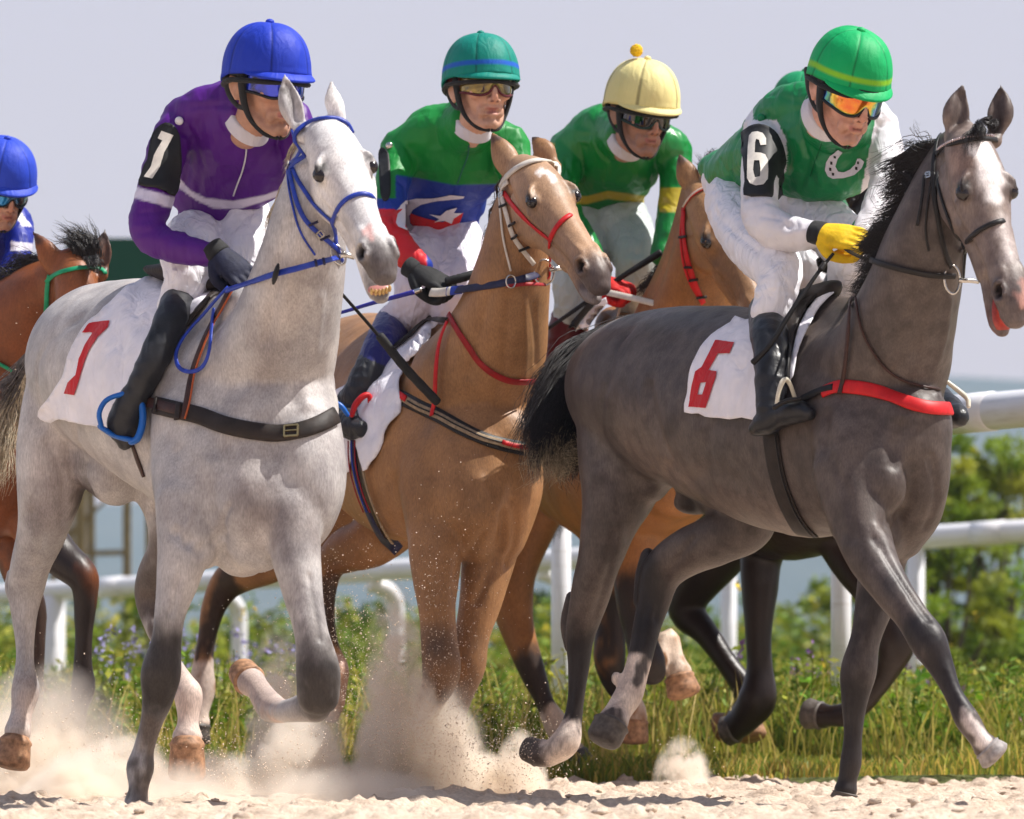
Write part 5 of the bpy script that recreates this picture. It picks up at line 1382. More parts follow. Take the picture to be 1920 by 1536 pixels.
# green and white rider, number 6
GR6 = np.array((.0, .20, .050))
def col_six(S):
    x, y = pxy(S.V); c = np.tile(GR6, (len(x), 1)); wh = np.array((.74, .72, .76))
    armR = (poly_dist(S.V, np.array([P(1437, 250, 15.24), P(1426, 350, 15.04), P(1428, 405, 14.96), P(1455, 432, 14.92), P(1548, 440, 14.82)])) < .082)
    c[armR & ((x < 1475) | (y > 372)) & (y > 225)] = wh
    c[(x > 1642 + (y - 220) * -.20) & (x > 1600)] = wh
    c[(x < 1412) & (y < 225) & (x > 1392)] = wh
    return c
R6 = rider('rider in green and white jersey with horseshoe, number 6 armband, yellow glove', 15.3, (1590, 162, 14.75, 24, 26, 3, 1.18),
  torso=[[(1362, 322, .42, 34, 60), (1385, 322, .36, 50, 72), (1425, 305, .24, 68, 84), (1480, 285, .08, 92, 92), (1535, 268, -.06, 104, 96), (1572, 245, -.15, 90, 84), (1590, 225, -.2, 50, 60)],
         [(1435, 245, .0, 44, 46), (1480, 205, -.08, 46, 50), (1545, 200, -.15, 48, 50), (1610, 215, -.16, 46, 46), (1645, 240, -.12, 42, 42)], [(1540, 320, -.06, 64, 70), (1590, 310, -.12, 56, 56), (1610, 290, -.14, 50, 50)]],
  sleeves=[[(1437, 245, -.04, 38, 42), (1428, 300, -.18, 36, 38), (1424, 360, -.28, 34, 36), (1428, 405, -.34, 36, 37), (1452, 430, -.38, 37, 38), (1492, 440, -.42, 32, 34), (1528, 440, -.46, 24, 26), (1548, 438, -.48, 19, 20)],
           [(1648, 245, -.12, 36, 40), (1662, 300, -.2, 34, 36), (1660, 350, -.28, 31, 33), (1640, 400, -.36, 27, 28), (1615, 440, -.42, 22, 24)]],
  breech=[[(1362, 350, .40, 40, 60), (1385, 365, .34, 56, 66), (1430, 380, .22, 52, 66), (1500, 385, .06, 44, 56)],
          [(1368, 380, .26, 46, 56), (1392, 425, .06, 52, 56), (1425, 465, -.14, 54, 54), (1455, 498, -.33, 48, 48), (1462, 530, -.40, 40, 42), (1450, 560, -.42, 36, 37), (1443, 584, -.42, 36, 37)],
          [(1500, 390, .08, 46, 50), (1560, 430, -.08, 52, 50), (1595, 475, -.2, 46, 46), (1590, 520, -.18, 38, 38), (1580, 560, -.12, 32, 32)]],
  boots=[(near('grey', [(1441, 582, 37, 37), (1442, 620, 36, 37), (1446, 665, 34, 35), (1446, 710, 31, 32), (1445, 750, 27, 29), (1444, 775, 27, 30)]),
          near('grey', [(1424, 800, 18, 24), (1440, 790, 25, 28), (1470, 778, 22, 26), (1500, 772, 21, 24), (1515, 776, 13, 16)]), m_boot),
         ([(1580, 560, -.12, 30, 32), (1640, 650, .1, 30, 32), (1720, 720, .1, 28, 30), (1768, 752, .0, 24, 26)], [(1768, 752, .0, 24, 26), (1785, 775, -.08, 27, 26), (1800, 782, -.14, 18, 18)], m_boot)],
  hands=[(fist_frame(1572, 444, 14.78, (.78, -.50, -.2), (.3, -.85, .45), 1.12), -1, m_plain('yellow_glove', (.78, .50, .012), rough=.75, var=.18, nscale=26, bstr=.6, bdist=.008), m_black_cl)],
  skin=(.62, .35, .26), mats=(m_satin, m_breech, WHT), jcol=col_six, hair_c=(.05, .02, .012),
  helm=(m_helm, (.0, .38, .11), dict(stripe=((.22, .52, .02), .84, .93), seams=6, s=.92, brim=1.0)), gog=(rainbow_mat(), m_black_pl, dict(h=.029, drop=-.007)),
  jf=[([(1468, 250), (1480, 300), (1475, 350)], .010, .007), ([(1500, 240), (1520, 300), (1500, 360)], .009, .006), ([(1540, 260), (1530, 300), (1540, 350)], .008, -.006), ([(1350, 300), (1380, 340), (1400, 370)], .01, .007), ([(1390, 250), (1370, 300), (1375, 345)], .010, .007), ([(1440, 180), (1500, 190)], .008, .005), ([(1430, 405), (1460, 410), (1480, 425)], .008, .005), ([(1620, 220), (1655, 215)], .006, .005)],
  bf=[([(1340, 400), (1380, 440), (1420, 470)], .010, .006), ([(1480, 500), (1465, 520), (1480, 540)], .008, .005), ([(1420, 560), (1450, 545), (1480, 548)], .006, .005), ([(1370, 360), (1400, 400), (1440, 420)], .009, .006), ([(1412, 552), (1444, 556), (1478, 560)], .004, .005)])

# rider hidden behind number 6
R5 = rider('rider in plain green jersey mostly hidden behind the number 6 rider', 18.4, (1506, 220, 17.95, 15, 10, 0, 1.05),
  torso=[[(1440, 380, .05, 55, 55), (1450, 320, -.05, 82, 58), (1470, 270, -.15, 84, 62), (1480, 235, -.22, 48, 44)]],
  sleeves=[[(1535, 270, -.2, 36, 38), (1575, 340, -.28, 30, 32), (1578, 400, -.35, 28, 30), (1560, 440, -.42, 22, 24)]],
  breech=[[(1440, 380, .06, 55, 55), (1480, 430, -.05, 50, 50), (1510, 500, -.15, 42, 42), (1500, 570, -.1, 32, 34)]],
  boots=[([(1498, 570, -.1, 32, 34), (1490, 660, -.05, 28, 30), (1484, 740, -.04, 25, 26)], [(1484, 740, -.04, 24, 26), (1490, 770, -.12, 22, 22), (1498, 780, -.18, 15, 15)], m_boot)],
  hands=[(fist_frame(1550, 470, 17.9, (.4, -.4, -.6), (.2, -.8, .5)), 1, bpy.data.materials['black_glove'], m_black_cl)],
  skin=(.36, .19, .13), mats=(m_silk, m_breech, WHT), jcol=np.array((.003, .15, .05)),
  helm=(m_helm, (.006, .26, .10), dict(seams=6, under=False)), gog=(bpy.data.materials['dark_lens'], m_black_pl, dict()))

# blue rider at the left edge
def col_zero(S):
    x, y = pxy(S.V); c = np.tile(np.array((.008, .02, .28)), (len(x), 1))
    c[(np.abs((x - 30) * .75 - (y - 398) * .6) < 7) & (y < 425)] = (.66, .64, .74)
    c[(x > 20) & (y > 452 + (x - 20) * .1) & (y < 470)] = (.66, .64, .74)
    return c
R0 = rider('rider in royal blue jersey and blue helmet at the left edge', 17.4, (3, 347, 16.95, 26, 24, 0, 1.04),
  torso=[[(-70, 520, .1, 62, 55), (-50, 470, .0, 84, 60), (-30, 425, -.12, 92, 64), (-12, 392, -.2, 50, 46)]],
  sleeves=[[(28, 420, -.2, 34, 38), (36, 460, -.28, 25, 30), (24, 500, -.34, 22, 26), (0, 540, -.4, 20, 22)], [(-100, 430, -.2, 38, 40), (-110, 500, -.28, 34, 36), (-70, 560, -.38, 26, 28)]],
  breech=[[(-70, 520, .1, 60, 60), (-60, 570, -.05, 56, 56), (-50, 640, -.12, 40, 42)]],
  boots=[([(-50, 640, -.12, 34, 36), (-60, 720, -.1, 30, 32), (-66, 790, -.1, 26, 28)], [(-66, 790, -.1, 26, 28), (-60, 820, -.18, 24, 24), (-50, 830, -.24, 16, 16)], m_boot)],
  hands=[(fist_frame(-20, 560, 16.9, (.4, -.4, -.6), (.2, -.8, .5)), 1, bpy.data.materials['black_glove'], m_black_cl)],
  skin=(.52, .29, .20), mats=(m_silk, m_breech, WHT), jcol=col_zero,
  helm=(m_helm, (.022, .06, .52), dict(seams=6)), gog=(lens_mat('cyan_mirror_lens', (.005, .01, .04, 1), (.0, .22, .55, 1)), m_black_pl, dict(h=.032)))
# ------------------------------------------------------------------ tack
m_steel = m_plain('bit_steel', (.55, .53, .50), rough=.25, metal=1.0, bstr=0)
m_brass = m_plain('brass', (.55, .40, .18), rough=.35, metal=1.0, bstr=0)
m_blue = m_plain('blue_strap', (.018, .045, .34), rough=.42, var=.25)
m_navy = m_plain('navy_strap', (.018, .018, .055), rough=.5, var=.3)
m_blk = m_plain('black_strap', (.014, .012, .012), rough=.5, var=.4)
m_brn = m_plain('brown_leather', (.045, .018, .013), rough=.45, var=.4)
m_dbrn = m_plain('dark_padded_leather', (.022, .015, .012), rough=.6, var=.45, nscale=25, bstr=.4, bdist=.006)
m_red = m_plain('red_strap', (.55, .012, .015), rough=.5, var=.15)
m_dred = m_plain('dark_red_strap', (.30, .010, .012), rough=.5, var=.2)
m_wht = m_plain('white_strap', (.62, .57, .50), rough=.5, var=.12)
m_grn = m_plain('green_strap', (.01, .28, .13), rough=.45, var=.2)
m_rub = m_plain('black_rubber', (.02, .02, .021), rough=.7, var=.3)
m_bge = m_plain('beige_webbing', (.30, .22, .14), rough=.8, var=.3, nscale=60)
m_orange = m_plain('orange_edge', (.45, .10, .03), rough=.6)
m_stir = m_plain('blue_stirrup', (.01, .12, .48), rough=.35)
m_cream = m_plain('cream_iron', (.66, .62, .50), rough=.3)
m_num = m_cloth('red_number', (.56, .012, .02, 1), rough=.65, fold=.4)
m_white_cl = m_cloth('white_saddlecloth', (.87, .85, .91, 1), rough=.8, fold=.6, weave=.3, folds=9)
m_patch = m_plain('black_armband', (.014, .014, .015), rough=.55, var=.3, nscale=20, bstr=.3, bdist=.006)
m_digit = m_plain('white_digit', (.66, .62, .56), rough=.7, var=.12)
m_fleece = m_plain('sheepskin', (.58, .50, .36), rough=.95, var=.2, nscale=90, bstr=1.0, bdist=.02)
m_white_motif = m_cloth('white_motif', (.66, .64, .72, 1), rough=.6, fold=.3)
m_red_motif = m_cloth('red_motif', (.58, .014, .02, 1), rough=.6, fold=.3)

def ring_part(name, c, rx, ry, r, mat, root, D, tilt=0, n=28, yaw=.3):
    cc = P(c[0], c[1], D); k = D / F
    mb = MB(); pts = []
    for i in range(n + 1):
        t = 2 * math.pi * i / n
        x, z = rx * math.cos(t), ry * math.sin(t)
        x, z = x * math.cos(tilt) - z * math.sin(tilt), x * math.sin(tilt) + z * math.cos(tilt)
        pts.append(cc + np.array([x * k, x * k * yaw, z * k]))
    pts = np.array(pts)
    V, Fc = loft3(pts, np.full(len(pts), r * k), np.full(len(pts), r * k), (0, 1, 0), 8, (.1, .1))
    mb.add(V, Fc); return mb.build(name, mat, root)

def buckle(name, surf, px, py, w, h, mat, root, D0, off=.008, ang=0):
    hh, nn = surf.hit(px, py, D0); k = hh[1] / F
    ca, sa = math.cos(ang), math.sin(ang)
    ux = np.array([ca, 0, -sa]) - nn * (nn @ np.array([ca, 0, -sa])); ux /= np.linalg.norm(ux); uz = np.cross(nn, ux)
    if uz[2] < 0: uz = -uz
    mb = MB(); c = hh + nn * off
    R = np.stack([ux, nn, uz], 1)
    for sx in (-1, 1): mb.box(c + ux * sx * w / 2 * k, (1.6 * k, .003, h / 2 * k), R)
    for sz in (-1, 1): mb.box(c + uz * sz * h / 2 * k, (w / 2 * k, .0026, 1.6 * k), R)
    mb.box(c + ux * .0, (w * .45 * k, .0034, 1.0 * k), R)
    return mb.build(name, mat, root, smooth=False)

def mid(H): return H['D']

# --- white horse: blue bridle
H = HORSES['white']; S = H['S']; D0 = 14.15
br = thing('bridle', 'blue bridle on the light grey horse', 'bridle', 'bridles')
strap('browband', S, [(539, 306), (544, 280), (556, 250), (580, 232), (606, 225), (632, 225), (655, 236), (668, 246)], 9, m_blue, br, D0, off=.004, th=.006)
strap('headpiece', S, [(550, 245), (542, 262), (539, 285), (541, 312)], 8, m_blue, br, D0)
strap('cheekpiece', S, [(541, 305), (549, 340), (558, 380), (572, 412), (596, 438), (620, 458), (632, 470)], 9, m_blue, br, D0, off=.006)
strap('diagonal_strap', S, [(548, 312), (562, 344), (589, 381), (610, 402), (626, 416)], 8, m_blue, br, D0)
strap('noseband', S, [(626, 418), (633, 398), (645, 380), (663, 369), (682, 365), (698, 371), (714, 388), (720, 400)], 9, m_blue, br, D0, off=.004, th=.006)
strap('chin_strap', S, [(626, 416), (627, 440), (629, 462), (640, 490)], 8, m_blue, br, D0)
strap('throat_lash', S, [(541, 312), (543, 350), (552, 395), (566, 440), (590, 478)], 4, m_blue, br, D0, off=.003)
buckle('buckle', S, 543, 312, 10, 12, m_steel, br, D0)
buckle('buckle', S, 598, 440, 12, 12, m_steel, br, D0, ang=.8)
for p in ((586, 420), (606, 446)): strap('keeper', S, [(p[0] - 8, p[1] + 4), p, (p[0] + 8, p[1] - 4)], 5, m_navy, br, D0, off=.010)
hb, _ = S.hit(634, 478, D0); DB = hb[1] - .02
ring_part('bit_ring', (634, 478), 12, 20, 2.0, m_steel, br, DB, tilt=.5)
mb = MB(); mb.pipe([P(636, 480, DB), P(648, 478, DB - .0), P(664, 482, DB + .01)], .008); mb.build('bit', m_steel, br)
rn = thing('rein', 'blue rein from the light grey horse bit to the navy glove', 'rein', 'reins')
mb = MB(); mb.add(*band([(632, 484, DB - 15), (600, 492, -.92), (560, 503, -.88), (516, 514, -.84), (478, 527, -.75), (446, 538, -.62), (425, 545, -.55)], 12, 15.0, .004)); mb.build('strap', m_blue, rn)
strap('loop', S, [(436, 548), (405, 580), (372, 618), (350, 645), (338, 672), (344, 698), (366, 704), (392, 688), (405, 655), (408, 615), (413, 580)], 8, m_blue, rn, 14.4, off=.020, th=.004, sm=6)
mb = MB(); Mx = np.eye(4); Mx[:3, 3] = P(517, 514, 14.145); mb.lell(Mx, (0, 0, 0), (.008, .022, .031), np.array(Matrix.Rotation(.25, 3, 'Y'))); mb.build('rein_stop', m_rub, rn)
for x, y in ((592, 494), (607, 491)): mb = MB(); mb.add(*band([(x - 2, y, -.935), (x + 3, y - 1, -.935)], 15, 15.0, .007)); mb.build('keeper', m_navy, rn)
cloth = thing('saddlecloth', 'white saddlecloth with a red number 7 on the light grey horse', 'saddlecloth', 'saddlecloths')
_, ct = decal('cloth', S, [smooth_poly([(345, 516), (300, 524), (250, 545), (200, 582), (165, 622), (145, 655), (130, 695), (108, 732), (84, 768), (88, 784), (106, 788), (121, 783), (150, 790), (188, 800), (215, 800), (255, 790), (272, 764), (277, 742), (286, 712), (302, 680), (332, 640), (352, 612), (382, 586), (412, 556), (425, 536), (400, 524)], 2)],
      m_white_cl, cloth, off=.010, step=7, D0=15, wrinkle=.007, seed=4, thick=.004, sm=3, wfreq=(26, 14, 4))
CS = Shell(*ct)
decal('number', CS, [[(156, 625), (169, 607), (208, 604), (205, 616), (186, 634), (170, 660), (160, 686), (153, 710), (143, 741), (124, 738), (131, 718), (145, 704), (151, 674), (163, 647), (177, 626)]], m_num, cloth, off=.0075, step=5)
sd = thing('saddle', 'black race saddle with blue stirrup on the light grey horse', 'saddle', 'saddles')
mb = MB(15.0); mb.tube([(300, 512, .02, 12, 40), (350, 520, -.10, 22, 60), (405, 532, -.24, 20, 50), (425, 528, -.3, 10, 30)]); SS = Surf(mb, .008).smooth(4); link('seat', SS.V, SS.Q, m_dbrn, sd)
strap('saddle_flap', [CS, S], [(418, 540), (385, 575), (350, 615)], 20, m_dbrn, sd, 14.8, off=.008, th=.008)
strap('stirrup_leather', [CS, S], [(345, 620), (322, 655), (295, 700), (268, 735), (256, 752)], 10, m_blk, sd, 14.5, off=.06)
h0, _ = R1['boots'][0][1].hit(240, 770, 14.5); DS = h0[1] + .035
A_ = [(190, 800), (186, 775), (198, 752), (222, 741), (246, 740), (262, 752), (268, 775), (266, 800), (258, 822), (248, 828)]
mb = MB(DS); mb.tube([(x, y, -.02 * (0 < i < 9), (5 if i < 4 else 7), 9) for i, (x, y) in enumerate(A_)], ring=14); mb.tube([(190, 802, .0, 5, 14), (218, 818, .03, 6, 20), (250, 826, .0, 5, 14)], ring=14); mb.build('stirrup', m_stir, sd)
strap('girth', S, [(246, 824), (252, 840), (260, 865), (266, 880), (271, 894)], 12, m_brn, sd, 14.7, off=.002)
bg = thing('breastplate', 'dark padded breast band across the light grey horse chest', 'breastplate', 'breastplates')
strap('breast_band', S, [(296, 762), (330, 770), (372, 780), (420, 797), (470, 808), (520, 814), (565, 808), (600, 796), (626, 780)], 33, m_dbrn, bg, 14.3, off=.004, th=.010)
strap('side_strap', S, [(266, 748), (282, 754), (310, 764), (340, 772)], 19, m_brn, bg, 14.5, off=.012, th=.006)
strap('neck_strap', S, [(437, 548), (415, 590), (392, 635), (374, 680), (362, 720), (354, 760), (346, 790)], 13, m_brn, bg, 14.4, off=.014, th=.004)
strap('strap_edge', S, [(443, 548), (421, 590), (398, 635), (380, 680), (368, 720), (360, 760), (352, 790)], 3, m_orange, bg, 14.4, off=.015, th=.004)
strap('keeper', S, [(303, 752), (300, 776)], 9, m_dbrn, bg, 14.5, off=.018); strap('keeper', S, [(342, 760), (338, 792)], 12, m_dbrn, bg, 14.5, off=.018)
buckle('buckle', S, 548, 812, 26, 22, m_brass, bg, 14.2, off=.016)

# --- dark grey horse
H = HORSES['grey']; S = H['S']; D0 = 14.4
br = thing('bridle', 'dark brown bridle with sparkling browband on the dark grey horse', 'bridle', 'bridles')
strap('browband', S, [(1757, 292), (1775, 275), (1800, 267), (1834, 262), (1862, 262), (1885, 266)], 12, m_blk, br, D0, off=.004, th=.006)
mb = MB(); C, NN = strap_pts([S], [(1762, 285), (1775, 274), (1800, 265), (1834, 260), (1862, 260), (1880, 263)], D0, .012)
L_ = np.linspace(0, len(C) - 1, 34)
for t in L_:
    c = np.array([np.interp(t, np.arange(len(C)), C[:, k]) for k in range(3)]); mb.lell(np.eye(4), c, (.0026, .0026, .0042))
mb.build('crystal_row', m_plain('crystals', (.62, .50, .50), rough=.12, metal=.6, var=.5, nscale=300), br)
strap('headpiece', S, [(1762, 252), (1756, 275), (1752, 300), (1750, 330)], 9, m_blk, br, D0)
strap('cheekpiece', S, [(1751, 325), (1753, 360), (1757, 400), (1764, 445), (1773, 480), (1781, 500)], 9, m_blk, br, D0, off=.006)
strap('diagonal_strap', S, [(1757, 325), (1764, 360), (1776, 398), (1792, 438), (1809, 464)], 7, m_blk, br, D0)
strap('noseband', S, [(1805, 471), (1818, 450), (1833, 436), (1850, 426), (1868, 418), (1885, 415), (1898, 418), (1908, 436)], 10, m_blk, br, D0, off=.004, th=.006)
strap('chin_strap', S, [(1809, 465), (1806, 490), (1804, 520)], 7, m_blk, br, D0)
strap('throat_lash', S, [(1748, 330), (1738, 400), (1736, 440), (1742, 470)], 4, m_blk, br, D0)
strap('loose_end', S, [(1737, 332), (1731, 380), (1722, 424)], 6, m_blk, br, D0, off=.010)
buckle('buckle', S, 1743, 330, 9, 10, m_steel, br, D0)
hb, _ = S.hit(1784, 524, D0); DB = hb[1] - .02
ring_part('bit_ring', (1785, 524), 15, 27, 2.6, m_steel, br, DB, tilt=.05)
mb = MB(); mb.pipe([P(1798, 526, DB), P(1816, 526, DB), P(1834, 528, DB + .02)], .007); mb.build('bit', m_steel, br)
rn = thing('rein', 'thin black rein from the dark grey horse bit to the yellow glove', 'rein', 'reins')
strap('strap', S, [(1785, 515), (1750, 514), (1715, 508), (1670, 498), (1640, 490)], 11, m_blk, rn, 14.8, off=.012)
mb = MB(); mb.add(*band([(1645, 491, -.82), (1620, 485, -.72), (1596, 474, -.60), (1580, 462, -.55)], 8, 15.3, .003)); mb.build('strap_end', m_blk, rn)
cloth = thing('saddlecloth', 'white saddlecloth with a red number 6 on the dark grey horse', 'saddlecloth', 'saddlecloths')
_, ct = decal('cloth', S, [smooth_poly([(1380, 599), (1400, 604), (1430, 600), (1462, 604), (1470, 660), (1464, 720), (1452, 786), (1418, 788), (1396, 784), (1374, 787), (1350, 784), (1328, 782), (1318, 777), (1289, 775), (1294, 740), (1300, 706), (1312, 670), (1328, 645), (1348, 624), (1370, 610)], 2)], m_white_cl, cloth, off=.008, step=6, wrinkle=.006, seed=9, thick=.003, sm=2, wfreq=(20, 14, 12))
CS = Shell(*ct)
decal('number', CS, [[(1343, 640), (1379, 644), (1370, 665), (1349, 665), (1331, 696), (1347, 698), (1345, 708), (1326, 765), (1293, 764), (1300, 722), (1306, 698), (1318, 690), (1330, 666)], [(1316, 719), (1327, 718), (1320, 741), (1311, 741)]], m_num, cloth, off=.0065, step=4)
decal('cloth_front', S, [smooth_poly([(1592, 534), (1566, 540), (1546, 556), (1524, 584), (1506, 612), (1497, 640), (1490, 675), (1480, 704), (1484, 720), (1494, 708), (1500, 672), (1510, 640), (1524, 612), (1544, 580), (1570, 554)], 2)], m_white_cl, cloth, off=.014, step=5, thick=.004, D0=15.2)
sd = thing('saddle', 'black race saddle with cream stirrup iron on the dark grey horse', 'saddle', 'saddles')
decal('flap', S, [smooth_poly([(1545, 548), (1500, 560), (1472, 580), (1462, 640), (1466, 700), (1486, 704), (1492, 660), (1502, 618), (1522, 585), (1556, 548)], 2)], m_dbrn, sd, off=.022, step=6, thick=.008, D0=15.3)
mb = MB(15.3); mb.tube([(1440, 590, .02, 14, 50), (1490, 575, -.16, 26, 60), (1540, 552, -.32, 22, 46), (1560, 540, -.38, 12, 26)]); SS = Surf(mb, .008).smooth(4); link('seat', SS.V, SS.Q, m_dbrn, sd)
strap('girth', S, [(1446, 806), (1452, 850), (1462, 900), (1480, 950), (1504, 992), (1530, 1014), (1548, 1024)], 44, m_dbrn, sd, 15.2, off=.004, th=.006)
strap('girth_seam', S, [(1458, 806), (1464, 850), (1474, 900), (1492, 950), (1516, 990), (1540, 1012)], 3, m_blk, sd, 15.2, off=.012, th=.003)
h0, _ = R6['boots'][0][1].hit(1475, 778, 15.0); DS = h0[1] - .012
mb = MB(DS); mb.tube([(1456, 762, .0, 4, 4), (1459, 740, .0, 4, 4), (1466, 718, .01, 5, 5), (1474, 712, .02, 5, 5), (1482, 722, .03, 4, 4), (1490, 745, .05, 4, 4)], ring=12); mb.build('stirrup', m_cream, sd)
mb = MB(DS); mb.tube([(1452, 764, .0, 5, 9), (1475, 752, .0, 5, 9), (1500, 748, .0, 4, 8)], ring=12); mb.build('stirrup_tread', m_blk, sd)
mb = MB(14.6); mb.tube([(1776, 716, .0, 4, 4), (1800, 735, .0, 5, 5), (1814, 748, -.02, 5, 5), (1816, 762, -.03, 4, 4)], ring=12); mb.build('stirrup', m_cream, sd)
strap('stirrup_leather', [R6['boots'][0][1], S], [(1490, 600), (1478, 650), (1474, 700), (1474, 716)], 9, m_blk, sd, 15.0, off=.006)
bg = thing('breastplate', 'red breast band across the dark grey horse chest', 'breastplate', 'breastplates')
strap('breast_band', S, [(1544, 738), (1570, 727), (1600, 727), (1640, 734), (1690, 752), (1735, 765), (1778, 768)], 26, m_red, bg, 14.9, off=.005, th=.008)
strap('side_strap', S, [(1494, 760), (1520, 745), (1548, 734), (1565, 730)], 15, m_blk, bg, 15.0, off=.010, th=.006)
strap('neck_strap', S, [(1602, 560), (1598, 610), (1592, 665), (1585, 715), (1576, 744)], 9, m_brn, bg, 15.1, off=.012)
strap('yoke_strap', S, [(1608, 560), (1616, 610), (1636, 655), (1664, 692), (1700, 716), (1745, 731), (1778, 728)], 5, m_brn, bg, 15.0, off=.005)

# --- tan horse
H = HORSES['p']; S = H['S']; D0 = 15.95
br = thing('bridle', 'white and red bridle on the tan horse', 'bridle', 'bridles')
strap('browband', S, [(941, 350), (948, 336), (974, 315), (1006, 303), (1038, 308), (1066, 328)], 13, m_wht, br, D0, off=.004, th=.006)
strap('cheekpiece', S, [(939, 345), (943, 368), (953, 408), (965, 447), (983, 474), (999, 495)], 9, m_wht, br, D0, off=.006)
for p, q in (((941, 390), (956, 384)), ((958, 424), (972, 416)), ((960, 448), (976, 440)), ((972, 470), (990, 462))): strap('keeper', S, [p, ((p[0] + q[0]) / 2, (p[1] + q[1]) / 2), q], 5, m_blk, br, D0, off=.011)
strap('throat_lash', S, [(938, 366), (941, 410), (946, 455), (958, 508)], 4, m_wht, br, D0)
strap('diagonal_strap', S, [(946, 362), (974, 398), (1006, 428), (1033, 449)], 10, m_red, br, D0)
strap('noseband', S, [(1033, 450), (1043, 430), (1062, 409), (1082, 402), (1104, 411)], 10, m_red, br, D0, off=.004, th=.006)
strap('chin_strap', S, [(1033, 450), (1030, 480), (1028, 515), (1036, 535), (1050, 548)], 6, m_red, br, D0)
buckle('buckle', S, 943, 366, 10, 12, m_steel, br, D0)
hb, _ = S.hit(1018, 512, D0); DB = hb[1] - .02
ring_part('bit_ring', (1020, 511), 19, 24, 1.8, m_steel, br, DB)
mb = MB(); mb.pipe([P(1030, 506, DB), P(1042, 504, DB), P(1056, 502, DB + .02)], .008); mb.build('bit', m_steel, br)
rn = thing('rein', 'navy rein with a white end between the tan horse and the black glove', 'rein', 'reins')
mb = MB(); mb.add(*band([(1008, 515, DB - 16.9), (985, 522, -.92), (961, 528, -.90), (920, 535, -.85), (880, 541, -.78), (850, 545, -.70)], 15, 16.9, .004)); mb.build('strap', m_navy, rn)
mb = MB(); mb.add(*band([(868, 543, -.735), (846, 546, -.70), (838, 547, -.69)], 17, 16.9, .005)); mb.build('blue_tape', m_blue, rn)
mb = MB(); mb.add(*band([(846, 546, -.70), (826, 549, -.67), (808, 549, -.64)], 17, 16.9, .006)); mb.build('white_end', m_wht, rn)
ring_part('rein_ring', (958, 528), 9, 12, 1.5, m_steel, rn, 15.97)
mb = MB(); mb.add(*band([(1022, 534, DB - 16.9), (990, 533, -.93), (950, 537, -.91)], 7, 16.9, .003)); mb.build('red_rein', m_dred, rn)
cloth = thing('saddlecloth', 'folded white saddlecloth on the tan horse', 'saddlecloth', 'saddlecloths')
_, ct = decal('cloth', S, [smooth_poly([(826, 600), (806, 614), (790, 624), (758, 648), (735, 668), (690, 700), (650, 730), (620, 760), (620, 880), (650, 886), (664, 884), (668, 840), (677, 835), (691, 884), (704, 868), (717, 845), (735, 801), (754, 775), (758, 737), (761, 693), (773, 680), (792, 655), (818, 620)], 2)], m_white_cl, cloth, off=.010, step=6, wrinkle=.010, seed=14, thick=.004, sm=2, D0=16.2, wfreq=(14, 14, 14))
CS = Shell(*ct)
sd = thing('saddle', 'dark saddle with sheepskin pad and red stirrup on the tan horse', 'saddle', 'saddles')
mb = MB(16.9); mb.tube([(600, 655, .5, 28, 40), (640, 648, .45, 36, 60), (675, 648, .38, 30, 60), (700, 655, .3, 18, 40)]); SS = Surf(mb, .007); SS.push(.006 * vnoise(SS.V, 60, 3) + .003 * vnoise(SS.V, 140, 4)); link('sheepskin_pad', SS.V, SS.Q, m_fleece, sd)
mb = MB(16.9); mb.tube([(740, 625, .08, 10, 40), (790, 605, -.05, 14, 50), (822, 590, -.14, 10, 30)]); SS = Surf(mb, .007).smooth(3); link('seat', SS.V, SS.Q, m_dbrn, sd)
strap('saddle_flap', [CS, S], [(818, 592), (790, 616), (762, 640), (738, 660)], 12, m_dbrn, sd, 16.2, off=.012, th=.006)
strap('girth', [S], [(672, 800), (671, 850), (680, 905), (700, 962), (722, 1005), (736, 1022), (742, 1028)], 24, m_navy, sd, 16.0, off=.014, th=.006)
for o in (-6, 0, 6): strap('girth_stripe', [S], [(672 + o, 830), (674 + o, 872), (686 + o, 920), (700 + o, 955)], 3.2, m_dred if o else m_blue, sd, 16.0, off=.024, th=.003)
strap('girth_edge', [S], [(686, 850), (694, 905), (714, 962), (730, 996), (738, 1010)], 5, m_bge, sd, 16.0, off=.016, th=.004)
mb = MB(16.48); mb.tube([(660, 778, .0, 5, 6), (666, 760, .0, 6, 7), (680, 744, .0, 6, 7), (692, 742, .01, 5, 6), (694, 764, .02, 4, 5)], ring=12); mb.build('stirrup', m_red, sd)
mb = MB(16.48); mb.tube([(624, 752, -.02, 4, 5), (640, 762, -.02, 5, 6), (652, 778, -.02, 4, 5)], ring=12); mb.build('stirrup_edge', m_stir, sd)
bg = thing('breastplate', 'beige and black breast band with red straps on the tan horse', 'breastplate', 'breastplates')
strap('breast_band', S, [(735, 738), (765, 752), (800, 768), (840, 790), (880, 812), (925, 830), (985, 843)], 27, m_blk, bg, 15.7, off=.003, th=.006)
strap('webbing', S, [(748, 743), (780, 759), (818, 779), (860, 802), (900, 822), (940, 833), (985, 843)], 14, m_bge, bg, 15.7, off=.009, th=.004)
strap('webbing_seam', S, [(770, 754), (818, 779), (860, 802), (900, 822), (940, 833)], 3, m_blk, bg, 15.7, off=.014, th=.002)
strap('red_strap', S, [(716, 724), (738, 734), (762, 748), (768, 750)], 12, m_red, bg, 15.8, off=.014, th=.005)
strap('red_end', S, [(938, 832), (960, 838), (988, 843)], 9, m_red, bg, 15.7, off=.015, th=.004)
strap('neck_strap', S, [(845, 592), (858, 614), (874, 640), (900, 678), (928, 702), (960, 714), (998, 714)], 12, m_dred, bg, 15.8, off=.008, th=.004)
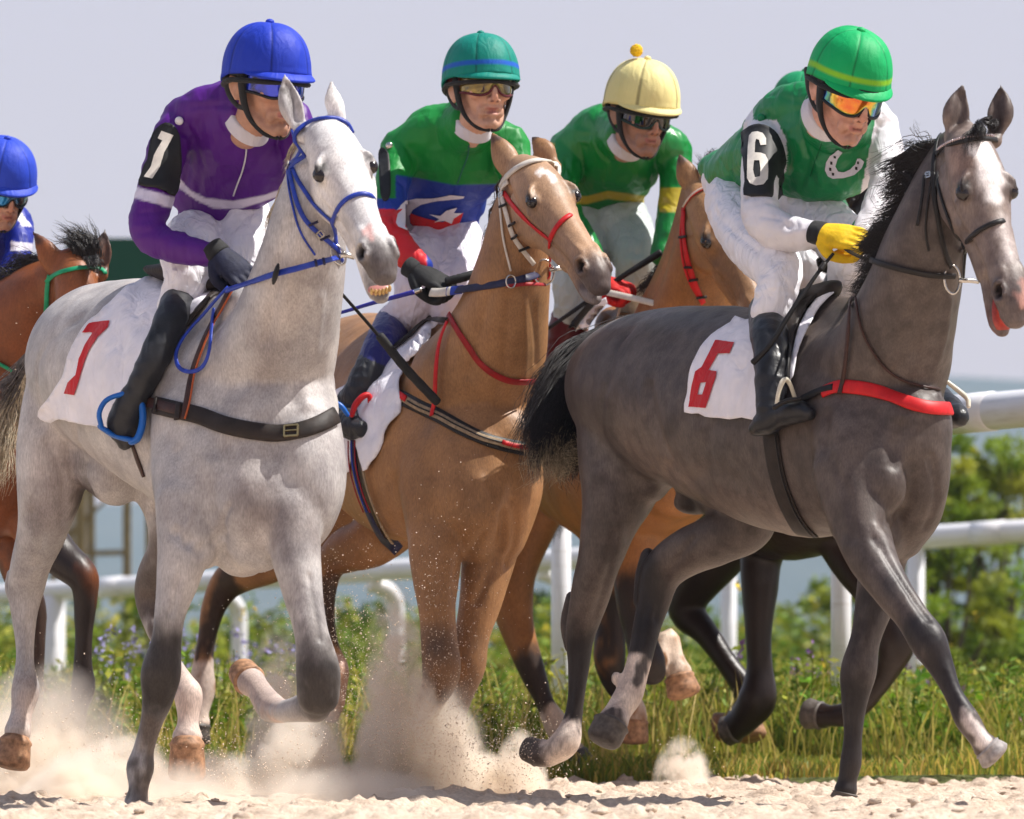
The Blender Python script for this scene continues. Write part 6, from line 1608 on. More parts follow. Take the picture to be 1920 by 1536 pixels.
strap('short_strap', S, [(848, 606), (834, 640), (825, 685), (822, 735), (820, 760), (816, 786)], 9, m_red, bg, 15.9, off=.018, th=.004)

# --- golden horse
H = HORSES['b']; S = H['S']
br = thing('bridle', 'red bridle with black keepers on the golden brown horse', 'bridle', 'bridles')
strap('browband', S, [(1284, 392), (1292, 375), (1306, 362), (1326, 353)], 9, m_red, br, 16.7, off=.005)
strap('browband_edge', S, [(1287, 388), (1296, 372), (1310, 361), (1326, 355)], 3, m_wht, br, 16.7, off=.010)
strap('cheekpiece', S, [(1284, 390), (1284, 430), (1288, 470), (1295, 505), (1305, 538), (1317, 568)], 11, m_red, br, 16.8, off=.006)
strap('rein_loop', S, [(1282, 400), (1278, 440), (1282, 490), (1294, 530), (1310, 558)], 5, m_red, br, 16.8, off=.004)
for y, x in ((445, 1286), (500, 1294), (524, 1301), (556, 1313)): strap('keeper', S, [(x - 8, y + 1), (x, y), (x + 8, y - 2)], 5, m_blk, br, 16.8, off=.013)
rn = thing('rein', 'white rein with black stop ring behind the dark grey horse rump', 'rein', 'reins')
mb = MB(); mb.add(*band([(1140, 549, -.55), (1180, 558, -.6), (1225, 569, -.66), (1262, 579, -.70), (1320, 590, -.72)], 12, 17.9, .005)); mb.build('strap', m_wht, rn)
mb = MB(); Mx = np.eye(4); Mx[:3, 3] = P(1237, 570, 17.23); mb.lell(Mx, (0, 0, 0), (.010, .02, .026)); mb.build('rein_stop', m_rub, rn)
mb = MB(); mb.add(*band([(1168, 562, -.4), (1160, 585, -.4), (1155, 608, -.4)], 5, 17.9, .003)); mb.build('loose_end', m_wht, rn)
cloth = thing('saddlecloth', 'white saddlecloth edge with black trim on the golden brown horse', 'saddlecloth', 'saddlecloths')
decal('cloth', S, [[(1142, 560), (1130, 566), (1100, 600), (1076, 640), (1060, 690), (1050, 760), (1066, 760), (1076, 700), (1092, 650), (1116, 606), (1145, 570)]], m_white_cl, cloth, off=.012, step=7, thick=.004, D0=17.3)
decal('trim', S, [[(1138, 556), (1118, 566), (1088, 600), (1062, 645), (1048, 690), (1056, 694), (1070, 650), (1098, 606), (1128, 572)]], m_blk, cloth, off=.020, step=7, thick=.006, D0=17.3)
# --- left horse
H = HORSES['r']; S = H['S']
br = thing('bridle', 'green bridle on the red brown horse at the left edge', 'bridle', 'bridles')
strap('browband', S, [(88, 530), (100, 518), (128, 508), (165, 503), (205, 509)], 9, m_grn, br, 16.55, off=.005)
strap('cheekpiece', S, [(95, 516), (90, 535), (88, 560), (85, 588)], 9, m_grn, br, 16.55, off=.006)
rn = thing('rein', 'green rein across the red brown horse neck', 'rein', 'reins')
strap('strap', S, [(-20, 672), (10, 686), (42, 706), (70, 712)], 7, m_grn, rn, 16.8, off=.008)
# --- black horse
H = HORSES['k']; S = H['S']
br = thing('bridle', 'dark bridle with a bright rosette on the near black horse', 'bridle', 'bridles')
strap('cheekpiece', S, [(1600, 372), (1592, 410), (1594, 450)], 8, m_blk, br, 17.3, off=.006)
mb = MB(17.35); mb.ell(1587, 398, .0, 4, 6, 5); mb.build('rosette', m_steel, br)

# ------------------------------------------------------------------ marks on the riders
def armplate(R, poly, label_poly, btn, bcol, mname, names=('number_armband', 'digit')):
    o, t = decal(names[0], R['SJ'], [smooth_poly(poly, 2)], m_patch, R['root'], off=.007, step=5, thick=.003, sm=5, D0=R['SJ'].V[:, 1].mean())
    sh = Shell(*t)
    if label_poly: decal(names[1], sh, label_poly, m_digit, o, off=.0055, step=3.5)
    if btn:
        h, n = R['SJ'].hit(btn[0], btn[1], 15.0); mb = MB(); mb.lell(np.eye(4), h + n * .006, (.0125, .008, .0125)); mb.build('button', bcol, R['root'])
armplate(R1, [(312, 233), (296, 244), (286, 262), (282, 285), (279, 302), (273, 312), (267, 332), (263, 350), (292, 354), (310, 362), (323, 368), (332, 352), (336, 325), (338, 294), (335, 256), (326, 238)],
         [[(304, 247), (325, 255), (317, 270), (308, 287), (303, 303), (300, 314), (286, 337), (271, 333), (284, 314), (290, 292), (298, 277), (305, 265), (297, 261)]], (335, 229), m_plain('white_button', (.75, .74, .78), rough=.3), '1')
armplate(R6, [(1391, 262), (1396, 250), (1408, 241), (1424, 237), (1442, 243), (1455, 256), (1464, 280), (1468, 305), (1468, 340), (1466, 370), (1430, 371), (1397, 368), (1399, 344), (1396, 310)],
         [[(1407, 256), (1412, 250), (1421, 249), (1430, 252), (1436, 262), (1436, 274), (1426, 275), (1424, 265), (1419, 263), (1417, 270), (1416, 288), (1427, 289), (1434, 292), (1438, 301), (1439, 320), (1438, 338), (1431, 348), (1418, 350), (1408, 346), (1402, 336), (1402, 312), (1404, 280)], [(1415, 303), (1424, 303), (1426, 318), (1425, 333), (1416, 335), (1413, 320)]], (1428, 224), m_plain('green_button', (.006, .2, .08), rough=.4), '6')
armplate(R3, [(714, 288), (722, 280), (731, 292), (733, 330), (732, 368), (724, 380), (716, 372), (713, 330)], None, (732, 276), m_steel, '')
J = R6['SJ']
decal('horseshoe', J, [[(1571, 279), (1556, 292), (1549, 304), (1547, 318), (1552, 329), (1562, 334), (1582, 333), (1602, 327), (1615, 315), (1620, 303), (1613, 297), (1606, 297), (1603, 308), (1594, 317), (1582, 322), (1571, 320), (1566, 311), (1570, 298), (1579, 284)]], m_white_motif, R6['root'], off=.004, step=4)
hd_ = SC.objects['horseshoe']
for i, (x, y) in enumerate(((1565, 293), (1559, 304), (1557, 315), (1562, 324), (1608, 305), (1605, 315))):
    decal('nail_hole', J, [[(x - 2.2, y - 3), (x + 2, y - 2.4), (x + 2.2, y + 3), (x - 2, y + 2.4)]], m_blk, hd_, off=.0065, step=3)
J = R3['SJ']; r3 = R3['root']
decal('crescent', J, [[(871, 367), (845, 365), (812, 371), (780, 372), (758, 377), (742, 396), (738, 412), (746, 426), (764, 434), (792, 437), (780, 430), (770, 418), (768, 404), (775, 393), (790, 383), (820, 376), (848, 373), (868, 371)]], m_white_motif, r3, off=.004, step=4)
decal('red_panel', J, [[(770, 399), (800, 409), (830, 416), (868, 398), (862, 416), (838, 430), (806, 436), (790, 436), (778, 428), (770, 416)]], m_red_motif, r3, off=.0035, step=4)
decal('star', J, [[(805, 400), (826, 403), (838, 393), (857, 386), (850, 398), (866, 398), (850, 408), (846, 418), (834, 412), (814, 415), (824, 409)]], m_white_motif, r3, off=.0065, step=4)
decal('red_panel', J, [[(738, 398), (752, 392), (744, 404), (742, 420), (748, 430), (738, 424), (734, 410)]], m_red_motif, r3, off=.0065, step=4)
# zips
for R, pts, w, mt in ((R1, [(462, 268), (461, 290), (456, 315), (448, 340), (438, 367)], 3, m_plain('zip', (.62, .60, .66), rough=.35)), (R3, [(879, 272), (878, 290), (868, 315), (858, 344)], 2.2, m_plain('teal_zip', (.01, .12, .10), rough=.4)), (R6, [(1545, 245), (1540, 270), (1530, 300), (1520, 330)], 1.6, m_plain('green_placket', (.004, .10, .035), rough=.6))):
    strap('zip', R['SJ'], pts, w, mt, R['root'], off=.002, th=.002)

# ------------------------------------------------------------------ whips
def whip(label, pts, Y0, r0, r1, mat, grip=None):
    t = thing('riding_whip', label, 'whip', 'riding whips')
    A = np.array([P(p[0], p[1], Y0 + p[2]) for p in pts]); C = crom(A, 4); a = np.linspace(r0, r1, len(C)) * Y0 / F
    V, Fc = loft3(C, a, a, (0, 1, 0), 10, (.5, .5)); link('shaft', V, Fc, mat, t)
    if grip:
        G = np.array([P(p[0], p[1], Y0 + p[2]) for p in grip[0]]); C = crom(G, 6); a = np.array([grip[1] * Y0 / F * (1 + .08 * (i % 2)) for i in range(len(C))])
        V, Fc = loft3(C, a, a, (0, 1, 0), 12, (.5, .5)); link('grip', V, Fc, grip[2], t)
    return t
m_bw = m_plain('blue_whip', (.03, .03, .30), rough=.35)
whip('black padded whip crossing the tan horse shoulder', [(640, 550, -.95), (700, 618, -.85), (760, 690, -.80), (818, 752, -.76)], 16.9, 3.0, 4.0, m_blk, ([(712, 630, -.84), (760, 690, -.80), (820, 754, -.76)], 8, m_rub))
w_ = whip('blue whip with silver collar held by the green, blue and red rider', [(560, 605, -.55), (640, 586, -.6), (700, 568, -.62), (775, 548, -.66)], 16.9, 2.5, 4.5, m_bw, ([(838, 528, -.60), (866, 521, -.6), (900, 511, -.58)], 8, m_rub))
mb = MB(16.9); mb.tube([(770, 550, -.655, 5, 5), (790, 543, -.65, 5, 5)], ring=12, capf=(.1, .1)); mb.build('collar', m_steel, w_)
whip('long black whip held in the red glove', [(1238, 474, -.5), (1205, 495, -.5), (1165, 520, -.5), (1100, 566, -.45), (1028, 616, -.4)], 17.9, 7, 3.5, m_blk)
whip('black whip running from the yellow glove to the boot', [(1562, 476, -.55), (1535, 510, -.58), (1510, 546, -.60), (1480, 590, -.62), (1445, 645, -.64), (1412, 680, -.64)], 15.3, 3, 6, m_blk, ([(1546, 495, -.57), (1538, 506, -.58)], 5, m_blk))

# ------------------------------------------------------------------ manes, forelocks, tails
h_black = m_hair('black_hair', (.018, .014, .014)); h_dark = m_hair('dark_brown_hair', (.045, .028, .02)); h_cream = m_hair('cream_hair', (.42, .34, .22)); h_grey = m_hair('grey_hair', (.14, .12, .11)); h_wht = m_hair('pale_hair', (.5, .42, .30))
g = HORSES['grey']['root']
hair('mane', [[(1785, 262, -.95), (1740, 270, -.9), (1700, 285, -.86), (1650, 320, -.82)], [(1770, 290, -.93), (1735, 320, -.9), (1695, 350, -.86), (1640, 372, -.82)],
              [(1742, 350, -.9), (1715, 385, -.88), (1680, 405, -.84), (1628, 420, -.8)], [(1716, 400, -.88), (1690, 425, -.86), (1655, 432, -.82), (1610, 450, -.78)],
              [(1692, 440, -.86), (1668, 460, -.84), (1640, 462, -.8), (1600, 478, -.76)], [(1672, 490, -.8), (1650, 505, -.78), (1630, 512, -.76), (1606, 530, -.72)],
              [(1640, 545, -.7), (1625, 550, -.68), (1612, 556, -.66), (1590, 565, -.64)]], 2600, .008, .0015, h_black, g, 15.3, 3, wav=.009, trunc=.5, clump=40)
hair('mane_wisp', [[(1760, 262, -.93), (1725, 245, -.9), (1700, 232, -.86), (1680, 240, -.82)], [(1745, 300, -.92), (1715, 290, -.88), (1685, 300, -.84), (1662, 330, -.8)], [(1690, 380, -.9), (1660, 360, -.86), (1635, 365, -.82), (1640, 395, -.8)]], 50, .014, .0010, h_black, g, 15.3, 8, wav=.02, trunc=.5, clump=6)
hair('forelock', [[(1830, 236, -1.12), (1815, 240, -1.17), (1790, 262, -1.18), (1765, 285, -1.12)], [(1835, 232, -1.12), (1842, 242, -1.2), (1848, 258, -1.24), (1846, 272, -1.26)], [(1830, 230, -1.1), (1852, 222, -1.1), (1870, 226, -1.05), (1885, 232, -1.0)]], 160, .008, .0013, h_black, g, 15.3, 4, wav=.012)
hair('tail', [[(1196, 594, .92), (1140, 612, .86), (1075, 645, .78), (1015, 705, .70), (978, 800, .64), (975, 850, .62)], [(1190, 602, .90), (1135, 630, .84), (1080, 670, .76), (1030, 735, .68), (995, 830, .62), (1005, 880, .6)],
              [(1180, 614, .88), (1130, 652, .82), (1090, 700, .76), (1050, 770, .68), (1020, 850, .62), (1035, 880, .6)], [(1165, 630, .86), (1125, 680, .82), (1100, 730, .78), (1075, 800, .72), (1052, 870, .66), (1060, 890, .62)], [(1150, 650, .84), (1122, 705, .82), (1106, 760, .80), (1092, 820, .76), (1078, 870, .7), (1080, 885, .66)]], 2400, .016, .0016, h_black, g, 15.3, 5, wav=.012, trunc=.40, clump=40)
hair('tail_end', [[(1020, 780, .70), (1000, 830, .66), (1000, 870, .62), (990, 900, .6)], [(1050, 790, .70), (1030, 840, .66), (1030, 870, .62), (1020, 895, .6)], [(1075, 800, .72), (1065, 840, .68), (1060, 870, .66), (1066, 900, .62)]], 520, .018, .0012, h_cream, g, 15.3, 6, wav=.022, trunc=.4, clump=14)
w = HORSES['white']['root']
hair('tail', [[(60, 660, .95), (20, 730, 1.0), (-10, 790, 1.0), (-60, 860, 1.0)], [(56, 690, .95), (26, 760, 1.0), (5, 830, 1.0), (-20, 930, 1.0)], [(52, 720, .95), (34, 800, 1.0), (22, 860, 1.0), (8, 940, 1.0)]], 420, .018, .0016, h_wht, w, 15.0, 7, wav=.012)
hair('tail_top', [[(62, 650, .93), (20, 715, .98), (-10, 770, .98)], [(58, 680, .93), (24, 745, .98), (-10, 805, .98)]], 220, .014, .0015, h_grey, w, 15.0, 9, wav=.010)
hair('mane', [[(596, 220, -.80), (575, 235, -.78), (552, 280, -.72), (540, 330, -.68)], [(548, 320, -.68), (525, 370, -.62), (505, 430, -.56), (490, 480, -.5)]], 90, .006, .0012, h_wht, w, 15.0, 10, wav=.004)
b = HORSES['b']['root']
hair('forelock', [[(1320, 352, -.84), (1312, 325, -.84), (1310, 300, -.83), (1325, 286, -.8)], [(1335, 356, -.82), (1338, 325, -.82), (1345, 300, -.8), (1352, 290, -.78)]], 260, .008, .0014, h_black, b, 17.9, 11, wav=.010)
hair('mane', [[(1262, 480, -.66), (1235, 500, -.6), (1215, 530, -.55)], [(1225, 520, -.5), (1200, 545, -.46), (1180, 560, -.42)]], 160, .010, .0014, h_black, b, 17.9, 12)
hair('tail', [[(1100, 880, 1.2), (1060, 930, 1.2), (1035, 960, 1.2), (1010, 1000, 1.2)], [(1110, 900, 1.2), (1075, 950, 1.2), (1055, 985, 1.2), (1035, 1030, 1.2)]], 220, .014, .0015, h_black, HORSES['k']['root'], 18.4, 13, wav=.012)
p_ = HORSES['p']['root']
hair('mane', [[(955, 300, -.92), (940, 330, -.86), (926, 380, -.8)], [(935, 370, -.82), (918, 430, -.76), (905, 490, -.7)]], 60, .005, .0012, h_dark, p_, 16.9, 14)
r = HORSES['r']['root']
hair('mane', [[(140, 480, -.8), (135, 460, -.8), (118, 445, -.78), (95, 438, -.76)], [(170, 478, -.8), (168, 455, -.8), (150, 440, -.78), (128, 432, -.76)], [(190, 480, -.78), (186, 460, -.78), (178, 446, -.76), (165, 440, -.74)]], 420, .012, .0013, h_black, r, 17.4, 15, wav=.004, trunc=.6, clump=9)
hair('forelock', [[(150, 482, -.84), (158, 490, -.88), (168, 500, -.9)], [(185, 482, -.84), (182, 492, -.88), (178, 502, -.9)]], 160, .008, .0014, h_black, r, 17.4, 16)
hair('neck_mane', [[(110, 500, -.7), (80, 485, -.66), (50, 480, -.62), (20, 500, -.58)], [(90, 520, -.66), (50, 510, -.6), (20, 520, -.55), (-10, 545, -.5)], [(60, 545, -.58), (20, 545, -.54), (-20, 570, -.5)]], 520, .014, .0015, h_black, r, 17.4, 17, wav=.014)

# teeth of the white horse, tongue of the grey horse
Hh = HORSES['white']; M = Hh['M']; J_ = Hh['J']
tb = MB()
for i in range(6):
    x = -.034 + i * .0136; yy, zz = J_(.945 + .012 * (1 - (x / .034) ** 2), -.118)
    tb.lell(M, (x * 1.25, yy, zz + .004), (.0082, .011, .020))
tb.build('teeth', m_plain('yellow_teeth', (.50, .33, .13), rough=.3, var=.35, nscale=120), w)
gb = MB(); yy, zz = J_(.935, -.128); gb.lell(M, (0, yy - .01, zz), (.054, .036, .018)); gb.build('gum', m_plain('pink_gum', (.50, .22, .20), rough=.35), w)
Hh = HORSES['grey']; M = Hh['M']; J_ = Hh['J']
tb = MB(); st = []
for y, z, a in ((.82, -.118, .030), (.87, -.120, .042), (.92, -.126, .046), (.95, -.132, .036)):
    yy, zz = J_(y, z); st.append((.0, yy, zz, a, .020))
tb.ltube(M, st); tb.build('tongue', m_plain('red_tongue', (.38, .05, .035), rough=.35, var=.35, coat=.3), g)
# ------------------------------------------------------------------ ground
def m_sand():
    m, nt, b = mat_new('sand')
    v = N(nt, 'ShaderNodeTexCoord').outputs['Object']
    n1 = noise(nt, v, 9, 5); n2 = noise(nt, v, 70, 5, .7)
    c = mixc(nt, ramp(nt, n1.outputs[0], .3, .7), (.55, .425, .33), (.76, .635, .52))
    c = mixc(nt, 1.0, c, mixc(nt, ramp(nt, n2.outputs[0], .3, .7), (.70, .68, .66), (1.15, 1.14, 1.12)), 'MULTIPLY')
    nt.links.new(c, b.inputs['Base Color']); b.inputs['Roughness'].default_value = .95; b.inputs['Specular IOR Level'].default_value = .1
    bump(nt, n2.outputs[0], .6, .02, b); return m
M_sand = m_sand()
def grid(x0, x1, y0, y1, nx, ny, hf):
    X, Y = np.meshgrid(np.linspace(x0, x1, nx), np.linspace(y0, y1, ny))
    Q = np.stack([X.ravel(), Y.ravel(), np.zeros(X.size)], 1); Q[:, 2] = hf(Q)
    i = np.arange(nx * ny).reshape(ny, nx)
    return Q, np.stack([i[:-1, :-1], i[:-1, 1:], i[1:, 1:], i[1:, :-1]], -1).reshape(-1, 4)
EDGE = 18.2
def sandh(Q):
    a = np.clip((18.0 - np.abs(Q[:, 1] - 0)) / 1.0, 0, 1)
    n = vnoise(Q * np.array([1, 1, 0]), 5.5, 1) * .020 + vnoise(Q * np.array([1, 1, 0]), 13, 2) * .016 + np.maximum(vnoise(Q * np.array([1, 1, 0]), 28, 3), 0) ** 2 * .022
    return n - .008
V, Fc = grid(-3.6, 3.6, 11.0, 19.0, 620, 560, sandh)
tag(link('racetrack', V, Fc, M_sand), kind='structure')
V, Fc = grid(-400, 400, -60, 10.99, 60, 40, lambda Q: Q[:, 0] * 0 - .01); tag(link('racetrack_near', V, Fc, M_sand), kind='structure')
for a, b in ((-400, -3.61), (3.61, 400)):
    V, Fc = grid(a, b, 11, 19, 40, 10, lambda Q: Q[:, 0] * 0 - .012); tag(link('racetrack_side', V, Fc, M_sand), kind='structure')
# clods of sand on the surface
rc = np.random.default_rng(3); cb = MB(); V0_, F0_ = ico()
bm = bmesh.new(); bmesh.ops.create_icosphere(bm, subdivisions=2, radius=1); iv = np.array([v.co[:] for v in bm.verts]); iF = np.array([[v.index for v in f.verts] for f in bm.faces]); bm.free()
Vs, Fs, n0 = [], [], 0
for k in range(700):
    y = rc.uniform(12.6, 18.4); x = rc.uniform(-.12, .12) * y; r = .005 + .022 * rc.random() ** 4
    q = iv * r * rc.uniform(.6, 1.2, 3) * np.array([1.2, 1, .6]); q += q * vnoise(iv * 2.3 + k, 1, k)[:, None] * .5
    c = np.array([[x, y, 0]]); Vs.append(q + np.array([x, y, sandh(c)[0] + r * .25])); Fs.append(iF + n0); n0 += len(iv)
tag(link('sand_clods', np.vstack(Vs), np.vstack(Fs), M_sand), kind='stuff')

def m_turf():
    m, nt, b = mat_new('turf'); v = N(nt, 'ShaderNodeTexCoord').outputs['Object']
    n1 = noise(nt, v, 1.2, 4); n2 = noise(nt, v, 14, 4)
    c = mixc(nt, ramp(nt, n1.outputs[0], .35, .65), (.055, .085, .016), (.13, .13, .035))
    c = mixc(nt, 1.0, c, mixc(nt, ramp(nt, n2.outputs[0], .3, .7), (.5, .5, .5), (1.2, 1.2, 1.2)), 'MULTIPLY')
    nt.links.new(c, b.inputs['Base Color']); b.inputs['Roughness'].default_value = 1; bump(nt, n2.outputs[0], .8, .05, b); return m
M_turf = m_turf()
def turfh(Q): return .02 + .05 * sstep((Q[:, 1] - EDGE) / 1.5) + vnoise(Q * np.array([1, 1, 0]), .6, 5) * .03
V, Fc = grid(-60, 60, EDGE - .25, 120, 240, 300, lambda Q: turfh(Q) - .10 * (Q[:, 1] < EDGE)); tag(link('meadow', V, Fc, M_turf), kind='structure')
V, Fc = grid(-3000, 3000, 119, 3200, 40, 40, lambda Q: Q[:, 0] * 0 - .05); tag(link('far_field', V, Fc, M_turf), kind='structure')

# hills far off
def m_hill():
    m, nt, b = mat_new('wooded_hill'); v = N(nt, 'ShaderNodeTexCoord').outputs['Object']
    n1 = noise(nt, v, .02, 5); nt.links.new(mixc(nt, ramp(nt, n1.outputs[0], .35, .65), (.03, .045, .03), (.06, .07, .05)), b.inputs['Base Color']); b.inputs['Roughness'].default_value = 1
    return m
X = np.linspace(-1200, 1200, 160); prof = []
R_ = 2300.0
ridge = lambda x: (HZ - np.interp(960 + x / R_ * F, [-3000, 0, 250, 600, 1200, 1700, 1920, 3500, 6000], [1000, 960, 930, 900, 800, 712, 700, 640, 700])) * R_ / F + 3 * np.sin(x / 60) + 1.5 * np.sin(x / 23)
V = []; nr = 14
for j in range(nr):
    t = j / (nr - 1)
    for x in X:
        z = ridge(x) * math.sin(t * math.pi / 2) ** .9 if t < 1 else ridge(x)
        V.append((x, R_ - 500 * (1 - t) ** 1.5, z - 2 * (1 - t)))
for x in X: V.append((x, R_ + 700, -2))
V = np.array(V); n = len(X); i = np.arange((nr + 1) * n).reshape(nr + 1, n)
Fc = np.stack([i[:-1, :-1], i[:-1, 1:], i[1:, 1:], i[1:, :-1]], -1).reshape(-1, 4)
tag(link('hill', V, Fc, m_hill()), kind='structure')

# ------------------------------------------------------------------ grass, weeds, flowers
def m_leaf(name, c0, c1, tr=.35):
    m, nt, b = mat_new(name); at = N(nt, 'ShaderNodeAttribute', attribute_name='col')
    v = N(nt, 'ShaderNodeTexCoord').outputs['Object']; n = noise(nt, v, 1.3, 3)
    c = mixc(nt, ramp(nt, n.outputs[0], .3, .7), c0, c1); c = mixc(nt, 1.0, c, at.outputs['Color'], 'MULTIPLY')
    nt.links.new(c, b.inputs['Base Color']); b.inputs['Roughness'].default_value = .55; b.inputs['Specular IOR Level'].default_value = .25
    t = nt.nodes.new('ShaderNodeBsdfTranslucent'); nt.links.new(c, t.inputs[0]); mx = nt.nodes.new('ShaderNodeMixShader'); mx.inputs[0].default_value = tr
    nt.links.new(b.outputs[0], mx.inputs[1]); nt.links.new(t.outputs[0], mx.inputs[2]); nt.links.new(mx.outputs[0], nt.nodes['Material Output'].inputs[0]); return m
def blades(name, n, ylim, hlim, w, mat, seed, cols, bend=.4, power=1.0, xpad=.108, hmul=None):
    R = np.random.default_rng(seed)
    y = ylim[0] + (ylim[1] - ylim[0]) * R.random(n) ** power; x = R.uniform(-xpad, xpad, n) * y
    cl = vnoise(np.stack([x, y, x * 0], 1), 1.6, seed)
    h = (hlim[0] + (hlim[1] - hlim[0]) * R.random(n) ** 1.4) * (1 + .45 * cl)
    if hmul is not None: h = h * hmul(x, y)
    a = R.random(n) * 6.28; lean = bend * (R.random(n) * .9 + .2) * h
    base = np.stack([x, y, turfh(np.stack([x, y, x * 0], 1))], 1)
    d = np.stack([np.cos(a), np.sin(a), a * 0], 1); s = np.stack([-np.sin(a), np.cos(a), a * 0], 1) * .6 + np.array([.8, 0, 0]); s /= np.linalg.norm(s, axis=1)[:, None]
    ww = w * (.6 + .8 * R.random(n)) * (.6 + y / 40)
    P0 = base; rows = []
    for t, k in ((0, .9), (.4, 1.0), (.75, .7)):
        c = P0 + np.array([0, 0, 1]) * (h * t * (1 - .12 * t))[:, None] + d * (lean * t * t)[:, None]
        rows += [c - s * (ww * k)[:, None], c + s * (ww * k)[:, None]]
    rows.append(P0 + np.array([0, 0, 1]) * (h * .88)[:, None] + d * lean[:, None])
    V = np.stack(rows, 1).reshape(-1, 3); i = (np.arange(n) * 7)[:, None]
    Q = np.vstack([i + np.array([[0, 1, 3, 2]]), i + np.array([[2, 3, 5, 4]])])
    T = i + np.array([[4, 5, 6]])
    Fa = np.vstack([np.vstack([Q[:, [0, 1, 2]], Q[:, [0, 2, 3]]]), T])
    ci = R.integers(0, len(cols), n); C = np.array(cols)[ci] * (.7 + .6 * R.random((n, 1)))
    return tag(link(name, V, Fa, mat, None, False, np.repeat(C, 7, 0)), kind='stuff')
M_gr = m_leaf('grass_blades', (.20, .24, .03), (.32, .31, .07))
G_ = [(1, 1, 1), (.8, 1.05, .9), (1.2, 1.15, .9), (1.9, 1.5, 1.6), (.6, .8, .7)]
blades('verge_grass', 36000, (EDGE - .2, 20.5), (.02, .12), .0035, M_gr, 1, G_ + [(2.4, 1.7, 2.6)], .6)
blades('tall_grass', 46000, (19.1, 44), (.05, .28), .0040, M_gr, 2, G_, .7, 1.3)
blades('dry_grass', 12000, (18.6, 40), (.06, .42), .0024, M_gr, 3, [(2.6, 1.9, 3.2), (2.0, 1.6, 2.2)], .6, 1.2)
def weeds(name, n, ylim, hlim, seed, mat, leaf, dens=16, cols=G_, xr=None):
    "upright leafy stems"
    R = np.random.default_rng(seed); V, Fc, C, n0 = [], [], [], 0
    for k in range(n):
        y = R.uniform(*ylim); x = R.uniform(-.108, .108) * y if xr is None else (R.uniform(*xr) - 960) * y / F
        h = R.uniform(*hlim); z0 = turfh(np.array([[x, y, 0]]))[0]; L = R.normal(0, .10, 2) * h
        col = np.array(cols[R.integers(len(cols))]) * (.7 + .5 * R.random())
        m = int(dens * (.7 + .6 * R.random()))
        t = np.sort(R.random(m)) ** .8; c = np.stack([x + L[0] * t * t, y + L[1] * t * t, z0 + h * t], 1)
        a = R.random(m) * 6.28; el = R.uniform(-.3, .8, m); d = np.stack([np.cos(a) * np.cos(el), np.sin(a) * np.cos(el), np.sin(el)], 1)
        ln = leaf * (1.2 - .6 * t) * (.6 + .8 * R.random(m)); sd_ = np.cross(d, R.normal(0, 1, (m, 3))); sd_ /= np.linalg.norm(sd_, axis=1)[:, None] + 1e-9
        q = np.stack([c, c + d * ln[:, None] * .5 + sd_ * ln[:, None] * .22, c + d * ln[:, None], c + d * ln[:, None] * .5 - sd_ * ln[:, None] * .22], 1).reshape(-1, 3)
        V.append(q); Fc.append(n0 + np.arange(m * 4).reshape(m, 4)); C.append(np.repeat(col[None] * (.8 + .4 * R.random((m, 1))), 4, 0)); n0 += m * 4
        s_ = np.array([[x - .003, y, z0], [x + .003, y, z0], [x + L[0] + .002, y + L[1], z0 + h], [x + L[0] - .002, y + L[1], z0 + h]]); V.append(s_); Fc.append(np.array([[n0, n0 + 1, n0 + 2, n0 + 3]])); C.append(np.tile(col * .7, (4, 1))); n0 += 4
    return tag(link(name, np.vstack(V), np.vstack(Fc), mat, None, False, np.vstack(C)), kind='stuff')
M_weed = m_leaf('weed_leaves', (.17, .25, .025), (.30, .32, .05))
weeds('weeds', 2400, (19.2, 28), (.12, .42), 5, M_weed, .06, 22)
weeds('weeds_tall', 1300, (38, 54), (.5, 1.1), 6, M_weed, .14, 26)
weeds('weeds_broad', 70, (19.2, 22.5), (.12, .34), 7, M_weed, .09, 20, [(.8, 1.25, .9), (1, 1.3, .8)], (1500, 1950))
def flowers(name, n, ylim, zr, r, mat, seed, xr=(0, 1920), spike=6):
    R = np.random.default_rng(seed); V, Fc, n0 = [], [], 0
    for k in range(n):
        y = R.uniform(*ylim); x = (R.uniform(*xr) - 960) * y / F; z = R.uniform(*zr)
        for j in range(spike):
            c = np.array([x, y, z]) + R.normal(0, 1, 3) * np.array([r * .9, r * .9, r * 1.6])
            d = R.normal(0, 1, (4, 3)) * r * .8
            V.append(c + d); Fc.append([[n0, n0 + 1, n0 + 2, n0 + 3]]); n0 += 4
    return tag(link(name, np.vstack(V), np.vstack(Fc), mat, None, False), kind='stuff')
m_pf = m_plain('purple_petals', (.30, .13, .42), rough=.7, bstr=0); m_bf = m_plain('blue_petals', (.34, .30, .62), rough=.7, bstr=0); m_pk = m_plain('pink_petals', (.60, .32, .38), rough=.7, bstr=0); m_yf = m_plain('yellow_petals', (.7, .5, .04), rough=.7, bstr=0)
flowers('purple_flowers', 150, (19.5, 27), (.12, .50), .012, m_pf, 1, (780, 1920))
flowers('blue_flowers', 200, (20, 30), (.15, .60), .011, m_bf, 2, (180, 560))
flowers('pink_flowers', 110, (19.5, 28), (.08, .35), .013, m_pk, 3)
flowers('yellow_flowers', 30, (22, 36), (.3, .8), .012, m_yf, 4, (100, 1900))

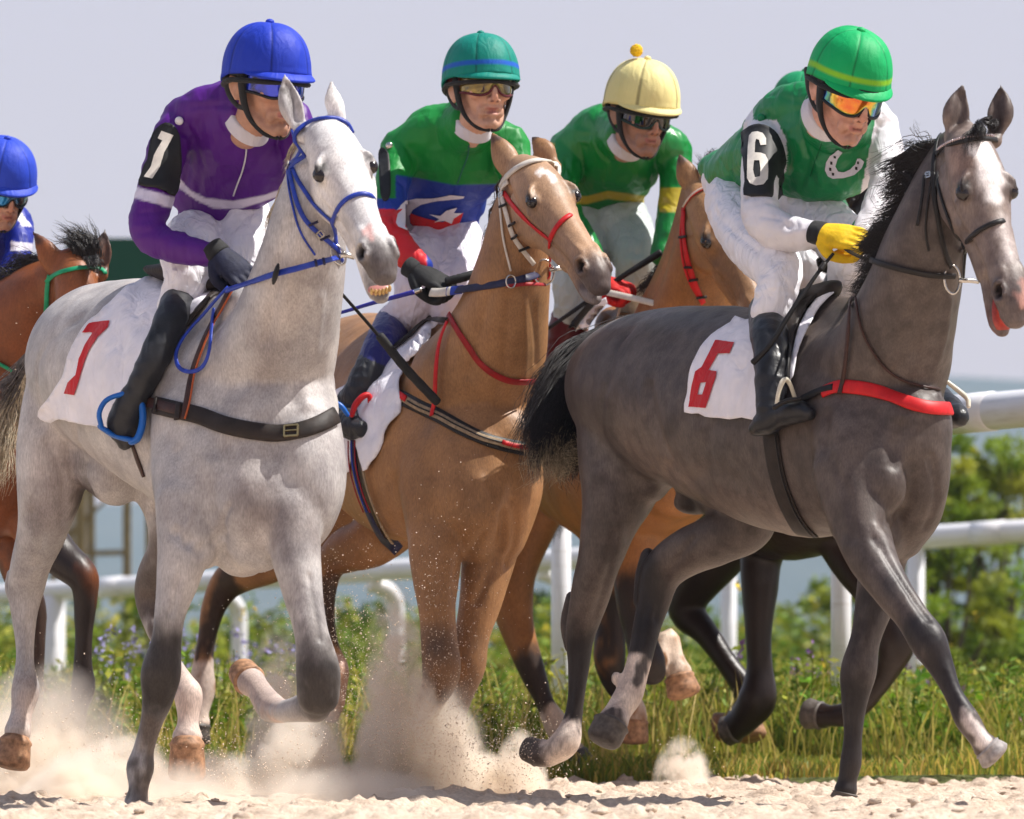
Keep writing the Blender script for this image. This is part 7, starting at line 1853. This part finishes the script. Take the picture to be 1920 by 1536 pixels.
# ------------------------------------------------------------------ bushes and trees
M_bush = m_leaf('bush_leaves', (.15, .25, .015), (.30, .37, .045), .45)
M_bush2 = m_leaf('dark_bush_leaves', (.04, .085, .02), (.08, .13, .028), .3)
M_bark = m_plain('bark', (.10, .075, .055), rough=.9, var=.4, nscale=8, bstr=.5, bdist=.02)
def bush(name, label, px, D, h, rx, ry, n, leaf, mat, seed, cat='bush', group='bushes beyond the rails', z0=0.0, clumps=46, base=.1):
    R = np.random.default_rng(seed); c0 = np.array([(px - 960) * D / F, D, z0]); root = thing(name, label, cat, group)
    V, Fc, C, n0 = [], [], [], 0; tips = []
    for k in range(clumps):
        a = R.random() * 6.28; rr = R.random() ** .5; t = base + (1 - base) * R.random() ** .8
        prof = math.sin(min(1, t * 1.15) * math.pi * .82 + .35) ** .6 if t < .97 else .3
        cc = c0 + np.array([math.cos(a) * rx * rr * prof, math.sin(a) * ry * rr * prof, h * t * (.85 + .15 * R.random())]); tips.append(cc)
        m = n // clumps; s = (.10 + .10 * R.random()) * min(rx, h) * 1.15
        q = R.normal(0, 1, (m, 3)); q /= np.linalg.norm(q, axis=1)[:, None]; q *= (R.random((m, 1)) ** .45) * s; q[:, 2] *= .8
        p = cc + q; d = R.normal(0, 1, (m, 3)); d /= np.linalg.norm(d, axis=1)[:, None]; e = np.cross(d, R.normal(0, 1, (m, 3))); e /= np.linalg.norm(e, axis=1)[:, None]
        ln = leaf * (.6 + .8 * R.random((m, 1)))
        V.append(np.stack([p, p + d * ln * .5 + e * ln * .32, p + d * ln, p + d * ln * .5 - e * ln * .32], 1).reshape(-1, 3)); Fc.append(n0 + np.arange(m * 4).reshape(m, 4)); n0 += m * 4
        cl = np.array([1, 1, 1]) * R.uniform(.65, 1.35) * np.array([R.uniform(.85, 1.35), 1, R.uniform(.7, 1.3)])
        C.append(np.repeat(cl * (.75 + .5 * R.random((m, 1))), 4, 0))
    link('crown', np.vstack(V), np.vstack(Fc), mat, root, False, np.vstack(C))
    tb = MB()
    for cc in tips[::3]:
        mid = (c0 * .45 + cc * .55) + R.normal(0, .06, 3) * h * .4; A = crom(np.array([c0 + np.array([0, 0, -.05]), c0 * .8 + mid * .2 + np.array([0, 0, h * .1]), mid, cc]), 3)
        r_ = np.linspace(.022, .005, len(A)) * max(1, h * .6); V_, F_ = loft3(A, r_, r_, (1, .3, 0), 7, (.2, .5)); tb.add(V_, F_)
    tb.build('trunk', M_bark, root)
    return root
bush('bush', 'tall yellow-green bush beyond the rails at the right edge', 1885, 38, 2.35, .85, .8, 12000, .052, M_bush, 11, clumps=80)
bush('bush', 'yellow-green bush beside the dark grey horse chest', 1770, 37, 2.2, .62, .7, 9000, .050, M_bush, 12, clumps=64)
bush('bush', 'green bush seen under the lower rail between the dark grey horse forelegs and belly', 1590, 42, 1.4, .8, .8, 4600, .055, M_bush, 13)
bush('bush', 'low green bush behind the posts beside the dark grey horse hock', 1400, 44, .95, .6, .7, 2200, .055, M_bush, 14)
bush('young_tree', 'thin leafy shoot rising above the upper white rail', 1832, 41, 2.50, .20, .2, 230, .055, M_bush, 15, 'tree', None, clumps=9, base=.6)
bush('bush', 'dark green bush behind the rail between the tan horse forelegs and the golden horse', 1010, 46, 1.35, .55, .8, 2600, .06, M_bush2, 16)
bush('bush', 'blue-green dark bush behind the goose-neck rail post beside the tan horse', 690, 46, 1.15, .75, .8, 2800, .06, M_bush2, 17)
bush('bush', 'dark green bush behind the leftmost goose-neck post under the light grey horse', 480, 48, 1.05, .6, .8, 2400, .06, M_bush2, 18)
bush('bush', 'small sprawling bush beside the timber frame under the light grey horse belly', 262, 44, 1.25, .32, .5, 900, .06, M_bush, 19)
bush('bush', 'yellow-green low bush below the timber frame at the left', 170, 42, .85, .5, .6, 1500, .06, M_bush, 20)
bush('bush', 'dusty bush behind the wide white post at the left edge', 20, 45, 1.0, .55, .7, 1500, .06, M_bush2, 21)

# ------------------------------------------------------------------ rails
def m_rail():
    m, nt, b = mat_new('white_rail'); v = N(nt, 'ShaderNodeTexCoord').outputs['Object']
    n1 = noise(nt, mapping(nt, v, (.4, 1, 6)), 6, 5, .65); n2 = noise(nt, v, 2, 3)
    c = mixc(nt, ramp(nt, n1.outputs[0], .55, .80), (.86, .85, .88), (.62, .58, .55)); c = mixc(nt, ramp(nt, n2.outputs[0], .5, .8), c, (.76, .72, .70))
    nt.links.new(c, b.inputs['Base Color']); b.inputs['Roughness'].default_value = .32; b.inputs['Coat Weight'].default_value = .3; bump(nt, n1.outputs[0], .1, .003, b); return m
M_rail = m_rail()
def rail(label, A, B, r, posts):
    root = thing('rail_fence', label, 'fence', 'white running rails')
    mb = MB(); V_, F_ = loft3(np.linspace(A, B, 12), np.full(12, r), np.full(12, r), (0, 0, 1), 24, (.1, .1)); mb.add(V_, F_); mb.build('rail', M_rail, root)
    for t in np.arange(.09, 1, .18):
        c = A + (B - A) * t; u = (B - A) / np.linalg.norm(B - A) * .11; jb = MB(); V_, F_ = loft3(np.array([c - u, c + u]), np.full(2, r + .004), np.full(2, r + .004), (0, 0, 1), 24, (.03, .03)); jb.add(V_, F_); jb.build('joint_sleeve', M_rail, root)
    for t, kind, pr in posts:
        p = A + (B - A) * t; pb = MB()
        if kind == 's': V_, F_ = loft3(np.array([[p[0], p[1], -.05], [p[0], p[1], p[2] - r * .6]]), np.full(2, pr), np.full(2, pr), (1, 0, 0), 20, (.1, .1))
        else:
            g = kind; z = p[2]; pts = np.array([[p[0] + g, p[1] + .1, -.05], [p[0] + g, p[1] + .1, z - .42], [p[0] + g, p[1] + .1, z - .27], [p[0] + g * .92, p[1] + .08, z - .18], [p[0] + g * .62, p[1] + .04, z - .115], [p[0], p[1], z - .08]])
            C_ = crom(pts, 4); V_, F_ = loft3(C_, np.full(len(C_), pr), np.full(len(C_), pr), (0, 1, 0), 18, (.2, .2))
        pb.add(V_, F_); pb.build('post', M_rail, root)
    return root
def tofx(A, B, px):   # parameter at which the rail crosses a column
    f = lambda t: 960 + (A + (B - A) * t)[0] / (A + (B - A) * t)[1] * F - px
    lo, hi = 0., 1.
    for _ in range(50):
        m = (lo + hi) / 2
        if f(lo) * f(m) <= 0: hi = m
        else: lo = m
    return lo
A1, B1 = P(2160, 745, 18.5), P(1052, 842, 21.5)
rail('thick near white rail at the right edge behind the dark grey horse head', A1, B1, .0715, [(tofx(A1, B1, 1052), 's', .042), (tofx(A1, B1, 1577), 's', .040), (tofx(A1, B1, 2100), 's', .042)])
A2, B2 = P(2100, 985, 30), P(-150, 1124, 37)
rail('long lower white rail with goose-neck posts running across behind all the horses', A2, B2, .070, [(tofx(A2, B2, 1716), 's', .056), (tofx(A2, B2, 1366), 's', .05), (tofx(A2, B2, 1132), 's', .05), (tofx(A2, B2, 1010), .16, .045), (tofx(A2, B2, 692), .18, .055), (tofx(A2, B2, 612), 's', .05), (tofx(A2, B2, 398), .18, .055), (tofx(A2, B2, 98), 's', .09)])
# ------------------------------------------------------------------ frame, board
m_timb = m_plain('weathered_timber', (.30, .22, .11), rough=.8, var=.25, nscale=12); m_pan = m_plain('pale_panel', (.62, .56, .50), rough=.7, var=.08, nscale=4)
t = thing('timber_frame', 'weathered timber frame with a pale panel beyond the rail under the light grey horse belly', 'frame')
Df = 46
def bar(a, b, w): mb = MB(); mb.bar(P(a[0], a[1], Df), P(b[0], b[1], Df), w); mb.build('beam', m_timb, t, smooth=False)
bar((172, 880), (172, 1310), .055); bar((238, 880), (238, 1310), .07); bar((100, 880), (100, 1310), .055); bar((60, 918), (300, 918), .045); bar((60, 1040), (245, 1036), .05)
bar((105, 1030), (232, 905), .03); bar((60, 1060), (168, 965), .03)
mb = MB(); c = P(140, 975, Df + .08); mb.box(c, (.135, .015, .29)); mb.build('panel', m_pan, t, smooth=False)
t = thing('hoarding', 'dark green hoarding board on posts behind the light grey horse rump', 'board')
m_gb = m_plain('green_board', (.004, .075, .045), rough=.5, var=.1, nscale=2)
Dg = 42; c = P(215, 500, Dg); mb = MB(); mb.box(c, (90 * Dg / F, .03, 53 * Dg / F)); mb.build('board', m_gb, t, smooth=False)
for x in (150, 280): mb = MB(); mb.bar(P(x, 540, Dg + .06), np.array([P(x, 540, Dg)[0], Dg + .06, 0]), .07); mb.build('post', m_timb, t, smooth=False)

# ------------------------------------------------------------------ dust thrown up by the hooves
def m_dust(name, dens, scale, thr, col=(.99, .93, .85), aniso=.2):
    m = bpy.data.materials.new(name); m.use_nodes = True; nt = m.node_tree; nt.nodes.clear()
    out = nt.nodes.new('ShaderNodeOutputMaterial'); pv = nt.nodes.new('ShaderNodeVolumePrincipled')
    pv.inputs['Color'].default_value = col + (1,); pv.inputs['Anisotropy'].default_value = aniso
    tc = nt.nodes.new('ShaderNodeTexCoord'); n = noise(nt, tc.outputs['Object'], scale, 4, .62); n.inputs['Distortion'].default_value = .6
    ge = nt.nodes.new('ShaderNodeVectorMath'); ge.operation = 'LENGTH'; mp = nt.nodes.new('ShaderNodeVectorMath'); mp.operation = 'MULTIPLY_ADD'
    nt.links.new(tc.outputs['Generated'], mp.inputs[0]); mp.inputs[1].default_value = (2, 2, 1.15); mp.inputs[2].default_value = (-1, -1, -.15)
    nt.links.new(mp.outputs[0], ge.inputs[0])
    fall = nt.nodes.new('ShaderNodeMapRange'); nt.links.new(ge.outputs['Value'], fall.inputs[0]); fall.inputs[1].default_value = 1.0; fall.inputs[2].default_value = .1; fall.inputs[3].default_value = 0; fall.inputs[4].default_value = 1
    ns = nt.nodes.new('ShaderNodeMapRange'); nt.links.new(n.outputs[0], ns.inputs[0]); ns.inputs[1].default_value = thr; ns.inputs[2].default_value = thr + .22; ns.inputs[3].default_value = 0; ns.inputs[4].default_value = 1
    mu = nt.nodes.new('ShaderNodeMath'); mu.operation = 'MULTIPLY'; nt.links.new(fall.outputs[0], mu.inputs[0]); nt.links.new(ns.outputs[0], mu.inputs[1])
    m2 = nt.nodes.new('ShaderNodeMath'); m2.operation = 'MULTIPLY'; nt.links.new(mu.outputs[0], m2.inputs[0]); m2.inputs[1].default_value = dens
    nt.links.new(m2.outputs[0], pv.inputs['Density']); nt.links.new(pv.outputs[0], out.inputs['Volume'])
    try: m.cycles.volume_sampling = 'MULTIPLE_IMPORTANCE'
    except Exception: pass
    return m
md4 = m_dust('wispy_dust', 90, 18, .45)
def dust(px, py0, py1, w, D, dep, mat):
    "a puff standing on the sand from py1 (bottom) up to py0"
    z0 = .005; k = D / F; h = (py1 - py0) * k; mb = MB(); V_, F_ = ico(); V_ = V_ * np.array([w * k, dep, h]); V_ = V_[:, :]; V_[:, 2] = np.maximum(V_[:, 2], -h * .12)
    mb.add(V_ + np.array([(px - 960) * k, D, CZ + (HZ - py1) * k]), F_)
    return tag(mb.build('dust', mat), kind='stuff')
md1 = m_dust('thick_dust', 120, 13, .43); md2 = m_dust('thin_dust', 22, 6, .36); md3 = m_dust('dense_puff', 120, 16, .38)
for q in ((90, 1230, 1470, 190, 16.3, .35, md2), (60, 1320, 1490, 150, 16.2, .3, md1), (230, 1370, 1490, 120, 15.7, .25, md1), (410, 1400, 1500, 120, 15.9, .25, md1), (520, 1150, 1500, 70, 16.3, .15, md1), (600, 1230, 1500, 60, 16.3, .15, md2), (560, 1320, 1505, 95, 15.9, .2, md3), (640, 1420, 1510, 110, 16.0, .2, md1),
          (740, 1080, 1490, 80, 16.15, .16, md1), (735, 1290, 1500, 85, 16.1, .2, md3), (830, 1290, 1500, 90, 16.1, .2, md1), (900, 1400, 1505, 70, 16.1, .2, md1), (975, 1362, 1512, 60, 16.0, .12, md3), (1280, 1375, 1482, 62, 17.2, .12, md4), (1300, 1400, 1480, 36, 17.3, .10, md4), (330, 1420, 1515, 160, 14.9, .2, md2), (640, 1430, 1520, 240, 15.0, .2, md2), (110, 1430, 1505, 90, 15.1, .15, md1), (150, 1400, 1510, 110, 15.1, .2, md1), (820, 1180, 1490, 60, 16.15, .12, md2), (850, 1250, 1490, 75, 15.95, .12, md2), (790, 1230, 1490, 50, 16.0, .1, md1)):
    dust(*q)
# flying grains
def grains(name, spots, seed, r0=.0008):
    R = np.random.default_rng(seed); V, Fc, n0 = [], [], 0
    T4 = np.array([[1, 1, 1], [1, -1, -1], [-1, 1, -1], [-1, -1, 1]], float); F4 = np.array([[0, 1, 2], [0, 3, 1], [0, 2, 3], [1, 3, 2]])
    for px, py, sx, sy, D, n in spots:
        x = px + R.normal(0, 1, n) * sx; y = py + R.normal(0, 1, n) * sy; d = D + R.normal(0, .2, n); r = r0 * (.5 + 1.8 * R.random(n) ** 3)
        C = np.stack([(x - 960) * d / F, d, CZ + (HZ - y) * d / F], 1); C = C[C[:, 2] > .01]; m = len(C); r = r[:m]
        V.append((C[:, None, :] + T4[None] * r[:, None, None] * R.uniform(.5, 1.4, (m, 1, 3))).reshape(-1, 3)); Fc.append((F4[None] + 4 * np.arange(m)[:, None, None]).reshape(-1, 3) + n0); n0 += 4 * m
    return tag(link(name, np.vstack(V), np.vstack(Fc), m_plain('sand_grains', (.85, .70, .56), rough=.9, bstr=0), None, False), kind='stuff')
grains('flying_sand', [(740, 1330, 70, 110, 15.7, 5000), (820, 1400, 80, 60, 15.7, 4000), (620, 1150, 60, 80, 15.9, 1800), (560, 1320, 70, 80, 15.9, 2500), (975, 1430, 45, 50, 15.9, 3000), (80, 1380, 90, 60, 16.2, 3000), (260, 1420, 90, 40, 15.6, 2500), (1285, 1440, 22, 30, 17.2, 900), (860, 1150, 50, 110, 15.6, 900), (70, 720, 30, 60, 15.6, 60), (430, 1440, 120, 40, 15.4, 2500)], 5)
# haze between here and the hills
hz = MB(); hz.box((0, 1500, 240), (3000, 1800, 242.5)); ho = hz.build('haze', None, smooth=False); tag(ho, kind='stuff')
mh = bpy.data.materials.new('haze'); mh.use_nodes = True; nt = mh.node_tree; nt.nodes.clear(); o_ = nt.nodes.new('ShaderNodeOutputMaterial'); pv = nt.nodes.new('ShaderNodeVolumePrincipled')
pv.inputs['Color'].default_value = (.60, .75, 1.0, 1); pv.inputs['Density'].default_value = .00024; nt.links.new(pv.outputs[0], o_.inputs['Volume']); ho.data.materials.append(mh)
